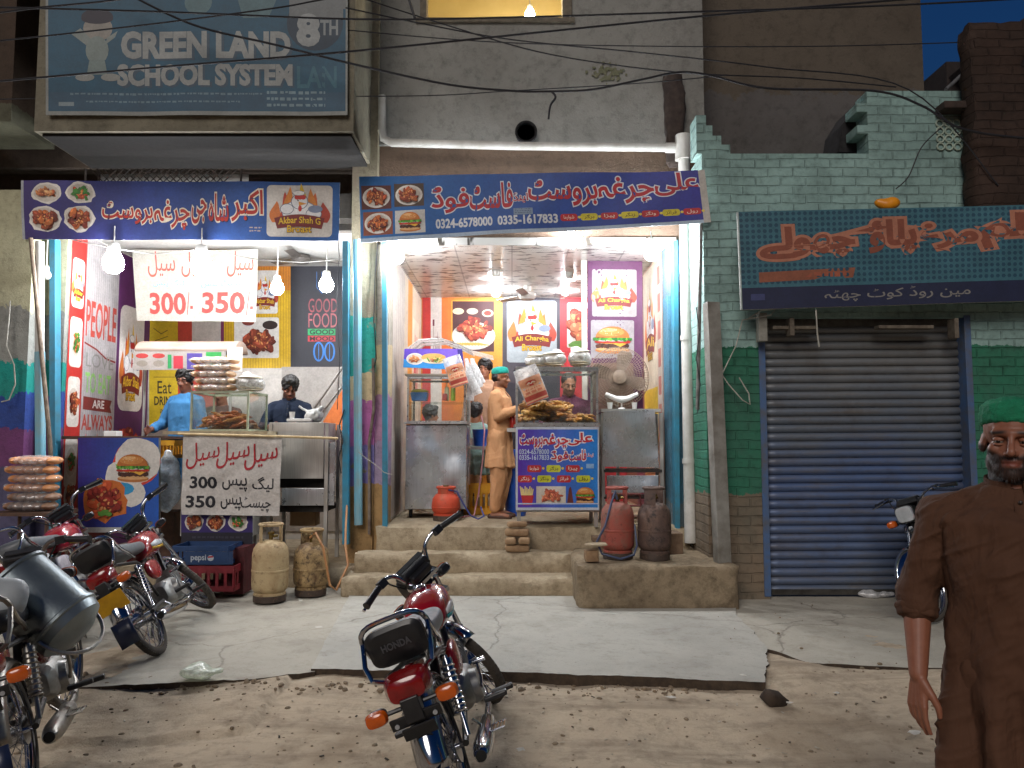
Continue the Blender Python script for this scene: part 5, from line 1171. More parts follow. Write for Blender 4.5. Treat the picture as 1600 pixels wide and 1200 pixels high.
mb = MB(); mb.ell((PX(652, Y), Y + .2, SHZ + .115), (.10, .07, .025)); plain('folded_cloth', mb, M('yellow_cloth', '#d8cc2c', '#c2a82c', rough=.8), 'yellow cloth lying on the blue tub', 'cloth')
for px_, c_, lb_ in ((696, '#d9cfa0', 'cream squeeze bottle beside the green one on the trolley shelf'), (706, '#a9c23a', 'green squeeze bottle on the trolley shelf')):
    plain('squeeze_bottle', MB().lathe([(.024, 0), (.026, .02), (.026, .13), (.018, .15), (.008, .155), (.004, .20)], 16, Matrix.Translation((PX(px_, Y), Y + .15, SHZ + .006))), M('bottle' + c_, c_, rough=.3, bmp=0), lb_, 'squeeze bottle', 'squeeze bottles on the trolley')
plain('sauce_jar', MB().lathe([(.03, 0), (.03, .06), (.026, .075), (.0, .075)], 16, Matrix.Translation((PX(694, Y), Y + .08, SHZ + .006))), M('red_sauce', '#a82a20', rough=.3, bmp=0), 'small red jar in front of the squeeze bottles', 'jar')
# food cart with poster
Y = 7.52; X0, X1 = PX(806, Y), PX(935, Y); YB = Y + .55
ct = thing('food_cart', 'food cart with a blue menu poster and a glass case of fried chicken', 'food cart')
CART_POSTER.name = 'menu_poster'; CART_POSTER.parent = ct
mb = MB(); mb.box(((X0 + X1) / 2, (Y + YB) / 2 + .01, (PZ(668, Y) + PZ(800, Y)) / 2), (X1 - X0, YB - Y, PZ(668, Y) - PZ(800, Y))); mb.build('cabinet', STEELD, ct, smooth=False, bev=.005)
mb = MB(); mb.box(((X0 + X1) / 2, (Y + YB) / 2, PZ(665, Y)), (X1 - X0 + .04, YB - Y + .04, .022)); mb.build('worktop', EDGE, ct, smooth=False)
for x in (X0 + .03, X1 - .03):
    for y in (Y + .03, YB - .04): MB().box((x, y, (PZ(800, Y) + ZF) / 2 - (.0 if y > 7.6 else .0)), (.035, .035, PZ(800, Y) - ZF)).build('leg', STEELD, ct, smooth=False)
case(ct, X0 + .01, X1 - .01, Y + .01, YB, PZ(662, Y), PZ(578, Y), top=False)
MB().box(((X0 + X1) / 2, (Y + YB) / 2, PZ(578, Y) + .014), (X1 - X0 + .04, YB - Y + .04, .012)).build('top_panel', GL, ct, smooth=False)
mb = MB(); panel(mb, 806, 573, 935, 580, Y - .012, .02); mb.build('case_rim', EDGE, ct, smooth=False)
# right steel griddle stand
Y = 7.9; t = thing('griddle_stand', 'tilted steel griddle stand between the menu cart and the blue upright', 'stand')
mb = MB(); a, b_, c, d = P(943, 643, Y - .05), P(1023, 640, Y - .05), P(1030, 731, Y), P(941, 729, Y); off = V((0, .03, 0))
mb.add([a, b_, c, d, a + off, b_ + off, c + off, d + off], [(0, 1, 2, 3), (7, 6, 5, 4), (0, 4, 5, 1), (1, 5, 6, 2), (2, 6, 7, 3), (3, 7, 4, 0)]); mb.build('front_panel', STEEL, t, smooth=False)
mb = MB(); panel(mb, 948, 743, 1029, 770, Y - .02, .02); mb.build('lower_panel', STEEL, t, smooth=False, bev=.003)
mb = MB(); mb.box((PX(986, Y), Y + .15, PZ(641, Y)), (.62, .32, .03)); mb.build('worktop', STEELD, t, smooth=False)
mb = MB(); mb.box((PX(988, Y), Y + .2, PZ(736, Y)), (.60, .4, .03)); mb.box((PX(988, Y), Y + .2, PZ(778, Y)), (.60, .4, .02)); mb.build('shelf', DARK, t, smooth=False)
for x in (942, 1033):
    for dy in (.02, .28): MB().box((PX(x, Y), Y + dy, (ZF + PZ(645, Y)) / 2), (.035, .035, PZ(645, Y) - ZF)).build('leg', STEELD, t, smooth=False)
wz = PZ(639, Y) + .002
for px_, lb_ in ((955, 'white paper cup at the cart side of the griddle stand'), (994, 'white paper cup at the wall side of the griddle stand')):
    plain('paper_cup', MB().lathe([(.022, 0), (.03, .07), (.0, .07)], 16, Matrix.Translation((PX(px_, Y), Y + .1, wz))), M('paper', '#dcdad6', '#cfccc8', rough=.7), lb_, 'paper cup')
mb = MB(); c = V((PX(974, Y), Y + .12, wz + .035)); mb.lathe([(.045, -.035), (.03, -.02), (.008, -.01), (.008, .05), (.05, .055)], 16, Matrix.Translation(c))
for s in (-1, 1): mb.tube([c + V((0, 0, .065)), c + V((s * .06, -.01, .075)), c + V((s * .17, 0, .125))], [.04, .03, .022], 10)
plain('paper_wrap', mb, M('paper', '#dcdad6'), 'twisted white paper napkins fanned out between the two paper cups', 'napkins')
# pedestal fan
Y = 8.36; c = P(966, 590, Y); t = thing('pedestal_fan', 'large brown wire caged pedestal fan behind the griddle stand', 'pedestal fan', (c.x, c.y, ZF)); h = c.z - ZF
BR = M('brown_enamel', '#8d7c6c', '#6c5c4e', rough=.4); 
mb = MB(); rr_ = .335
for k in range(72): a = k * 2 * math.pi / 72; mb.tube([(0, -.10, h), (math.cos(a) * rr_ * .6, -.09, h + math.sin(a) * rr_ * .6), (math.cos(a) * rr_, -.01, h + math.sin(a) * rr_)], .0028, 4)
for r_ in [rr_] + [rr_ * k / 12 for k in range(3, 12)]: mb.torus((0, -.01 if r_ == rr_ else -.08, h), (0, 1, 0), r_, .005 if r_ == rr_ else .003, 40, 6)
mb.build('cage', BR, t)
mb = MB(); mb.lathe([(0, 0), (.07, .005), (.075, .03), (.03, .04), (0, .04)], 24, Matrix.Translation((0, -.09, h)) @ Matrix.Rotation(R(90), 4, 'X')); mb.build('hub', BR, t)
for k in range(4):
    T = Matrix.Translation((0, -.03, h)) @ Matrix.Rotation(k * math.pi / 2 + .3, 4, 'Y'); mb = MB(); ring = []
    for r_, w_ in ((.05, .05), (.15, .13), (.25, .16), (.30, .10)): ring.append([T @ V((r_, -.03 + .0, -w_ / 2)), T @ V((r_, .03, w_ / 2)), T @ V((r_ + .002, .033, w_ / 2)), T @ V((r_ + .002, -.027, -w_ / 2))])
    mb.loft(ring); mb.build('blade', BR, t)
MB().ell((0, .12, h), (.09, .12, .09)).build('motor', BR, t); MB().cyl((0, .1, .03), (0, .1, h), .02).build('pole', STEELD, t); MB().lathe([(.22, 0), (.22, .02), (.05, .05), (0, .05)], 28, Matrix.Translation((0, .1, 0))).build('base', BR, t)
# interior odds and ends of the centre shop
def crate(px, py, Y, size, mat, label, z=None, bars=True, name='plastic_crate', rz=0):
    c = P(px, py, Y); z = z if z is not None else c.z; w, d, h = size; t = thing(name, label, 'crate', (c.x, Y, z), rz)
    mb = MB(); th = .012; mb.box((0, 0, .01), (w, d, .016))
    for s in (-1, 1):
        mb.box((0, s * d / 2, h * .86), (w, th, h * .28)); mb.box((0, s * d / 2, h * .12), (w, th, h * .2)); mb.box((s * w / 2, 0, h * .86), (th, d, h * .28)); mb.box((s * w / 2, 0, h * .12), (th, d, h * .2))
        n = 7
        for k in range(n + 1): x = -w / 2 + w * k / n; mb.box((x, s * d / 2, h / 2), (w / n * .35, th * .8, h * .7))
        for k in range(5): y = -d / 2 + d * k / 4; mb.box((s * w / 2, y, h / 2), (th * .8, d * .1, h * .7))
    mb.build('crate_body', mat, t, smooth=False); return t
YC = M('yellow_crate', '#d8a01c', '#c2841c', rough=.5); 
crate(748, 790, 8.9, (.42, .32, .34), YC, 'yellow plastic crate behind the boy in the peach tunic', z=ZF)
Y = 9.3
mb = MB(); mb.box((PX(748, Y), Y, PZ(700, Y)), (.5, .5, .03)); [mb.cyl((PX(748, Y) + sx * .2, Y + sy * .2, ZF), (PX(748, Y) + sx * .2, Y + sy * .2, PZ(702, Y)), .015) for sx in (-1, 1) for sy in (-1, 1)]; mb.cyl((PX(735, Y), Y - .25, ZF), (PX(735, Y), Y - .25, PZ(620, Y)), .015)
plain('side_table', mb, STEELD, 'small steel table with a blue bucket behind the boy', 'table', smooth=False)
plain('bucket', MB().lathe([(.085, 0), (.105, .19), (.112, .2), (.10, .2), (.0, .19)], 24, Matrix.Translation((PX(752, Y), Y - .05, PZ(697, Y)))), M('deep_blue_plastic', '#1f55b8', '#1a479a', rough=.35, bmp=0), 'blue bucket on the small steel table', 'bucket')
plain('cooking_pot', MB().lathe([(.07, 0), (.08, .01), (.08, .1), (.085, .1), (.0, .09)], 24, Matrix.Translation((PX(731, Y), Y - .15, PZ(697, Y)))), EDGE, 'steel pot beside the blue bucket', 'pot')
mb = MB(); mb.box((PX(800, 8.3), 8.3, PZ(745, 8.3)), (.10, .3, .62)); plain('blue_drum', MB().lathe([(.11, 0), (.12, .05), (.12, .7), (.10, .74), (0, .74)], 20, Matrix.Translation((PX(806, 8.6), 8.65, ZF))), M('deep_blue_plastic', '#1f55b8'), 'tall blue drum between the boy and the menu cart', 'drum')
plain('red_bottle', MB().lathe([(.03, 0), (.03, .12), (.012, .16), (.012, .2), (0, .2)], 14, Matrix.Translation((PX(801, 8.3), 8.3, PZ(668, 8.3)))), M('red_sauce', '#a82a20'), 'red bottle at the corner of the menu cart behind the boy', 'bottle')
MB().box((PX(801, 8.3), 8.3, PZ(672, 8.3)), (.12, .2, .04)).build('ledge', STEELD, ct, smooth=False)
plain('gas_hose', MB().tube([P(752, 650, 9.0), P(757, 672, 8.9), P(754, 720, 8.8), P(748, 770, 8.7), V((PX(742, 8.6), 8.5, ZF + .02)), V((PX(725, 8.5), 8.4, ZF + .012)), V((PX(712, 8.4), 8.15, ZF + .02))], .009, 8), M('pink_hose', '#c98a94', '#b07a80', rough=.5, bmp=0), 'pink rubber hose trailing from the steel table to the trolley', 'hose')
# hanging bags of buns
def print_bag(px, py, Y, w, h, tilt, label):
    c = P(px, py, Y); T = Matrix.Translation(c) @ Matrix.Rotation(tilt, 4, 'Y'); t = thing('bun_bag', label, 'bag', mat=T, group='printed bun bags hanging by the cases')
    mb = MB(); rings = []
    for z, k, th in ((h * .5, .95, .008), (h * .3, 1.0, .02), (0, 1.0, .05), (-h * .35, .98, .05), (-h * .5, .9, .012)): rings.append([V((w / 2 * k * math.cos(a), th * math.sin(a), z)) for a in np.linspace(0, 2 * math.pi, 16, endpoint=False)])
    mb.loft(rings); mb.build('film', film('bag_film', .35), t)
    mb = MB(); 
    for i in range(3):
        for j in range(2): mb.ell(((j - .5) * w * .42, .0, -h * .30 + i * h * .2), (w * .22, .035, h * .1), 12, 8)
    mb.build('bun', M('bun_crust', '#c9854a', '#dba468', rough=.5, scale=12, bmp=0), t)
    A = Art((0, 0, 10, 10), [V((-w * .46, -.055, h * .2)), V((w * .46, -.055, h * .2)), V((w * .46, -.055, -h * .48)), V((-w * .46, -.055, -h * .48))], wave=lambda u, v: -.03 * (2 * u - 1) ** 2 + .004 * math.sin(v * 12))
    A.grid(0, 0, 10, 10, '#d9a27c', 8, 8); A.grid(0, 0, 10, 3.4, '#cf8f6a', 8, 3); A.grid(0, 7, 10, 10, '#b8483a', 8, 3); A.text('Dawn', 2.6, 1.2, 7.4, 3.4, '#b8281f', .04, '#efe0cc', .04, shear=.6) if False else A.ell(5, 2.4, 2.6, 1.1, '#b8281f', 18); A.line([(3.3, 2.6), (4.2, 2.0), (5, 2.7), (5.8, 2.0), (6.8, 2.5)], .35, '#efe0cc')
    for k in range(6): A.grid(1 + (k % 3) * 2.8, 4.0 + (k // 3) * 1.4, 3.2 + (k % 3) * 2.8, 4.9 + (k // 3) * 1.4, rc('#c06a48'), 2, 1)
    A.build('print', t, thick=.001)
print_bag(712, 580, 8.12, .20, .33, R(-18), 'printed bun bag hanging from the steam trolley header')
print_bag(830, 601, 7.38, .24, .36, R(-22), 'printed bun bag held against the chicken case by the boy')
mb = MB()
for k in range(6):
    a = P(730 + random.uniform(-4, 12), 560, 8.25 + .03 * k); b_ = P(742 + random.uniform(-10, 12), 618 + random.uniform(-20, 8), 8.25 + .03 * k); mb.tube([a, a.lerp(b_, .4) + V((.02 * (k % 3 - 1), 0, 0)), b_], [.012, .035, .05], 7, flat=.3)
plain('plastic_bags', mb, film('white_film', .75), 'bunch of white carrier bags hanging at the side of the trolley', 'bags')

# ------------------------------------------------------------------ bagged breads
def soft(mb, vox=.008, amp=.006, sc=22, seed=0): me = fuse(mb, vox, 3); return roughen(me, amp, sc, seed)
NAAN = M('pale_dough', '#ded6c4', '#cfc3aa', rough=.55, scale=6); 
def naan_bag(c, w, h, label, seed):
    t = thing('bread_bag', label, 'bread bag', c, group='bagged flatbread on the chicken case'); rg = random.Random(seed); mb = MB()
    n = 9
    for k in range(n): mb.ell((rg.uniform(-.012, .012), rg.uniform(-.01, .01), .012 + h * .85 * k / n), (w / 2 * rg.uniform(.9, 1), w / 2 * .9, .011), 18, 6, rot=(rg.uniform(-.08, .08), rg.uniform(-.08, .08), 0))
    mb.build('flatbread', NAAN, t)
    mb = MB(); mb.ell((0, 0, h * .45), (w * .55, w * .5, h * .56)); mb.ell((rg.uniform(-.05, .05), 0, h * .98), (.05, .04, .03)); me = soft(mb, .01, .012, 16, seed); me.materials.append(film('milky_film', .5)); link(me, 'film', t)
zc_ = PZ(573, 7.7) + .02
for px_, w, h, lb_ in ((838, .21, .12, 'bag of flatbread on the case nearest the boy'), (866, .24, .15, 'bag of flatbread in the middle of the three on the case'), (907, .22, .18, 'tallest bag of flatbread at the fan end of the case')): naan_bag((PX(px_, 7.7), 7.75, PZ(572, 7.52) + .022), w, h, lb_, px_)
BUNM = M('bun_pink', '#d6a883', '#e6c6a4', rough=.5, scale=10)
def bun_pack(c, w, d, label, group, seed, col=BUNM, h=.075):
    t = thing('bun_pack', label, 'pack of buns', c, group=group); rg = random.Random(seed); mb = MB(); n = 5
    for k in range(n): mb.ell((-w / 2 + w * (k + .5) / n, 0, h * .45), (w / n * .56, d * .42, h * .42), 12, 8)
    mb.build('bun', col, t)
    mb = MB(); mb.ell((0, 0, h * .46), (w * .53, d * .5, h * .53), 20, 10); mb.ell((-w * .52, 0, h * .6), (.035, .03, .018)); me = soft(mb, .009, .010, 24, seed); me.materials.append(film('pack_film', .2)); link(me, 'film', t)

# ------------------------------------------------------------------ fried chicken heaps
def chicken_mats(): return [M('fried_crust', '#c47f38', '#8a4d1e', rough=.45, scale=25, bscale=80, bmp=.6), M('golden_crust', '#e0a352', '#b06f2c', rough=.45, scale=25, bscale=80, bmp=.6), M('red_crust', '#b8602a', '#7d3618', rough=.4, scale=22, bscale=70, bmp=.6)]
CM = chicken_mats(); protos = []
for k in range(4):
    mb = MB(); rg = random.Random(k); mb.ell((0, 0, 0), (.085, .05, .022), 14, 8); mb.ell((.05, .01, .004), (.05, .035, .02)); mb.ell((-.05, -.012, 0), (.045, .04, .022)); mb.chain([(.07, 0, 0), (.12, .01, .0)], [.014, .010], 8)
    protos.append(roughen(fuse(mb, .007, 1), .010, 40, k))
def piece(k, m, loc, rot, s, label, group):
    me = protos[k].copy(); me.materials.clear(); me.materials.append(m); return me
PM = {}
def heap(x0, x1, y0, y1, z0, hfun, n, mats, label, group, s=1.0, seed=1):
    rg = random.Random(seed)
    for i in range(n):
        u = rg.random(); w = rg.random(); x = x0 + (x1 - x0) * u; y = y0 + (y1 - y0) * w; H = hfun(u) * (1 - .45 * abs(2 * w - .7))
        z = z0 + .02 + max(0, H - .03) * (rg.random() ** .45); k = rg.randrange(4); m = rg.choice(mats); key = (k, m.name)
        if key not in PM: me = protos[k].copy(); me.materials.append(m); PM[key] = me
        o = link(PM[key], 'chicken_piece', smooth=True, ang=70, loc=(x, y, z)); o.rotation_euler = (rg.uniform(-.45, .45), rg.uniform(-.4, .4), rg.uniform(0, 6.3)); o.scale = (s, s, s); tag(o, label, 'fried chicken', group)
CX0, CX1 = PX(806, 7.52) + .12, PX(935, 7.52) - .10
heap(CX0, CX1, 7.60, 8.0, PZ(660, 7.52), lambda u: .25 if u < .62 else (.25 - (u - .62) * 1.6 if u < .72 else .075), 120, CM[:2], 'fried chicken piece piled in the glass case of the menu cart', 'fried chicken pieces heaped in the menu cart case', 1.0, 3)

# ------------------------------------------------------------------ first shop counter
Y = 7.34; X0, X1 = PX(295, Y), PX(377, Y); YB = Y + .62; ZT = PZ(677, Y); c1 = thing('food_counter', 'chicken counter of the first shop with a glass case on top', 'counter')
mb = MB(); mb.box((PX(342, Y), Y + .33, (ZT + PZ(838, Y)) / 2), (PX(396, Y) - PX(284, Y), .62, ZT - PZ(838, Y))); mb.build('cabinet', STEELD, c1, smooth=False)
mb = MB(); mb.box((PX(340, Y), Y + .30, ZT + .005), (PX(442, Y) - PX(280, Y), .70, .03)); mb.build('worktop', M('pale_board', '#b9a98c', '#8b7a60', rough=.7), c1, smooth=False)
case(c1, X0, PX(384, Y), Y + .06, YB, ZT + .03, PZ(612, Y), r=.009, mat=M('green_trim', '#8f9a84', '#b5b59c', rough=.5), top=False)
MB().box(((X0 + PX(384, Y)) / 2, Y + .34, PZ(612, Y) + .012), (PX(384, Y) - X0 + .03, .60, .008)).build('top_panel', GL, c1, smooth=False)
for x in (290, 392): MB().box((PX(x, Y), Y + .2, (PZ(838, Y) + .1) / 2 + .05), (.04, .04, PZ(838, Y) - .1)).build('leg', STEELD, c1, smooth=False)
heap(X0 + .10, PX(380, Y) - .08, Y + .14, YB - .1, ZT + .025, lambda u: .13 + .10 * math.sin(u * 3), 85, [CM[0], CM[2]], 'red brown fried chicken piece in the first shop glass case', 'fried chicken pieces in the first shop case', .85, 8)
zt = PZ(612, Y) + .02
for k, (dx, w) in enumerate(((0, .40), (.01, .39), (-.02, .42), (.01, .44), (-.01, .46))):
    bun_pack((PX(322, Y) + dx, Y + .22, zt + k * .067), w, .24, ('bottom pack of the buns on the first glass case', 'pack of buns second from the bottom on the glass case', 'middle pack of the five bun packs on the glass case', 'pack of buns just under the top one on the glass case', 'topmost pack of buns on the first glass case')[k], 'bun packs stacked on the glass case', 30 + k)
naan_bag((PX(376, Y), Y + .25, zt), .27, .17, 'clear bag of pale flatbread beside the stacked bun packs', 77)
# steel cabinet in the right half of the first shop
Y = 7.6; t = thing('steel_cabinet', 'tall grey steel griddle cabinet between the cloth and the blue upright', 'cabinet')
mb = MB(); panel(mb, 421, 660, 505, 748, Y, .5); mb.build('upper_body', STEELD, t, smooth=False, bev=.004)
mb = MB(); panel(mb, 440, 763, 506, 790, Y - .01, .05); mb.build('lower_panel', STEEL, t, smooth=False, bev=.004)
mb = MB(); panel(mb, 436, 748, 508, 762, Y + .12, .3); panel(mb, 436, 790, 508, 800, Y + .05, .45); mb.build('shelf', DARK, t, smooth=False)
for x in (424, 512): 
    for dy in (0, .5): MB().box((PX(x, Y), Y + dy, (OZF + PZ(662, Y)) / 2), (.035, .035, PZ(662, Y) - OZF)).build('leg', STEELD, t, smooth=False)
plain('metal_sheet', MB().box((PX(517, 7.62), 7.62, PZ(740, 7.62)), (.10, .02, .62)), STEEL, 'narrow steel side sheet next to the blue upright of the first shop', 'sheet', smooth=False)
z_ = PZ(659, Y) + .002
plain('serving_tray', MB().box((PX(466, Y), Y + .1, z_ + .015), (.25, .14, .03)), M('paper', '#dcdad6'), 'white tray on the tall grey steel cabinet', 'tray', smooth=False, bev=.006)
plain('paper_cup', MB().lathe([(.022, 0), (.03, .07), (0, .07)], 14, Matrix.Translation((PX(452, Y), Y + .1, z_ + .03))), M('paper', '#dcdad6'), 'white cup standing on the tray by the man in the navy shirt', 'paper cup')
mb = MB(); c = V((PX(484, Y), Y + .16, z_ + .06)); mb.ell(c, (.10, .08, .07)); mb.tube([c + V((-.04, -.02, .03)), c + V((-.15, -.02, .10))], [.02, .015], 8); mb.tube([c + V((.03, 0, .04)), c + V((.10, -.02, .09))], [.03, .02], 8); me = soft(mb, .008, .012, 25, 5); me.materials.append(M('foil_paper', '#c9c9c4', '#8f8f8b', rough=.5, scale=15)); tag(link(me, 'paper_wrap', smooth=True), 'crumpled white wrapping heap at the end of the steel cabinet', 'wrapping')
# shelves of cartons seen under the cabinet
plain('carton', MB().box((PX(480, 8.0), 8.0, PZ(808, 8.0)), (.26, .2, .16)), M('cardboard', '#a98a66', '#8f7252', rough=.85), 'brown carton under the tall grey steel cabinet', 'carton', smooth=False, bev=.004)
# canopy over drinks sign inside the first shop
Y = 8.2; t = thing('counter_canopy', 'beige barrel canopy with a printed drinks strip behind the bun packs', 'canopy')
mb = MB(); rings = []
for px_ in np.linspace(208, 366, 8):
    rings.append([V((PX(px_, Y), Y + .18 - .2 * math.cos(a), PZ(549, Y) + .13 * math.sin(a))) for a in np.linspace(0, math.pi, 10)])
mb.loft(rings, caps=True, closed_ring=False); o = mb.build('hood', M('beige_vinyl', '#a48f82', '#8a766a', rough=.5, scale=4), t); o.modifiers.new('s', 'SOLIDIFY').thickness = .006
A = pxart(208, 549, 352, 578, Y - .03); A.rect(208, 549, 352, 578, '#9c948d'); 
for x, c_ in ((222, 0), (248, 1), (312, 2)): 
    if c_ < 2: A.ell(x, 556, 10, 4, '#a8302c', 12); A.ell(x, 568, 9, 5, '#8a8074', 12)
A.rect(292, 552, 316, 577, '#4a3a8a'); A.rect(322, 550, 346, 577, '#1f8a3a'); A.rect(262, 554, 268, 576, '#1f8a4a'); A.rect(271, 556, 286, 576, '#b82a3a'); 
A.build('print_strip', t, thick=.01)
for x in (212, 350): MB().cyl((PX(x, Y), Y + .18, OZF), (PX(x, Y), Y + .18, PZ(560, Y)), .015).build('leg', STEELD, t)
plain('food_sign', MB().box((PX(366, 8.15), 8.12, PZ(562, 8.15)), (.16, .02, .26)), M('white_panel', '#cfc9c2'), 'small pale sign board at the end of the beige canopy', 'sign', smooth=False)
# things behind the burger board
plain('table_top', MB().box((PX(200, 7.9), 7.9, PZ(684, 7.9)), (1.0, .6, .03)).box((PX(170, 7.9), 7.9, PZ(684, 7.9) - .45), (.05, .5, .86)).box((PX(252, 7.9), 7.9, PZ(684, 7.9) - .45), (.05, .5, .86)), M('brown_board', '#5c4030', '#3d2b21', rough=.7), 'brown table behind the glossy burger board', 'table', smooth=False)
plain('box', MB().box((PX(178, 7.8), 7.8, PZ(679, 7.8)), (.13, .12, .07)), M('paper', '#dcdad6'), 'small white box on the brown table', 'box', smooth=False, bev=.004)
crate(262, 700, 7.75, (.24, .26, .18), YC, 'yellow crate between the burger board and the crumpled cloth', z=PZ(716, 7.75))
mb = MB(); c = P(262, 752, 7.62); mb.ell(c, (.13, .09, .30)); mb.ell(c + V((0, 0, .28)), (.05, .04, .05)); me = soft(mb, .014, .03, 9, 3); me.materials.append(film('blue_white_film', .8, (.72, .82, .9))); tag(link(me, 'plastic_bag', smooth=True), 'bulging pale blue carrier bag hanging beside the burger board', 'bag')
plain('trestle', MB().box((PX(262, 7.85), 7.85, .55), (.34, .3, .5)), M('brown_board', '#5c4030'), 'dark stand under the yellow crate', 'stand', smooth=False)
# bun packs on the street stand
mb = MB(); c = P(52, 800, 6.85); mb.box((c.x, 6.85, PZ(797, 6.85) - .02), (.56, .42, .03)); [mb.cyl((c.x + sx * .22, 6.85 + sy * .16, .09), (c.x + sx * .22, 6.85 + sy * .16, PZ(797, 6.85) - .02), .015) for sx in (-1, 1) for sy in (-1, 1)]
tb = tag(mb.build('stand', M('brown_board', '#5c4030'), smooth=False), 'dark low stand heaped with bun packs at the foot of the pale pillar', 'stand')
z0_ = PZ(797, 6.85); 
for k in range(6):
    bun_pack((c.x + (.02 if k % 2 else -.01), 6.83, z0_ + k * .080), .42 - .01 * (k % 2), .26, ('bottom bun pack of the street stand', 'second lowest bun pack of the street stand', 'third lowest bun pack of the street stand', 'fourth bun pack up on the street stand', 'bun pack just below the top on the street stand', 'topmost bun pack on the street stand')[k], 'bun packs on the street stand', 50 + k, M('bun_dark', '#8a6a58', '#a98468', rough=.5) if k < 2 else M('bun_orange', '#c98452', '#dba070', rough=.5), .085)
# bottle crates
crate(332, 860, 7.12, (.53, .34, .23), M('red_crate', '#8a2430', '#6a1c24', rough=.5), 'dark red bottle crate standing on the pavement under a blue crate', z=PZ(925, 6.95))
t = crate(325, 860, 7.12, (.50, .34, .17), M('blue_crate', '#1f3f6c', '#1a3358', rough=.5), 'blue bottle crate with a white drink mark on a dark red crate', z=PZ(925, 6.95) + .235)
A = pxart(296, 864, 340, 878, 6.93); A.rect(288, 860, 364, 882, '#1f3f6c'); A.r = (288, 860, 364, 882); A.q = [P(*c_, 6.935) for c_ in ((288, 862), (364, 862), (364, 882), (288, 882))]; A.text('pepsi', 298, 865, 322, 878, '#c9d2dc', .02); A.ell(329, 871, 5, 5, '#c9d2dc', 16); A.poly([(325, 868), (333, 867), (333, 870), (325, 871)], '#b8303a')
o = A.build('crate_label', None, thick=.002); o.parent = t; o.matrix_parent_inverse = Matrix.Translation(V(t.location)).inverted()
plain('carton', MB().box((PX(378, 7.2), 7.25, .32), (.18, .3, .42)), M('wine_board', '#5a1f24', '#3f171b', rough=.7), 'wine coloured box beside the bottle crates behind the cylinder', 'box', smooth=False)

# ------------------------------------------------------------------ gas cylinders
def rust(name, a, b_, c_, hi=.6):
    if name in MATS: return MATS[name]
    m, n, l, b = nm(name); MATS[name] = m; v = objc(n)
    col = mix(n, l, ramp(n, l, nse(n, l, v, 5, 8, .7, .5), [(.45, 0.0), (.62, 1.0)]), a, b_)
    col = mix(n, l, ramp(n, l, nse(n, l, v, 14, 8, .75), [(hi - .06, 0.0), (hi + .06, 1.0)]), col, c_)
    l.new(col, b.inputs['Base Color']); b.inputs['Roughness'].default_value = .65; b.inputs['Metallic'].default_value = .1; bump(n, l, b, nse(n, l, v, 40, 8, .7), .5, .01); return m
def cylinder(loc, r, h, mat, top, label, hose=None, rz=0.0):
    t = thing('gas_cylinder', label, 'gas cylinder', loc, rz, 'cooking gas cylinders'); b = h * .72
    mb = MB(); mb.lathe([(r * .80, 0), (r * .86, 0), (r * .88, .07), (r * .80, .08), (r * .86, .085), (r * .97, .11), (r, .14), (r, b * .52), (r * 1.025, b * .53), (r * 1.025, b * .56), (r, b * .57), (r, b - .09), (r * .93, b - .03), (r * .72, b + .015), (r * .3, b + .04), (0, b + .045)], 36); mb.build('tank', mat, t)
    MB().lathe([(r * .78, .0), (r * .90, .0), (r * .90, .055), (r * .78, .055)], 36).build('foot_ring', rust('foot_rust', '#4d4038', '#3a2f28', '#6a5444'), t)
    mb = MB(); hr = r * .62; z0, z1 = b - .0, h
    for a0, a1 in ((-.65, .65), (math.pi - .65, math.pi + .65)):
        seg = np.linspace(a0, a1, 10)
        mb.loft([[V((hr * math.cos(a) * 1.02, hr * math.sin(a) * 1.02, z)) for z in (z0, z1 - .02)] + [V((hr * math.cos(a) * .98, hr * math.sin(a) * .98, z)) for z in (z1 - .02, z0)] for a in seg])
    mb.torus((0, 0, z1 - .015), (0, 0, 1), hr, .013, 32, 8); mb.build('collar', top, t)
    mb = MB(); mb.cyl((0, 0, b + .03), (0, 0, b + .09), .018); mb.cyl((0, 0, b + .09), (0, 0, b + .11), .03, .03, 10); mb.cyl((0, 0, b + .07), (.06, 0, b + .075), .012); mb.build('valve', M('brass', '#8a7544', '#5f4f30', rough=.4, metal=.9), t)
    return t
CREAM = rust('cream_rust', '#b5a07a', '#a08560', '#5a4028', .62); CREAM2 = rust('cream_rust_heavy', '#a58c62', '#5d442e', '#3a291d', .56)
REDC = rust('red_rust', '#96493c', '#7d5a4c', '#4d2f28', .62); GREYC = rust('brown_rust', '#57463f', '#6b5448', '#352b29', .58); ORC = rust('orange_paint_worn', '#c2482c', '#a8543c', '#6a3426', .66)
def gat(px, pyb, z): g = PG(px, pyb, z); return g
g = PG(412, 944, .098); cylinder((g.x, g.y + .16, .098), .158, .68, CREAM, CREAM, 'cream gas cylinder with peeling paint beside the bottle crates', rz=.4)
g = PG(478, 934, .098); cylinder((g.x, g.y + .16, .098), .158, .60, CREAM2, CREAM2, 'rustier cream gas cylinder with an orange hose looping over it', rz=-.6)
o_ = V((g.x, g.y + .16, .098))
plain('gas_hose', MB().tube([o_ + V((.0, -.05, .52)), o_ + V((.06, -.10, .57)), o_ + V((.14, -.14, .45)), o_ + V((.17, -.12, .28)), o_ + V((.20, -.10, .1)), o_ + V((.24, -.02, .04)), o_ + V((.32, .10, .25)), o_ + V((.28, .15, .42)), o_ + V((.25, .3, .60)), o_ + V((.22, .5, .9))], .011, 8), M('orange_hose', '#b9875a', '#a06e44', rough=.5, bmp=0), 'orange hose looping from the rustier cream cylinder up to the counter', 'hose')
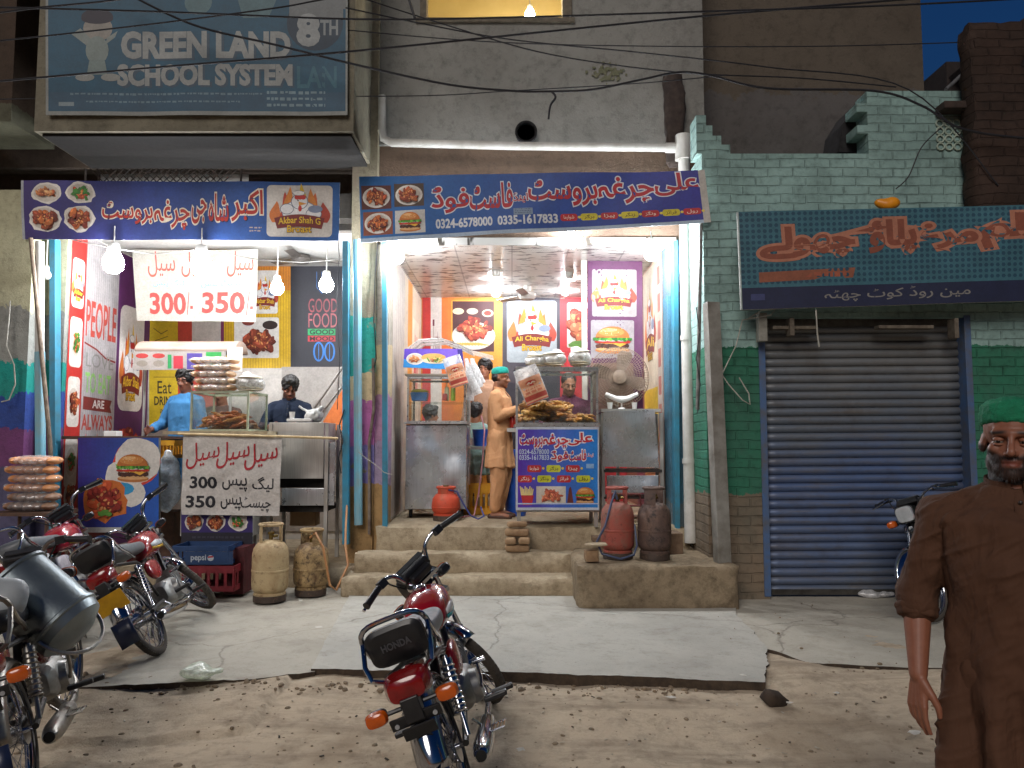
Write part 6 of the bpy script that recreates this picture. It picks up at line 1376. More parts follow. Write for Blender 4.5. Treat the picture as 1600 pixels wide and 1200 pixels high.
g = PG(969, 876, .458); cylinder((g.x, g.y + .15, .458), .148, .64, REDC, rust('red_collar', '#8a3a30', '#9a5a4c', '#4d2420'), 'reddish gas cylinder on the cement platform with a blue hose', rz=.2); o_ = V((g.x, g.y + .15, .458))
plain('gas_hose', MB().tube([o_ + V((-.01, -.08, .53)), o_ + V((-.03, -.10, .60)), o_ + V((-.07, -.13, .50)), o_ + V((-.13, -.16, .3)), o_ + V((-.20, -.12, .16)), o_ + V((-.16, -.17, .06)), o_ + V((.0, -.19, .02)), o_ + V((.12, -.15, .05)), o_ + V((.16, -.08, .12)), o_ + V((.15, -.02, .3))], .010, 8), M('blue_hose', '#46506c', '#39415a', rough=.5, bmp=0), 'blue grey hose draped round the reddish cylinder', 'hose')
g = PG(1028, 877, .458); cylinder((g.x, g.y + .15, .458), .148, .64, GREYC, GREYC, 'dark brown gas cylinder on the cement platform nearest the downpipe', rz=.9)
g = PG(695, 815, ZF); cylinder((g.x, g.y + .12, ZF), .150, .36, ORC, ORC, 'squat orange gas cylinder in front of the steam trolley', rz=1.2); o_ = V((g.x, g.y + .12, ZF))
plain('gas_hose', MB().tube([o_ + V((.03, -.02, .32)), o_ + V((.12, -.02, .30)), o_ + V((.18, 0, .18)), o_ + V((.26, 0, .05)), o_ + V((.34, .02, .012)), o_ + V((.40, .05, .04)), o_ + V((.36, .2, .12))], .009, 8), M('blue_hose2', '#3d4a8a', '#2f3a6c', rough=.5, bmp=0), 'dark blue hose curling from the squat orange cylinder', 'hose')
# folding chair / red frame behind the cylinders and slab seats
plain('stool', MB().box((PX(960, 7.3), 7.55, .56), (.40, .22, .05)).box((PX(945, 7.3), 7.5, .50), (.06, .18, .12)), M('worn_wood', '#7a6450', '#5c4938', rough=.8), 'low worn wooden stool behind the reddish cylinder', 'stool', smooth=False, bev=.005)
plain('wooden_crate', MB().box((PX(1045, 7.2), 7.3, .55), (.22, .24, .20)), M('worn_wood', '#7a6450'), 'small wooden box behind the dark brown cylinder', 'box', smooth=False, bev=.005)
plain('metal_chair', MB().tube([P(952, 800, 7.72), P(950, 772, 7.72), P(1000, 772, 7.72), P(1002, 800, 7.72)], .012, 8).tube([P(952, 790, 7.7), P(1000, 790, 7.7)], .010, 8), M('maroon_paint', '#6a2a26', '#4d2220', rough=.5), 'maroon chair frame behind the reddish cylinder', 'chair')

# ------------------------------------------------------------------ bricks, rubble, litter
BRK2 = M('dusty_brick', '#9a7f60', '#7d6249', rough=.92, scale=9, bmp=.6)
def brick(c, rot, label, s=(.225, .108, .072), mat=None, name='brick', group=None):
    mb = MB(); rough_box(mb, -s[0] / 2, s[0] / 2, -s[1] / 2, s[1] / 2, -s[2] / 2, s[2] / 2, cell=.024, amp=.006, seed=random.uniform(0, 50), chip=.009)
    o = mb.build(name, mat or BRK2, ang=60); o.location = c; o.rotation_euler = rot; return tag(o, label, 'brick', group)
bz = .444; bx = PX(808, 7.42)
for k, (dx, dy, rz, lb_) in enumerate(((0, 0, .03, 'bottom brick of the small pile on the upper step'), (-.06, -.02, 1.5, 'half brick on the boy side in the small step pile'), (.065, -.02, 1.6, 'half brick on the cart side in the small step pile'), (0, 0, -.05, 'upper flat brick in the small step pile'))):
    brick((bx + dx, 7.44 + dy, bz + .036 + (0 if k == 0 else .075 if k < 3 else .150)), (0, 0, rz), lb_, (.23, .11, .072) if k in (0, 3) else (.12, .11, .07), group='bricks under the cart on the upper step')
brick((bx, 7.45, bz + .036 + .225), (0, 0, .08), 'topmost brick of the small pile on the upper step', (.20, .11, .055), group='bricks under the cart on the upper step')
brick(P(924, 868, 6.75), (0, R(88), .1), 'short upright brick under a flat slab on the cement platform', (.10, .10, .12))
brick(P(931, 851, 6.72), (0, R(-4), .05), 'flat cement slab resting on a brick beside the reddish cylinder', (.20, .14, .025), mat=STEP, name='slab')
g = PG(1213, 1104, .02); brick(g + V((0, .04, .03)), (.35, .3, .5), 'dark broken lump of brick lying on the dirt road', (.13, .10, .075), M('burnt_brick', '#3f3226', '#2b221b', rough=.95), 'brick_chunk')
for px_, py_, s_, lb_ in ((1158, 928, .13, 'larger pale stone at the foot of the weathered post'), (1142, 936, .10, 'smaller pale stone at the foot of the weathered post'), (1470, 948, .06, 'small stone by the closed shutter'), (566, 880, .16, 'broken stone at the end of the front steps'), (580, 862, .12, 'upper broken stone at the foot of the striped pillar'), (556, 900, .14, 'lower broken stone at the end of the front steps')):
    g = PG(px_, py_, .10 if py_ > 900 else .2); brick(g + V((0, .1, s_ * .25)), (random.uniform(-.2, .2), .1, random.uniform(0, 3)), lb_, (s_ * 1.3, s_, s_ * .6), M('pale_stone', '#9c8b73', '#776650', rough=.95), 'stone')
mb = MB(); g = PG(314, 1058, .09); mb.ell(g + V((0, 0, .03)), (.13, .08, .035)); mb.ell(g + V((-.06, .02, .03)), (.07, .05, .03)); me = soft(mb, .009, .035, 11, 6); me.materials.append(film('green_white_film', .8, (.80, .86, .72))); tag(link(me, 'plastic_bag', smooth=True, ang=180), 'crumpled greenish plastic bag lying on the broken pavement edge', 'bag')
mb = MB(); g = PG(1365, 933, .1); mb.ell(g + V((0, .05, .02)), (.12, .05, .03)); mb.ell(g + V((.12, .04, .02)), (.09, .04, .02)); me = soft(mb, .008, .03, 14, 9); me.materials.append(film('white_film', .75)); tag(link(me, 'plastic_bag', smooth=True, ang=180), 'torn white plastic lying under the closed shutter', 'bag')
mb = MB(); c = P(1387, 318, 6.9); mb.ell(c, (.12, .05, .06)); me = soft(mb, .01, .02, 9, 2); me.materials.append(M('yellow_bag', '#e09018', '#c87a14', rough=.4, scale=7)); tag(link(me, 'plastic_bag', smooth=True, ang=180), 'bright yellow orange bag tucked on top of the teal signboard', 'bag')
rg = random.Random(4)
for px_, py_, lb_ in ((938, 1064, 'white paper scrap at the dark edge of the middle slab'), (1048, 1092, 'pale paper scrap on the dirt before the middle slab'), (1162, 1057, 'paper scrap near the corner of the middle slab'), (1235, 1101, 'white scrap beside the dark brick lump'), (1308, 1085, 'white scrap on the dirt below the arm of the man in brown'), (1428, 1148, 'white twisted plastic strip near the hand of the man in brown'), (812, 1175, 'paper scrap near the bottom edge of the dirt road'), (498, 983, 'scrap of paper on the seam between two slabs'), (470, 940, 'small pale scrap in front of the rustier cream cylinder')):
    g = PG(px_, py_, .03 if py_ > 1060 else .10); mb = MB(); n = 7; w = rg.uniform(.02, .035) * (2 if px_ == 1428 else 1)
    pts = [g + V((w * math.cos(a) * rg.uniform(.6, 1.2), w * .6 * math.sin(a) * rg.uniform(.6, 1.2), .006 + rg.uniform(0, .012))) for a in np.linspace(0, 2 * math.pi, n, endpoint=False)]
    mb.add(pts + [g + V((0, 0, .016))], [(i, (i + 1) % n, n) for i in range(n)]); o = mb.build('paper_scrap', M('litter_paper', '#d2cfc6', '#b5b0a4', rough=.8), smooth=False, solid=.001); tag(o, lb_, 'litter')

# loose wires on the pillars
def wire(pts, Y, r, label, mat=None): tag(MB().tube([P(x, y, Y + .02 * math.sin(i * 2)) for i, (x, y) in enumerate(pts)], r, 6).build('loose_wire', mat or MATS['pale_wire']), label, 'wire')
wire([(16, 470), (14, 500), (10, 540), (22, 570), (24, 600), (14, 625), (2, 628)], 7.38, .007, 'white wire looping down the pale pillar above the bun stand')
wire([(560, 706), (572, 716), (586, 726), (600, 738), (612, 742)], 7.6, .004, 'short white string tied across the foot of the striped pillar')
wire([(538, 640), (530, 665), (536, 690), (529, 715), (533, 740)], 7.55, .006, 'dark hose twisted round the blue upright of the first shop', MATS['black_cable'])
wire([(590, 380), (586, 430), (584, 500), (588, 560), (583, 580)], 7.68, .005, 'dark wire running down beside the striped pillar', MATS['black_cable'])
wire([(1088, 480), (1093, 520), (1088, 560), (1094, 600), (1090, 645)], 7.0 - .03, .005, 'dark wire on the corner of the teal wall', MATS['black_cable'])
wire([(525, 330), (530, 400), (526, 480), (531, 560), (527, 640)], 7.58, .004, 'thin dark wire hanging along the inner side of the blue upright', MATS['black_cable'])
# ------------------------------------------------------------------ motorcycles. local frame: x forward, y left, z up, origin on the ground between the wheels
CHR = M('chrome', '#c9ccd2', '#a9adb6', rough=.12, metal=1.0, bmp=.04, rvar=.06, scale=6); DCHR = M('dusty_chrome', '#9a9792', '#7c766c', rough=.35, metal=.9, bmp=.1)
TYRE = M('tyre_rubber', '#3a3632', '#5a5248', rough=.9, scale=8, bmp=.4); BPL = M('black_plastic', '#151517', '#222224', rough=.38, bmp=.05); ALU = M('cast_alloy', '#a5a5a2', '#7f7d78', rough=.42, metal=.75, bmp=.2); BFR = M('frame_black', '#1a1a1c', '#2a2826', rough=.4, bmp=.05)
AMB = M('amber_lens', '#c85a12', '#a8460c', rough=.2, bmp=.0, coat=.5); REDL = M('red_lens', '#8a0f12', '#6a0a0d', rough=.15, bmp=0, coat=.6); SEATM = M('grey_vinyl', '#6f7478', '#5c6064', rough=.42, scale=8, bmp=.15)
HL = M('lens_glass', '#b9bcc0', '#9a9da2', rough=.1, metal=.5, bmp=0)
def sring(x, yc, zc, w, h, n=24, p=2.6, tilt=0.0):
    out = []
    for i in range(n):
        t = 2 * math.pi * i / n; c, s = math.cos(t), math.sin(t)
        y = math.copysign(abs(c) ** (2 / p), c) * w / 2; z = math.copysign(abs(s) ** (2 / p), s) * h / 2
        out.append(V((x + tilt * z, yc + y, zc + z)))
    return out
def wheel(t, x, S, name='wheel', r=.275, spokes=36):
    def fin(mb): return mb.xf(S) if S is not None else mb
    mb = MB(); c = V((x, 0, r)); mb.torus(c, (0, 1, 0), r - .045, .014, 48, 8, flat=1.0); mb.torus(c + V((0, .016, 0)), (0, 1, 0), r - .042, .006, 48, 6); mb.torus(c - V((0, .016, 0)), (0, 1, 0), r - .042, .006, 48, 6)
    mb.cyl(c - V((0, .045, 0)), c + V((0, .045, 0)), .055, .055, 20); mb.cyl(c - V((0, .075, 0)), c + V((0, .075, 0)), .012)
    for s in (-1, 1): mb.cyl(c + V((0, s * .05, 0)), c + V((0, s * .042, 0)), .062, .062, 20)
    for k in range(spokes):
        a = 2 * math.pi * k / spokes; s = 1 if k % 2 else -1; a2 = a + (.5 if (k // 2) % 2 else -.5)
        mb.cyl(c + V((math.cos(a2) * .05, s * .038, math.sin(a2) * .05)), c + V((math.cos(a) * (r - .05), 0, math.sin(a) * (r - .05))), .0022, n=5)
    w = fin(mb).build(name, CHR, t)
    mb = MB(); mb.torus(c, (0, 1, 0), r - .026, .028, 56, 12)
    for k in range(64):
        a = 2 * math.pi * k / 64
        for s in (-1, 1):
            q = a + (0.02 if s > 0 else -.02); mb.box(c + V((math.cos(q) * (r - .001), s * .010, math.sin(q) * (r - .001))), (.010, .014, .006), rot=(0, -q + math.pi / 2, 0))
    fin(mb).build('tyre', TYRE, w); return w
def fender(x, r, a0, a1, w, mat, t, S=None, flap=False, name='mudguard'):
    mb = MB(); rings = []
    for a in np.linspace(a0, a1, 22):
        ca, sa = math.cos(a), math.sin(a); ring = []
        for u in np.linspace(-1, 1, 9):
            rr = r - .045 * abs(u) ** 2.2; ring.append(V((x + ca * rr, u * w / 2, .275 + sa * rr)))
        rings.append(ring)
    mb.loft(rings, caps=False, closed_ring=False)
    if S is not None: mb.xf(S)
    return mb.build(name, mat, t, solid=.003)
def motorcycle(label, loc, heading, lean, steer, tank='#a3121c', tank2='#7d0c14', seat=None, rack=True, decal=('#2f9aa0', '#d9dde0'), dusty=False, pad=True, group='red motorcycles parked before the shops', side=None, plate=False, spokes=36, indicators=True, logo=True, mirrorless=True):
    Mx = Matrix.Translation(V(loc)) @ Matrix.Rotation(heading, 4, 'Z') @ Matrix.Rotation(-lean, 4, 'X')
    t = thing('motorcycle', label, 'motorcycle', mat=Mx, group=group)
    C = DCHR if dusty else CHR; TK = M('tank_paint' + tank[1:], tank, tank2, rough=.18, bmp=.02, coat=.8, scale=3); SD = M('side_paint' + (side or tank)[1:], side or tank, rough=.25, coat=.6, bmp=.02, scale=3)
    ax = V((-math.sin(R(27)), 0, math.cos(R(27)))); pv = V((.345, 0, .78)); S = Matrix.Translation(pv) @ Matrix.Rotation(steer, 4, ax) @ Matrix.Translation(-pv)
    # wheels and guards
    wheel(t, -.60, None, spokes=spokes); wheel(t, .60, S, spokes=spokes)
    fender(-.60, .325, R(28), R(172), .125, C, t); fender(.60, .318, R(-5) + .2, R(150), .105, C, t, S)
    mb = MB(); rings = [[V((-.60 - .325 + dx, u * .062, .30 + dz)) for u in (-1, -.4, .4, 1)] for dx, dz in ((.0, .03), (-.015, -.05), (-.02, -.13))]; mb.loft(rings, caps=False, closed_ring=False); mb.build('mud_flap', M('blue_reflection_rubber', '#232c48', '#1a2238', rough=.35, bmp=.05), t, solid=.004)  # rubber flap; a blue reflection is put into its colour
    # frame
    mb = MB(); mb.tube([(.40, 0, .66), (.335, 0, .80)], .026, 12); mb.tube([(.36, 0, .74), (.15, 0, .66), (-.18, 0, .56), (-.30, 0, .42), (-.26, 0, .30)], .022, 10); mb.tube([(.39, 0, .68), (.30, 0, .45), (.22, 0, .26)], .018, 10)
    for s in (-1, 1):
        mb.tube([(-.16, s * .04, .57), (-.40, s * .085, .62), (-.74, s * .085, .66)], .012, 8); mb.tube([(-.28, s * .06, .34), (-.45, s * .09, .60)], .010, 8); mb.tube([(-.25, s * .06, .29), (-.60, s * .085, .275)], .014, 8)
    mb.build('frame', BFR, t)
    # fork
    mb = MB()
    for s in (-1, 1): mb.tube([(.60, s * .075, .275), (.50, s * .075, .47)], [.019, .021], 12); mb.tube([(.50, s * .075, .47), (.335, s * .075, .80)], .015, 12)
    mb.box((.36, 0, .71), (.05, .19, .025), rot=(0, R(-27), 0)); mb.box((.318, 0, .835), (.05, .19, .02), rot=(0, R(-27), 0)); mb.xf(S).build('fork', C, t)
    # handlebar
    hb = [(.22, .34, .965), (.27, .20, .985), (.30, .12, .955), (.315, .07, .865), (.318, 0, .855), (.315, -.07, .865), (.30, -.12, .955), (.27, -.20, .985), (.22, -.34, .965)]
    # smooth the bend
    h = MB(); sm = [V(p) for p in hb]; out = []
    for i in range(len(sm) - 1):
        for k in range(4):
            a_, b__, c_, d_ = sm[max(i - 1, 0)], sm[i], sm[i + 1], sm[min(i + 2, len(sm) - 1)]; u = k / 4
            out.append(.5 * ((2 * b__) + (c_ - a_) * u + (2 * a_ - 5 * b__ + 4 * c_ - d_) * u * u + (3 * b__ - a_ - 3 * c_ + d_) * u ** 3))
    out.append(sm[-1]); h.tube(out, .011, 12).xf(S); hbo = h.build('handlebar', C, t)
    for s in (-1, 1):
        g = MB(); g.cyl((.248, s * .245, .978), (.213, s * .365, .962), .0165, .0175, 14); g.cyl((.213, s * .362, .9625), (.211, s * .369, .962), .020); g.box((.255, s * .215, .980), (.04, .045, .04)); g.xf(S).build('grip', BPL, hbo)
        g = MB(); g.tube([(.27, s * .20, .985), (.30, s * .24, .97), (.285, s * .33, .95), (.275, s * .37, .945)], [.007, .007, .006, .009], 8); g.xf(S).build('lever', C, hbo)
        g = MB(); g.tube([(.30, s * .19, .985), (.40, s * .12, .92), (.40, s * .04, .80), (.34, s * .02, .68)], .005, 6); g.xf(S).build('cable', BPL, hbo)
    # instruments and headlamp
    mb = MB(); mb.box((.335, 0, .915), (.095, .20, .055), rot=(0, R(-28), 0), taper=.9); mb.box((.30, 0, .875), (.06, .14, .05), rot=(0, R(-28), 0)); mb.xf(S); mb.build('instrument_cluster', BPL, t, smooth=False, bev=.012)
    mb = MB(); mb.box((.313, 0, .948), (.006, .17, .036), rot=(0, R(62), 0)); mb.xf(S).build('dial', M('dial_face', '#3a3c40', '#26272a', rough=.1, bmp=0), t, smooth=False)
    mb = MB(); mb.loft([sring(.36, 0, .83, .13, .12, p=4), sring(.42, 0, .83, .155, .14, p=4), sring(.465, 0, .835, .165, .145, p=4)]); hl = mb.xf(S).build('headlight', BPL, t, bev=.004)
    mb = MB(); mb.loft([sring(.462, 0, .835, .15, .13, p=4), sring(.478, 0, .835, .14, .12, p=4)]); mb.xf(S).build('lens', HL, hl)
    def signal(x, y, z, s, S_=None):
        mb = MB(); mb.tube([(x, y * .45, z), (x, y, z)], .009, 8); mb.loft([sring(x - .030 * q, y + s * .04, z, .085 * k, .058 * k, 16, 3) for q, k in ((-1, .55), (-.6, .9), (.6, .9), (1, .6))])
        if S_ is not None: mb.xf(S_)
        o = mb.build('turn_signal', BPL, t)
        mb = MB(); e = -1 if x < 0 else 1; mb.loft([sring(x + e * .016, y + s * .04, z, .088, .060, 16, 3), sring(x + e * .036, y + s * .04, z, .074, .048, 16, 3), sring(x + e * .042, y + s * .04, z, .04, .03, 16, 3)])
        if S_ is not None: mb.xf(S_)
        mb.build('lens', AMB, o)
    if indicators:
        for s in (-1, 1): signal(.40, s * .13, .78, s, S)
        for s in (-1, 1): signal(-.86, s * .10, .565, s)
    # tank
    sec = [(.335, .675, .07, .05), (.32, .69, .14, .11), (.28, .70, .20, .17), (.22, .70, .235, .205), (.14, .695, .245, .21), (.05, .685, .23, .19), (-.02, .67, .20, .15), (-.07, .65, .16, .10), (-.085, .64, .10, .06)]
    mb = MB().loft([sring(x, 0, z + .02, w, h, p=2.5) for x, z, w, h in sec]); tk = mb.build('fuel_tank', TK, t, sub=1, ang=180)
    for s in (-1, 1):
        mb = MB(); f = lambda x, z, d=.0: V((x, s * (np.interp(x, [q[0] for q in sec][::-1], [q[2] for q in sec][::-1]) / 2 * (1 - abs((z - .71) / .115) ** 2.6 * .35) + .0025), z))
        a_ = [(.30, .665), (.22, .645), (.10, .645), (.0, .655)]; b2 = [(.30, .70), (.22, .70), (.10, .715), (.0, .70)]
        mb.loft([[f(*p) for p in a_], [f(p[0], p[1] + .018) for p in a_]], caps=False, closed_ring=False); mb.build('decal', M('decal' + decal[0][1:], decal[0], rough=.3, bmp=0), tk, solid=.001)
        mb = MB(); mb.loft([[f(p[0], p[1] + .022) for p in a_], [f(p[0], p[1] - .0) for p in b2]], caps=False, closed_ring=False); mb.build('decal', M('decal' + decal[1][1:], decal[1], rough=.3, bmp=0), tk, solid=.001)
    MB().lathe([(.03, 0), (.032, .012), (.02, .022), (0, .024)], 20, Matrix.Translation((.15, 0, .815))).build('fuel_cap', C, tk)
    # seat
    ss = [(-.03, .70, .12, .05), (-.08, .715, .20, .085), (-.2, .715, .235, .09), (-.35, .722, .24, .095), (-.5, .735, .235, .105), (-.62, .745, .22, .10), (-.67, .74, .17, .07)]
    MB().loft([sring(x, 0, z, w, h, p=3.2) for x, z, w, h in ss]).build('seat', seat or SEATM, t, sub=1, ang=180)
    if pad:
        mb = MB(); mb.loft([sring(x, 0, .775, w, h, p=4.5, tilt=-.22) for x, w, h in ((-.705, .20, .13), (-.715, .235, .155), (-.755, .235, .155), (-.768, .20, .12))]); pd = mb.build('rear_pad', BPL, t)
        if logo:
            co, fs = text_mesh('HONDA', .03); lo = co.min(0); w = co.max(0) - lo; mb = MB()
            q = [V((-.7675 - .22 * ((v - .5) * .035) - .004, -(u - .5) * .12, .775 + (v - .5) * .030)) for u, v in ((co - lo) / w)]; mb.add(q, fs); mb.build('lettering', M('grey_letter', '#4d4e52', rough=.4, bmp=0), pd, smooth=False, solid=.001)
    # grab rail
    if rack:
        mb = MB(); L = [(-.42, .10, .66), (-.55, .125, .70), (-.66, .135, .745), (-.70, .137, .785), (-.72, .135, .82), (-.735, .127, .845), (-.743, .11, .862), (-.748, .085, .872), (-.75, .05, .876)]; mb.tube([V(p) for p in L] + [V((p[0], -p[1], p[2])) for p in L[::-1]], .011, 10)
        mb.tube([(-.72, .135, .81), (-.80, .135, .74), (-.83, .12, .69), (-.80, .08, .66), (-.74, .08, .655)], .010, 8); mb.tube([(-.72, -.135, .81), (-.80, -.135, .74), (-.83, -.12, .69), (-.80, -.08, .66), (-.74, -.08, .655)], .010, 8); mb.build('grab_rail', C, t)
    # tail lamp and plate bracket
    mb = MB(); mb.loft([sring(x, 0, .625, w, h, p=3) for x, w, h in ((-.76, .10, .07), (-.80, .12, .09))]); tl = mb.build('tail_light', BPL, t)
    MB().loft([sring(x, 0, .63 + dz, w, h, p=3.4) for x, w, h, dz in ((-.80, .185, .115, 0), (-.84, .175, .11, 0), (-.875, .14, .085, -.003), (-.885, .08, .05, -.005))]).build('lens', REDL, tl)
    mb = MB(); mb.box((-.875, 0, .52), (.012, .20, .045), rot=(0, R(-14), 0)); mb.box((-.87, 0, .555), (.05, .07, .09)); mb.box((-.885, 0, .475), (.008, .13, .05), rot=(0, R(-14), 0)); o = mb.build('plate_bracket', BPL, t, smooth=False, bev=.004)
    for s in (-1, 1): MB().cyl((-.884, s * .075, .515), (-.888, s * .075, .515), .009).build('reflector', HL, o)
    if plate: MB().box((-.90, 0, .46), (.004, .20, .12), rot=(0, R(-14), 0)).build('number_plate', M('yellow_plate', '#c9981c', '#a87a18', rough=.5), o, smooth=False)
    # side covers, engine, pipes
    for s in (-1, 1):
        mb = MB(); mb.loft([sring(x, s * y, z, .05, h, 14, 3) for x, y, z, h in ((-.06, .08, .53, .08), (-.12, .095, .52, .15), (-.24, .10, .515, .16), (-.33, .095, .53, .10))]); mb.build('side_panel', SD, t, sub=1, ang=180)
        mb = MB(); mb.cyl((-.60, s * .105, .30), (-.47, s * .105, .60), .011); mb.cyl((-.56, s * .105, .40), (-.475, s * .105, .585), .026, .026, 14); 
        for k in range(9): mb.torus(V((-.60, s * .105, .30)).lerp(V((-.47, s * .105, .60)), .3 + k * .07), (.13, 0, .30), .027, .0045, 16, 5)
        mb.build('shock_absorber', C, t)
    mb = MB(); mb.loft([sring(x, 0, z, w, h, p=4) for x, z, w, h in ((-.14, .33, .14, .12), (-.10, .33, .20, .18), (.08, .32, .22, .19), (.18, .31, .20, .16), (.21, .31, .14, .10))])
    mb.cyl((.02, -.085, .31), (.02, -.135, .31), .085, .07, 24); mb.cyl((.02, .085, .31), (.02, .135, .31), .09, .075, 24)
    for k in range(7): x = .15 + k * .026; mb.loft([sring(x, 0, .36 + k * .008, .15, .15, 20, 4), sring(x + .010, 0, .36 + k * .008, .15, .15, 20, 4)])
    mb.cyl((.12, 0, .35), (.36, 0, .42), .055, .055, 20); mb.box((.35, 0, .415), (.05, .11, .11), rot=(0, R(-14), 0)); eng = mb.build('engine', ALU, t, ang=45, bev=.002)
    mb = MB(); mb.tube([(-.02, -.14, .30), (-.06, -.16, .36), (-.10, -.17, .44)], .009, 8); mb.cyl((-.10, -.15, .44), (-.10, -.21, .44), .012); mb.build('kick_starter', C, eng)
    mb = MB(); mb.tube([(.33, -.03, .37), (.37, -.06, .28), (.28, -.10, .20), (.05, -.125, .185), (-.15, -.13, .19)], .017, 12); mb.build('exhaust_pipe', C, t)
    mb = MB(); q = Matrix.Translation((-.15, -.135, .19)) @ Matrix.Rotation(R(-86), 4, 'Y'); mb.lathe([(.018, -.02), (.03, .01), (.042, .08), (.043, .40), (.036, .47), (.030, .50), (.022, .51), (.020, .50), (0, .49)], 24, q); ms = mb.build('muffler', C, t); MB().lathe([(.024, .502), (.022, .515), (.0, .516)], 16, q).build('outlet', M('soot', '#0d0c0b', '#15130f', rough=.9, bmp=0), ms)
    mb = MB(); mb.tube([(.08, .16, .22), (.08, -.16, .22)], .011, 8); mb.build('foot_bar', C, t)
    for x, z in ((.08, .225), (-.24, .30)):
        for s in (-1, 1): mb = MB(); mb.box((x, s * .215, z), (.035, .11, .024)); mb.build('footpeg', BPL, t, smooth=False, bev=.006)
    mb = MB(); mb.loft([sring(x, .085, z, .03, h, 12, 3) for x, z, h in ((-.66, .28, .08), (-.6, .28, .12), (-.2, .30, .11), (-.02, .31, .10))]); mb.build('chain_case', C, t)
    mb = MB(); mb.tube([(-.10, .12, .20), (-.14, .20, .05), (-.15, .235, -.01)], .010, 8); mb.build('side_stand', BFR, t)
    mb = MB(); [mb.box((-.40, -.17, .235 + k * .0), (.12, .006, .006)) for k in range(1)]; 
    for k in range(6): mb.tube([(-.33, -.15 - k * .016, .215), (-.45, -.15 - k * .016, .23)], .004, 5)
    mb.tube([(-.33, -.145, .215), (-.33, -.235, .215)], .005, 5); mb.tube([(-.45, -.145, .23), (-.45, -.235, .23)], .005, 5); mb.tube([(-.36, -.145, .22), (-.36, -.10, .28)], .006, 5); mb.build('foot_grille', C, t)
    # leg guard loop
    return t
rc_ = PG(700, 1222, 0.0)
BH = math.atan2(4.47 - 3.36, -.185 + .285)
motorcycle('red motorcycle standing alone on the dirt road, its back towards the street', (-.165, 3.80, -.005), R(90), R(21.5), R(42))
motorcycle('red motorcycle with its rear wheel on the pavement beside the burger board', (-2.44, 5.84, .085), R(99), R(31), R(38), tank='#a8161c', decal=('#c9a02c', '#d9dde0'), plate=True, logo=False, dusty=False)
motorcycle('red and white motorcycle half hidden below the street stand of buns', (-3.20, 5.85, .085), R(99), R(20), R(35), tank='#b02038', tank2='#8a1626', decal=('#d8b83c', '#e3d6da'), side='#c9c3c9', logo=False, pad=False)
motorcycle('muddy motorcycle cut by the lower picture corner, with brown muffler', (-2.27, 3.92, .0), R(112), R(15), R(-12), tank='#7d1a24', dusty=True, pad=False, rack=True, seat=BPL, logo=False)
motorcycle('dark motorcycle in front of the shutter behind the man in brown', (3.62, 6.62, .09), R(236), R(-8), R(-25), tank='#1c1c20', tank2='#101014', logo=False, decal=('#4a4a50', '#77777d'), group='parked motorcycles', seat=BPL)
# steel milk can and pale bundle lashed to the nearest left bike
t = thing('milk_can', 'big dented steel can lying across the muddy motorcycle', 'can', mat=Matrix.Translation(P(72, 950, 3.72)) @ Matrix.Rotation(R(38), 4, 'Y') @ Matrix.Rotation(R(18), 4, 'X') @ Matrix.Rotation(R(90), 4, 'Y') @ Matrix.Scale(1.28, 4))
MB().lathe([(.0, -.17), (.125, -.17), (.138, -.165), (.138, -.155), (.130, -.15), (.128, .08), (.136, .085), (.136, .095), (.128, .10), (.12, .13), (.07, .16), (.0, .165)], 36).build('can_body', M('grey_blue_steel', '#848e92', '#646d72', rough=.38, metal=.7, scale=3, bscale=5, bmp=.3, bd=.02), t, ang=30)
mb = MB(); mb.torus((0, 0, .10), (1, 0, 0), .13, .007, 20, 6, a0=0, a1=math.pi); mb.build('handle', STEELD, t)
mb = MB(); c = P(4, 938, 3.45); mb.ell(c, (.12, .10, .10)); mb.ell(c + V((-.1, 0, .03)), (.09, .08, .08)); me = soft(mb, .012, .02, 9, 4); me.materials.append(M('dusty_white_plastic', '#a9aeb0', '#8d9294', rough=.5, scale=5)); tag(link(me, 'sack', smooth=True, ang=180), 'pale grey plastic sack beside the big steel can', 'sack')

# ------------------------------------------------------------------ people. local frame: facing -y, origin at the feet
def hand(mb, wr, d, n, side, curl, s=1.0, spread=.18):
    d = V(d).normalized(); n = (V(n) - d * V(n).dot(d)).normalized(); th = d.cross(n) * side
    for k, (off, L) in enumerate(((.030, .072), (.010, .080), (-.010, .074), (-.029, .058))):
        kn = wr + (d * .090 + th * off - n * .002) * s
        mb.chain([wr + th * off * .5 * s + d * .015 * s, kn], [.0145 * s, .0115 * s], 8)
        dd = (d + th * off * spread * 10).normalized(); p = kn; pts = [p]; a = curl[k]
        for seg, q in ((.42, .6), (.32, 1.0), (.26, .8)):
            ax_ = dd.cross(n).normalized(); dd = Matrix.Rotation(a * q, 3, ax_) @ dd; nn = n; p = p + dd * (L * seg * s); pts.append(p)
            n_ = Matrix.Rotation(a * q, 3, ax_) @ n; n = n_
        mb.chain(pts, [.0095 * s, .0088 * s, .0080 * s, .0068 * s], 8)
        n = (V(nn) - d * V(nn).dot(d)); n = th.cross(d) * side; n.normalize()
    n = th.cross(d) * side; b0 = wr + (d * .018 + th * .020) * s; b1 = b0 + (d * .035 + th * .026 + n * .012) * s; b2 = b1 + (d * .030 + th * .010 + n * .012) * s; b3 = b2 + (d * .024 - th * .002 + n * .006) * s
    mb.chain([b0, b1, b2, b3], [.016 * s, .012 * s, .0105 * s, .008 * s], 8)
def rings_z(mb, secs, n=20):
    mb.loft([[V((cx + rx * math.cos(a), cy + ry * math.sin(a), z)) for a in np.linspace(0, 2 * math.pi, n, endpoint=False)] for z, cx, cy, rx, ry in secs])
SKIN = skin_mat()
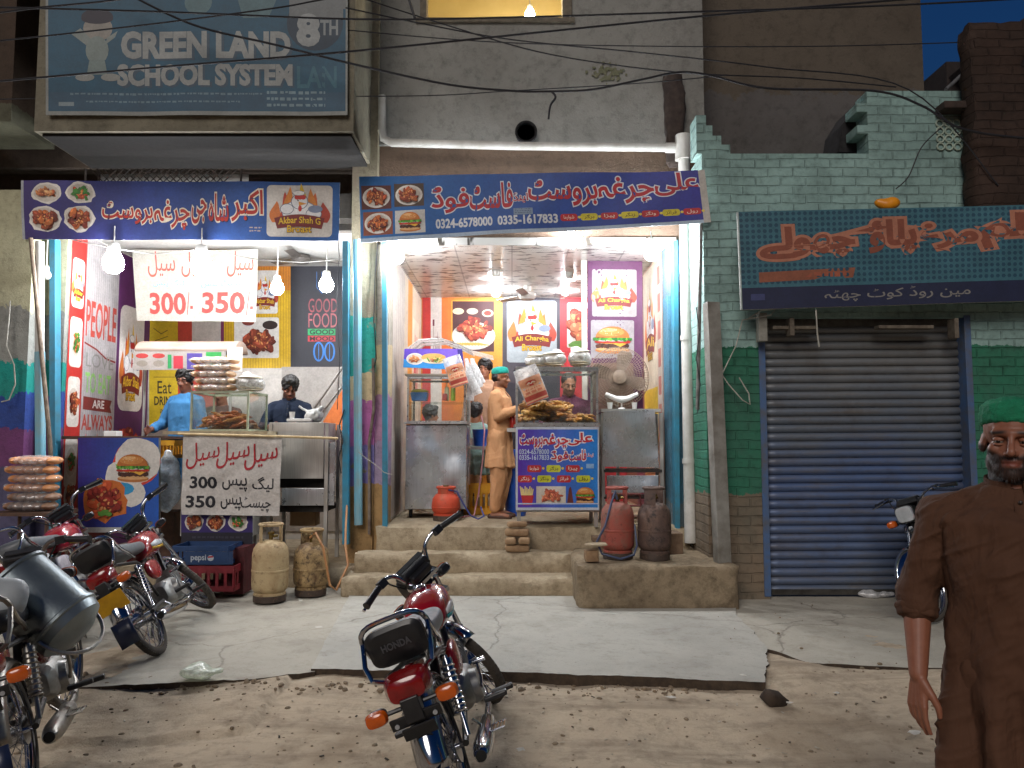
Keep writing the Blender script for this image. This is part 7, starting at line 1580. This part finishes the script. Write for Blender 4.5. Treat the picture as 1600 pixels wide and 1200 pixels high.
def head_local(vox):
    mb = MB(); mb.ell((0, .012, .045), (.074, .093, .083), 20, 14); mb.ell((0, -.012, -.034), (.058, .070, .076), 18, 12); mb.ell((0, -.062, -.092), (.026, .020, .022)); mb.ell((0, -.03, -.075), (.048, .05, .04))
    for s in (-1, 1):
        mb.ell((s * .038, -.052, -.020), (.021, .020, .018)); mb.ell((s * .012, -.090, -.034), (.0085, .009, .007)); mb.ell((s * .073, .016, -.006), (.007, .016, .029), rot=(.15, 0, s * -.45)); mb.ell((s * .046, -.008, -.062), (.016, .034, .030))
    mb.chain([(0, -.082, .018), (0, -.093, -.010), (0, -.107, -.029)], [.009, .0095, .0115], 10); mb.chain([(-.040, -.070, .026), (0, -.080, .024), (.040, -.070, .026)], [.011, .012, .011], 10)
    mb.ell((0, -.078, -.058), (.022, .010, .0060)); mb.ell((0, -.077, -.067), (.018, .010, .0065)); mb.chain([(0, .02, -.06), (0, .03, -.15)], [.056, .058], 14)
    return mb
def person(label, loc, rz, H, J=None, head=(0, 0, 0), skin='#8f5f43', beard=None, hair='#0f0c0b', hair_style='short', vox=.008, kameez='#c9986a', shalwar=None, sleeve=.75, cap=None, hands=None, legs=True, collar=False, kam_len=.52, fold=.008, stubble='#2a1d17', group=None, hem=.30, kmat=None, curls=None, girth=1.0, lumps=()):
    t = thing('person', label, 'person', loc, rz, group); s = H / 1.7
    j = dict(pel=(0, 0, .93), wa=(0, 0, 1.08), ch=(0, 0, 1.27), nk=(0, .012, 1.42), hd=(0, -.008, 1.565), sR=(-.168, .012, 1.345), sL=(.168, .012, 1.345), eR=(-.225, .03, 1.10), eL=(.225, .03, 1.10), wR=(-.245, -.03, .86), wL=(.245, -.03, .86), hR=(-.085, 0, .90), hL=(.085, 0, .90), kR=(-.10, -.015, .49), kL=(.10, -.015, .49), aR=(-.105, .03, .08), aL=(.105, .03, .08))
    if J: j.update(J)
    j = {k: V(v) * s for k, v in j.items()}
    HR = Matrix.Translation(j['hd']) @ (Matrix.Rotation(head[0], 4, 'Z') @ Matrix.Rotation(head[1], 4, 'X') @ Matrix.Rotation(head[2], 4, 'Y')) @ Matrix.Scale(s, 4)
    mb = head_local(vox); mb.xf(HR); hn = len(mb.v)
    mb.chain([j['hd'] + V((0, .02 * s, -.07 * s)), j['nk'], j['ch']], [.054 * s, .058 * s, .10 * s], 14)
    tor = [(j['pel'], .13, .09), (j['wa'], .12, .085), (j['ch'], .14, .09)]
    mb.loft([[c + V((rx * s * math.cos(a), ry * s * math.sin(a), 0)) for a in np.linspace(0, 2 * math.pi, 18, endpoint=False)] for c, rx, ry in [(j['pel'] - V((0, 0, .06 * s)), .12, .09)] + tor + [(j['nk'] - V((0, 0, .05 * s)), .10, .065)]])
    mb.chain([j['sR'], j['ch'] + V((0, 0, .08 * s)), j['sL']], [.05 * s, .065 * s, .05 * s], 12)
    for q in 'RL':
        mb.chain([j['s' + q], j['s' + q].lerp(j['e' + q], .5), j['e' + q], j['e' + q].lerp(j['w' + q], .35), j['w' + q]], [.052 * s, .045 * s, .038 * s, .039 * s, .026 * s], 12)
        hd_ = (hands or {}).get(q); dd = (j['w' + q] - j['e' + q]).normalized()
        if hd_ is None: hand(mb, j['w' + q], dd + V((0, -.1, 0)), V((.3 if q == 'R' else -.3, .4, 0)) if False else V((1 if q == 'R' else -1, 0, 0)), 1 if q == 'R' else -1, (curls or (.35, .4, .45, .5)), s)
        else: hand(mb, j['w' + q], V(hd_[0]), V(hd_[1]), 1 if q == 'R' else -1, hd_[2], s)
        if legs:
            mb.chain([j['h' + q], j['k' + q], j['k' + q].lerp(j['a' + q], .4), j['a' + q]], [.085 * s, .055 * s, .052 * s, .035 * s], 12)
            f = j['a' + q]; mb.chain([V((f.x, f.y + .03 * s, .035 * s)), V((f.x, f.y - .06 * s, .04 * s)), V((f.x + (-.01 if q == 'R' else .01) * s, f.y - .15 * s, .025 * s))], [.036 * s, .036 * s, .026 * s], 10)
    me = fuse(mb, vox, 3, .5); co = co_of(me)
    inv = np.array((HR.inverted())); L = (np.c_[co, np.ones(len(co))] @ inv.T)[:, :3]
    # eye sockets, mouth line
    push = np.zeros(len(co))
    for e in (-1, 1): push += .0075 * np.exp(-(((L[:, 0] - e * .031) / .016) ** 2 + ((L[:, 2] - .002) / .011) ** 2)) * (L[:, 1] < -.04)
    push += .004 * np.exp(-((L[:, 0] / .024) ** 4 + ((L[:, 2] + .062) / .0028) ** 2)) * (L[:, 1] < -.05)
    fwd = np.array((HR.to_3x3() @ V((0, 1, 0))).normalized()); co2 = co + fwd * (push * s)[:, None]
    sk = np.array(lin(skin)); C = np.tile(sk, (len(co), 1)); nz = fnoise(L, 70, 3.0) * .5 + .5
    def blend(mask, col): 
        m_ = np.clip(mask, 0, 1)[:, None]; C[:] = C * (1 - m_) + np.array(lin(col)) * m_
    front = (L[:, 1] < -.035)
    lips = np.exp(-((L[:, 0] / .026) ** 4 + ((L[:, 2] + .062) / .010) ** 4)) * (L[:, 1] < -.072); blend(lips * .7, '#7a3b34')
    br = np.exp(-(((np.abs(L[:, 0]) - .033) / .021) ** 4 + ((L[:, 2] - .026 - .10 * (np.abs(L[:, 0]) - .033) * -1) / .0055) ** 2)) * front; blend(br * 1.1, hair)
    so = np.exp(-(((np.abs(L[:, 0]) - .031) / .020) ** 2 + ((L[:, 2]) / .012) ** 2)) * front; blend(so * .35, '#4a2c22')
    if beard:
        jaw = (L[:, 2] < -.030 - .3 * np.maximum(0, -L[:, 1] - .08)) & (L[:, 2] > -.13) & (np.abs(L[:, 1] + .02) < .12)
        edge = np.clip((-.028 - L[:, 2] + .55 * (np.abs(L[:, 0]) - .03)) / .012, 0, 1) * (L[:, 2] > -.125) * (L[:, 1] < .03) * (1 - lips)
        mo = np.exp(-((L[:, 0] / .034) ** 4 + ((L[:, 2] + .047) / .0075) ** 2)) * (L[:, 1] < -.06)
        bm_ = np.clip(np.maximum(edge, mo * 1.2), 0, 1); blend(bm_ * (.80 + .2 * nz) * beard, stubble)
        co2 = co2 + normals(me) * ((bm_ * (.003 + .003 * nz) * beard * s)[:, None])
    set_co(me, co2); vcol(me, C); me.materials.append(SKIN); body = link(me, 'body', t, ang=180)
    for e in (-1, 1):
        mb = MB(); mb.ell((e * .031, -.0640, .000), (.0118, .0118, .0100), 14, 10); mb.xf(HR).build('eye', M('eye_white', '#7d756c', '#6a6058', rough=.25, bmp=0), t)
        mb = MB(); mb.ell((e * .031 - .001, -.0740, .000), (.0056, .0028, .0056), 12, 8); mb.xf(HR).build('iris', M('dark_iris', '#120b08', rough=.1, bmp=0), t)
        mb = MB(); mb.ell((e * .031, -.0632, .0060), (.0150, .0145, .0088), 16, 10); mb.ell((e * .031, -.0632, -.0085), (.0145, .0138, .0060), 16, 10); mb.xf(HR); 
        me2 = mb.build('eyelid', M('lid' + skin[1:], skin, rough=.55, bmp=0), t)
    if beard and vox < .006:
        bmf = bm_ > .55; keep = [p for p in me.polygons if all(bmf[i] for i in p.vertices)]
        if keep:
            ids = sorted({i for p in keep for i in p.vertices}); mp = {i: k for k, i in enumerate(ids)}; nn_ = normals(me); cc_ = co_of(me); rg_ = random.Random(2)
            hb_ = MB()
            for p in keep:
                if rg_.random() > .55: continue
                c_ = V(cc_[p.vertices[0]]); n_ = V(nn_[p.vertices[0]]); dn = (n_ * .8 + V((rg_.uniform(-.5, .5), rg_.uniform(-.3, .3), -1.0))).normalized(); w_ = n_.cross(dn).normalized() * .0006
                tip = c_ + dn * rg_.uniform(.006, .013); hb_.add([c_ - w_, c_ + w_, tip], [(0, 1, 2)])
            hb_.build('beard', M('beard_hair', '#0f0b09', '#1d1512', rough=.6, bmp=0), t, smooth=False)
    # hair
    if hair_style != 'none':
        mb = MB(); k = (.004 if hair_style == 'short' else .016) - (.012 if cap else 0)
        mb.ell((0, .022, .056), (.078 + k, .092 + k, .082 + k), 22, 14)
        if hair_style != 'short': mb.ell((0, -.045, .105), (.062, .045, .036)); mb.ell((0, .05, .0), (.07, .055, .07))
        else: mb.ell((0, .04, .01), (.076, .065, .07))
        mb.xf(HR); me2 = fuse(mb, max(.006, vox * .8), 2); c2 = co_of(me2); a = c2.copy(); nn = normals(me2); c2 += nn * (fnoise(a, 42, 5) * (.004 if hair_style == 'short' else .014) + fnoise(a, 110, 8) * .004)[:, None]; set_co(me2, c2)
        me2.materials.append(M('hair' + hair[1:], hair, tuple(x * 1.8 for x in lin(hair)), rough=.55, scale=60, bscale=200, bmp=.6)); link(me2, 'hair', t, ang=180)
    if cap:
        mb = MB(); prof = [(.088, -.020), (.096, -.014), (.099, .004), (.098, .022), (.092, .040), (.076, .053), (.045, .062), (.0, .065)]
        mb.lathe(prof, 32, Matrix.Translation((0, .012, .062)) @ Matrix.Rotation(R(-9), 4, 'X') @ Matrix.Scale(.86, 4, V((1, 0, 0)))); mb.xf(HR); me2 = fuse(mb, max(.005, vox), 2); roughen(me2, .004 * s, 75, 2); me2.materials.append(M('knit' + cap[1:], cap, rough=.9, scale=30, bscale=160, bmp=.9)); link(me2, 'cap', t, ang=180)
    # tunic
    km = kmat or cotton('cotton' + kameez[1:], kameez)
    mb = MB(); pe, wa, chh, nk = j['pel'], j['wa'], j['ch'], j['nk']; rows = []
    low = kam_len * s
    for z, c, rx, ry in ((low, pe, .225 , .16), (low + .15 * s, pe, .205, .148), ((pe.z), pe, .178, .132), (wa.z, wa, .168, .128), (chh.z - .05 * s, chh, .182, .132), (chh.z + .06 * s, chh, .180, .122), (nk.z - .05 * s, nk, .135, .090), (nk.z - .02 * s, nk, .10, .078), (nk.z + .012 * s, nk, .070, .066)): rows.append([V((c.x + rx * girth * s * math.cos(a), c.y + ry * girth * s * math.sin(a), z)) for a in np.linspace(0, 2 * math.pi, 24, endpoint=False)])
    mb.loft(rows)
    for a_, b_ in lumps: mb.ell(V(a_) * s, [q * s for q in b_])
    mb.chain([j['sR'], nk.lerp(j['sR'], .45) - V((0, 0, .012 * s)), nk - V((0, 0, .045 * s)), nk.lerp(j['sL'], .45) - V((0, 0, .012 * s)), j['sL']], [.058 * s, .062 * s, .072 * s, .062 * s, .058 * s], 14)
    for q in 'RL':
        S_, E_, W_ = j['s' + q], j['e' + q], j['w' + q]; pts = [S_ + (nk - S_) * .25, S_, S_.lerp(E_, .5), E_]; rs = [.062 * s, .066 * s, .062 * s, .056 * s]
        if sleeve > 0: pts.append(E_.lerp(W_, sleeve)); rs.append((.050 if sleeve > .5 else .058) * s)
        mb.chain(pts, rs, 14)
    me = fuse(mb, vox, 4); c0 = co_of(me); nn = normals(me)
    dg_ = c0 @ np.array([[.8, .2, -.5], [.1, .9, .3], [.55, -.3, .8]]); rd = 1 - np.abs(fnoise(dg_, (4.5, 5, 15), 7)) * 2.6; f = np.clip(rd, 0, 1) ** 2 * fold * .55 * np.clip(fnoise(c0, 3, 2) * 3 + .4, 0, 1) + fold * .35 + fnoise(c0, (9, 9, 2.2), 3) * fold * 1.1 + fnoise(c0 + c0[:, [2, 0, 1]] * .6, (13, 13, 9), 8) * fold * .7 + np.abs(fnoise(c0, (20, 20, 5), 4)) * fold * .5 + np.abs(fnoise(dg_, (12, 9, 40), 9)) * fold * -.35
    low_m = np.clip((pe.z + .15 * s - c0[:, 2]) / (.4 * s), 0, 1); ang_ = np.arctan2(c0[:, 1] - pe.y, c0[:, 0] - pe.x); f += low_m * np.sin(ang_ * 9 + c0[:, 2] * 3) * fold * 1.3
    set_co(me, c0 + nn * (f * s)[:, None]); me.materials.append(km); kam = link(me, 'tunic', t, ang=180)
    if sleeve < .5:
        for q in 'RL':
            E_, W_ = j['e' + q], j['w' + q]; d_ = (W_ - E_).normalized(); c_ = E_.lerp(W_, sleeve) + d_ * .03 * s; mb = MB(); mb.torus(c_, d_, .046 * s, .013 * s, 24, 10); mb.torus(c_ - d_ * .018 * s, d_, .050 * s, .014 * s, 24, 10); m3 = fuse(mb, .005, 2); roughen(m3, .008 * s, 26, 4); m3.materials.append(km); link(m3, 'cuff', kam, ang=180)
    if collar:
        mb = MB(); cpt = [nk + V((.068 * s * math.cos(a), -.004 + .062 * s * math.sin(a), .012 * s - .012 * s * math.sin(a) * -1)) for a in np.linspace(R(-78), R(258), 22)]
        mb.loft([[p + V((0, 0, -.012 * s)), p * 1 + V((0, 0, .024 * s)), p + (p - nk).normalized() * .006 + V((0, 0, .024 * s)), p + (p - nk).normalized() * .008 + V((0, 0, -.012 * s))] for p in cpt]); mb.build('collar', km, kam, ang=60)
        mb = MB(); b0 = nk + V((.0, -.075 * s, -.005)); b1 = chh + V((0, -.138 * s, -.02)); mb.tube([b0, b0.lerp(b1, .4) + V((0, -.022 * s, 0)), b1], [.014 * s, .016 * s, .015 * s], 8, flat=.35); mb.build('placket', km, kam)
        for u in (.15, .5, .85): mb = MB(); p = b0.lerp(b1, u) + V((0, -.018 * s - .012 * (1 - abs(2 * u - 1)), 0)); mb.ell(p, (.006, .003, .006)); mb.build('button', M('dark_button', '#2a201c', rough=.4, bmp=0), kam)
    if legs:
        mb = MB()
        for q in 'RL': mb.chain([j['h' + q], j['k' + q], j['a' + q] + V((0, 0, .04 * s))], [.115 * s, .10 * s, .066 * s], 14)
        me = fuse(mb, max(.008, vox), 3); c0 = co_of(me); set_co(me, c0 + normals(me) * ((fnoise(c0, (11, 11, 4), 1) * .014 + np.abs(fnoise(c0, (22, 22, 7), 6)) * .008) * s)[:, None])
        me.materials.append(cotton('cotton' + (shalwar or kameez)[1:], shalwar or kameez)); link(me, 'trousers', t, ang=180)
        for q in 'RL': f_ = j['a' + q]; mb = MB(); mb.chain([(f_.x, f_.y + .05 * s, .020), (f_.x, f_.y - .08 * s, .018), (f_.x, f_.y - .16 * s, .016)], [.038 * s, .040 * s, .034 * s], 10); me = fuse(mb, .008, 2); me.materials.append(M('sandal_leather', '#4a2c1c', '#33201a', rough=.6)); link(me, 'sandal', t, ang=180)
    return t
# boy in the peach tunic, in profile facing the cart
g = P(781, 803, 8.42); 
person('young man in a peach tunic and turquoise cap facing the chicken case', (g.x, 8.42, ZF), R(78), 1.66, J=dict(eR=(-.20, -.02, 1.12), wR=(-.12, -.27, 1.22), eL=(.21, -.05, 1.12), wL=(.13, -.26, 1.10)), head=(R(8), R(4), 0), skin='#8a5638', beard=.5, cap='#17998a', kameez='#c9966c', vox=.0085, collar=True, kam_len=.56, hands={'R': (V((.1, -.8, .5)), V((.9, .2, 0)), (.5, .6, .7, .8)), 'L': (V((-.3, -.9, 0)), V((-.3, .2, -.9)), (.6, .7, .8, .9))})
person('bearded man in a maroon shirt working behind the chicken case', (PX(889, 8.5), 8.5, ZF - .16), R(-2), 1.76, J=dict(eR=(-.27, -.04, 1.14), wR=(-.16, -.27, 1.10), eL=(.27, -.04, 1.14), wL=(.14, -.28, 1.08), hd=(0, -.03, 1.555)), head=(R(10), R(14), 0), skin='#9a6a50', beard=.8, stubble='#4a3a34', kameez='#54263c', vox=.009, collar=True, sleeve=.5, legs=False)
mb = MB(); 
person('youth in a pale brown tunic standing at the back before the orange wall', (PX(757, 10.1), 10.1, ZF + .12), R(-6), 1.80, head=(R(-4), 0, R(3)), skin='#a8745a', kameez='#b08a70', vox=.011, hair_style='full', legs=True)
plain('platform_box', MB().box((PX(757, 10.1), 10.1, ZF + .06), (.6, .5, .12)), STEP, 'low cement step under the youth at the back', 'step', smooth=False)
person('customer with black hair seated behind the steam trolley', (PX(673, 9.6), 9.6, ZF - .32), R(120), 1.6, kameez='#7a3a3a', vox=.012, hair_style='full', legs=False, kam_len=.8)
person('seated customer in pale green by the yellow crate', (PX(744, 9.75), 9.78, ZF - .30), R(150), 1.62, kameez='#7d958f', vox=.012, hair_style='full', legs=False, kam_len=.75)
# first shop people
person('man in a navy shirt looking down behind the steel cabinet', (PX(452, 8.35), 8.35, 2.23 - 1.71), R(8), 1.70, J=dict(eR=(-.26, -.06, 1.14), wR=(-.14, -.27, 1.13), eL=(.26, -.06, 1.14), wL=(.15, -.28, 1.13), hd=(.01, -.06, 1.55), nk=(0, -.02, 1.42)), head=(R(12), R(24), R(4)), skin='#7a4a34', beard=.9, kameez='#1c2638', vox=.009, collar=True, hair_style='full', sleeve=.6, legs=False)
person('man in a sky blue shirt behind the stacked bun packs', (PX(288, 8.25), 8.25, .55), R(-25), 1.74, J=dict(eR=(-.28, -.02, 1.12), wR=(-.18, -.26, 1.05)), head=(R(20), R(10), 0), skin='#7a4a34', kameez='#3d75a3', vox=.010, hair_style='full', legs=False)
person('man in a dark shirt seen through the first glass case', (PX(345, 8.6), 8.6, .50), R(0), 1.66, head=(R(-5), R(10), 0), skin='#8a5a44', kameez='#5a4640', vox=.010, legs=False, J=dict(wR=(-.12, -.28, 1.1), wL=(.12, -.28, 1.1)))
# man in brown at the edge of the picture
hp = P(1580, 688, 2.25)
person('bearded man in a dark brown tunic and green cap walking at the picture edge', (hp.x, 2.25, -.045), R(-24), 1.68,
    J=dict(eR=(-.262, .045, 1.09), wR=(-.272, -.045, .870), eL=(.25, .05, 1.11), wL=(.28, -.05, .88), sR=(-.182, .012, 1.325), sL=(.182, .012, 1.325), aR=(-.12, .18, .09), aL=(.12, -.12, .08), kR=(-.11, .05, .49), kL=(.11, -.10, .49)), head=(R(-10), R(2), R(2)), skin='#8c5a44', beard=1.0, stubble='#120c0a', cap='#147a55', kameez='#54392a', girth=1.12, vox=.0042, collar=True, sleeve=.12, kam_len=.40, fold=.017, hair_style='short',
    hands={'R': (V((-.05, -.10, -1)), V((.75, .5, 0)), (.18, .22, .30, .38))})
print('objects', len(bpy.data.objects))
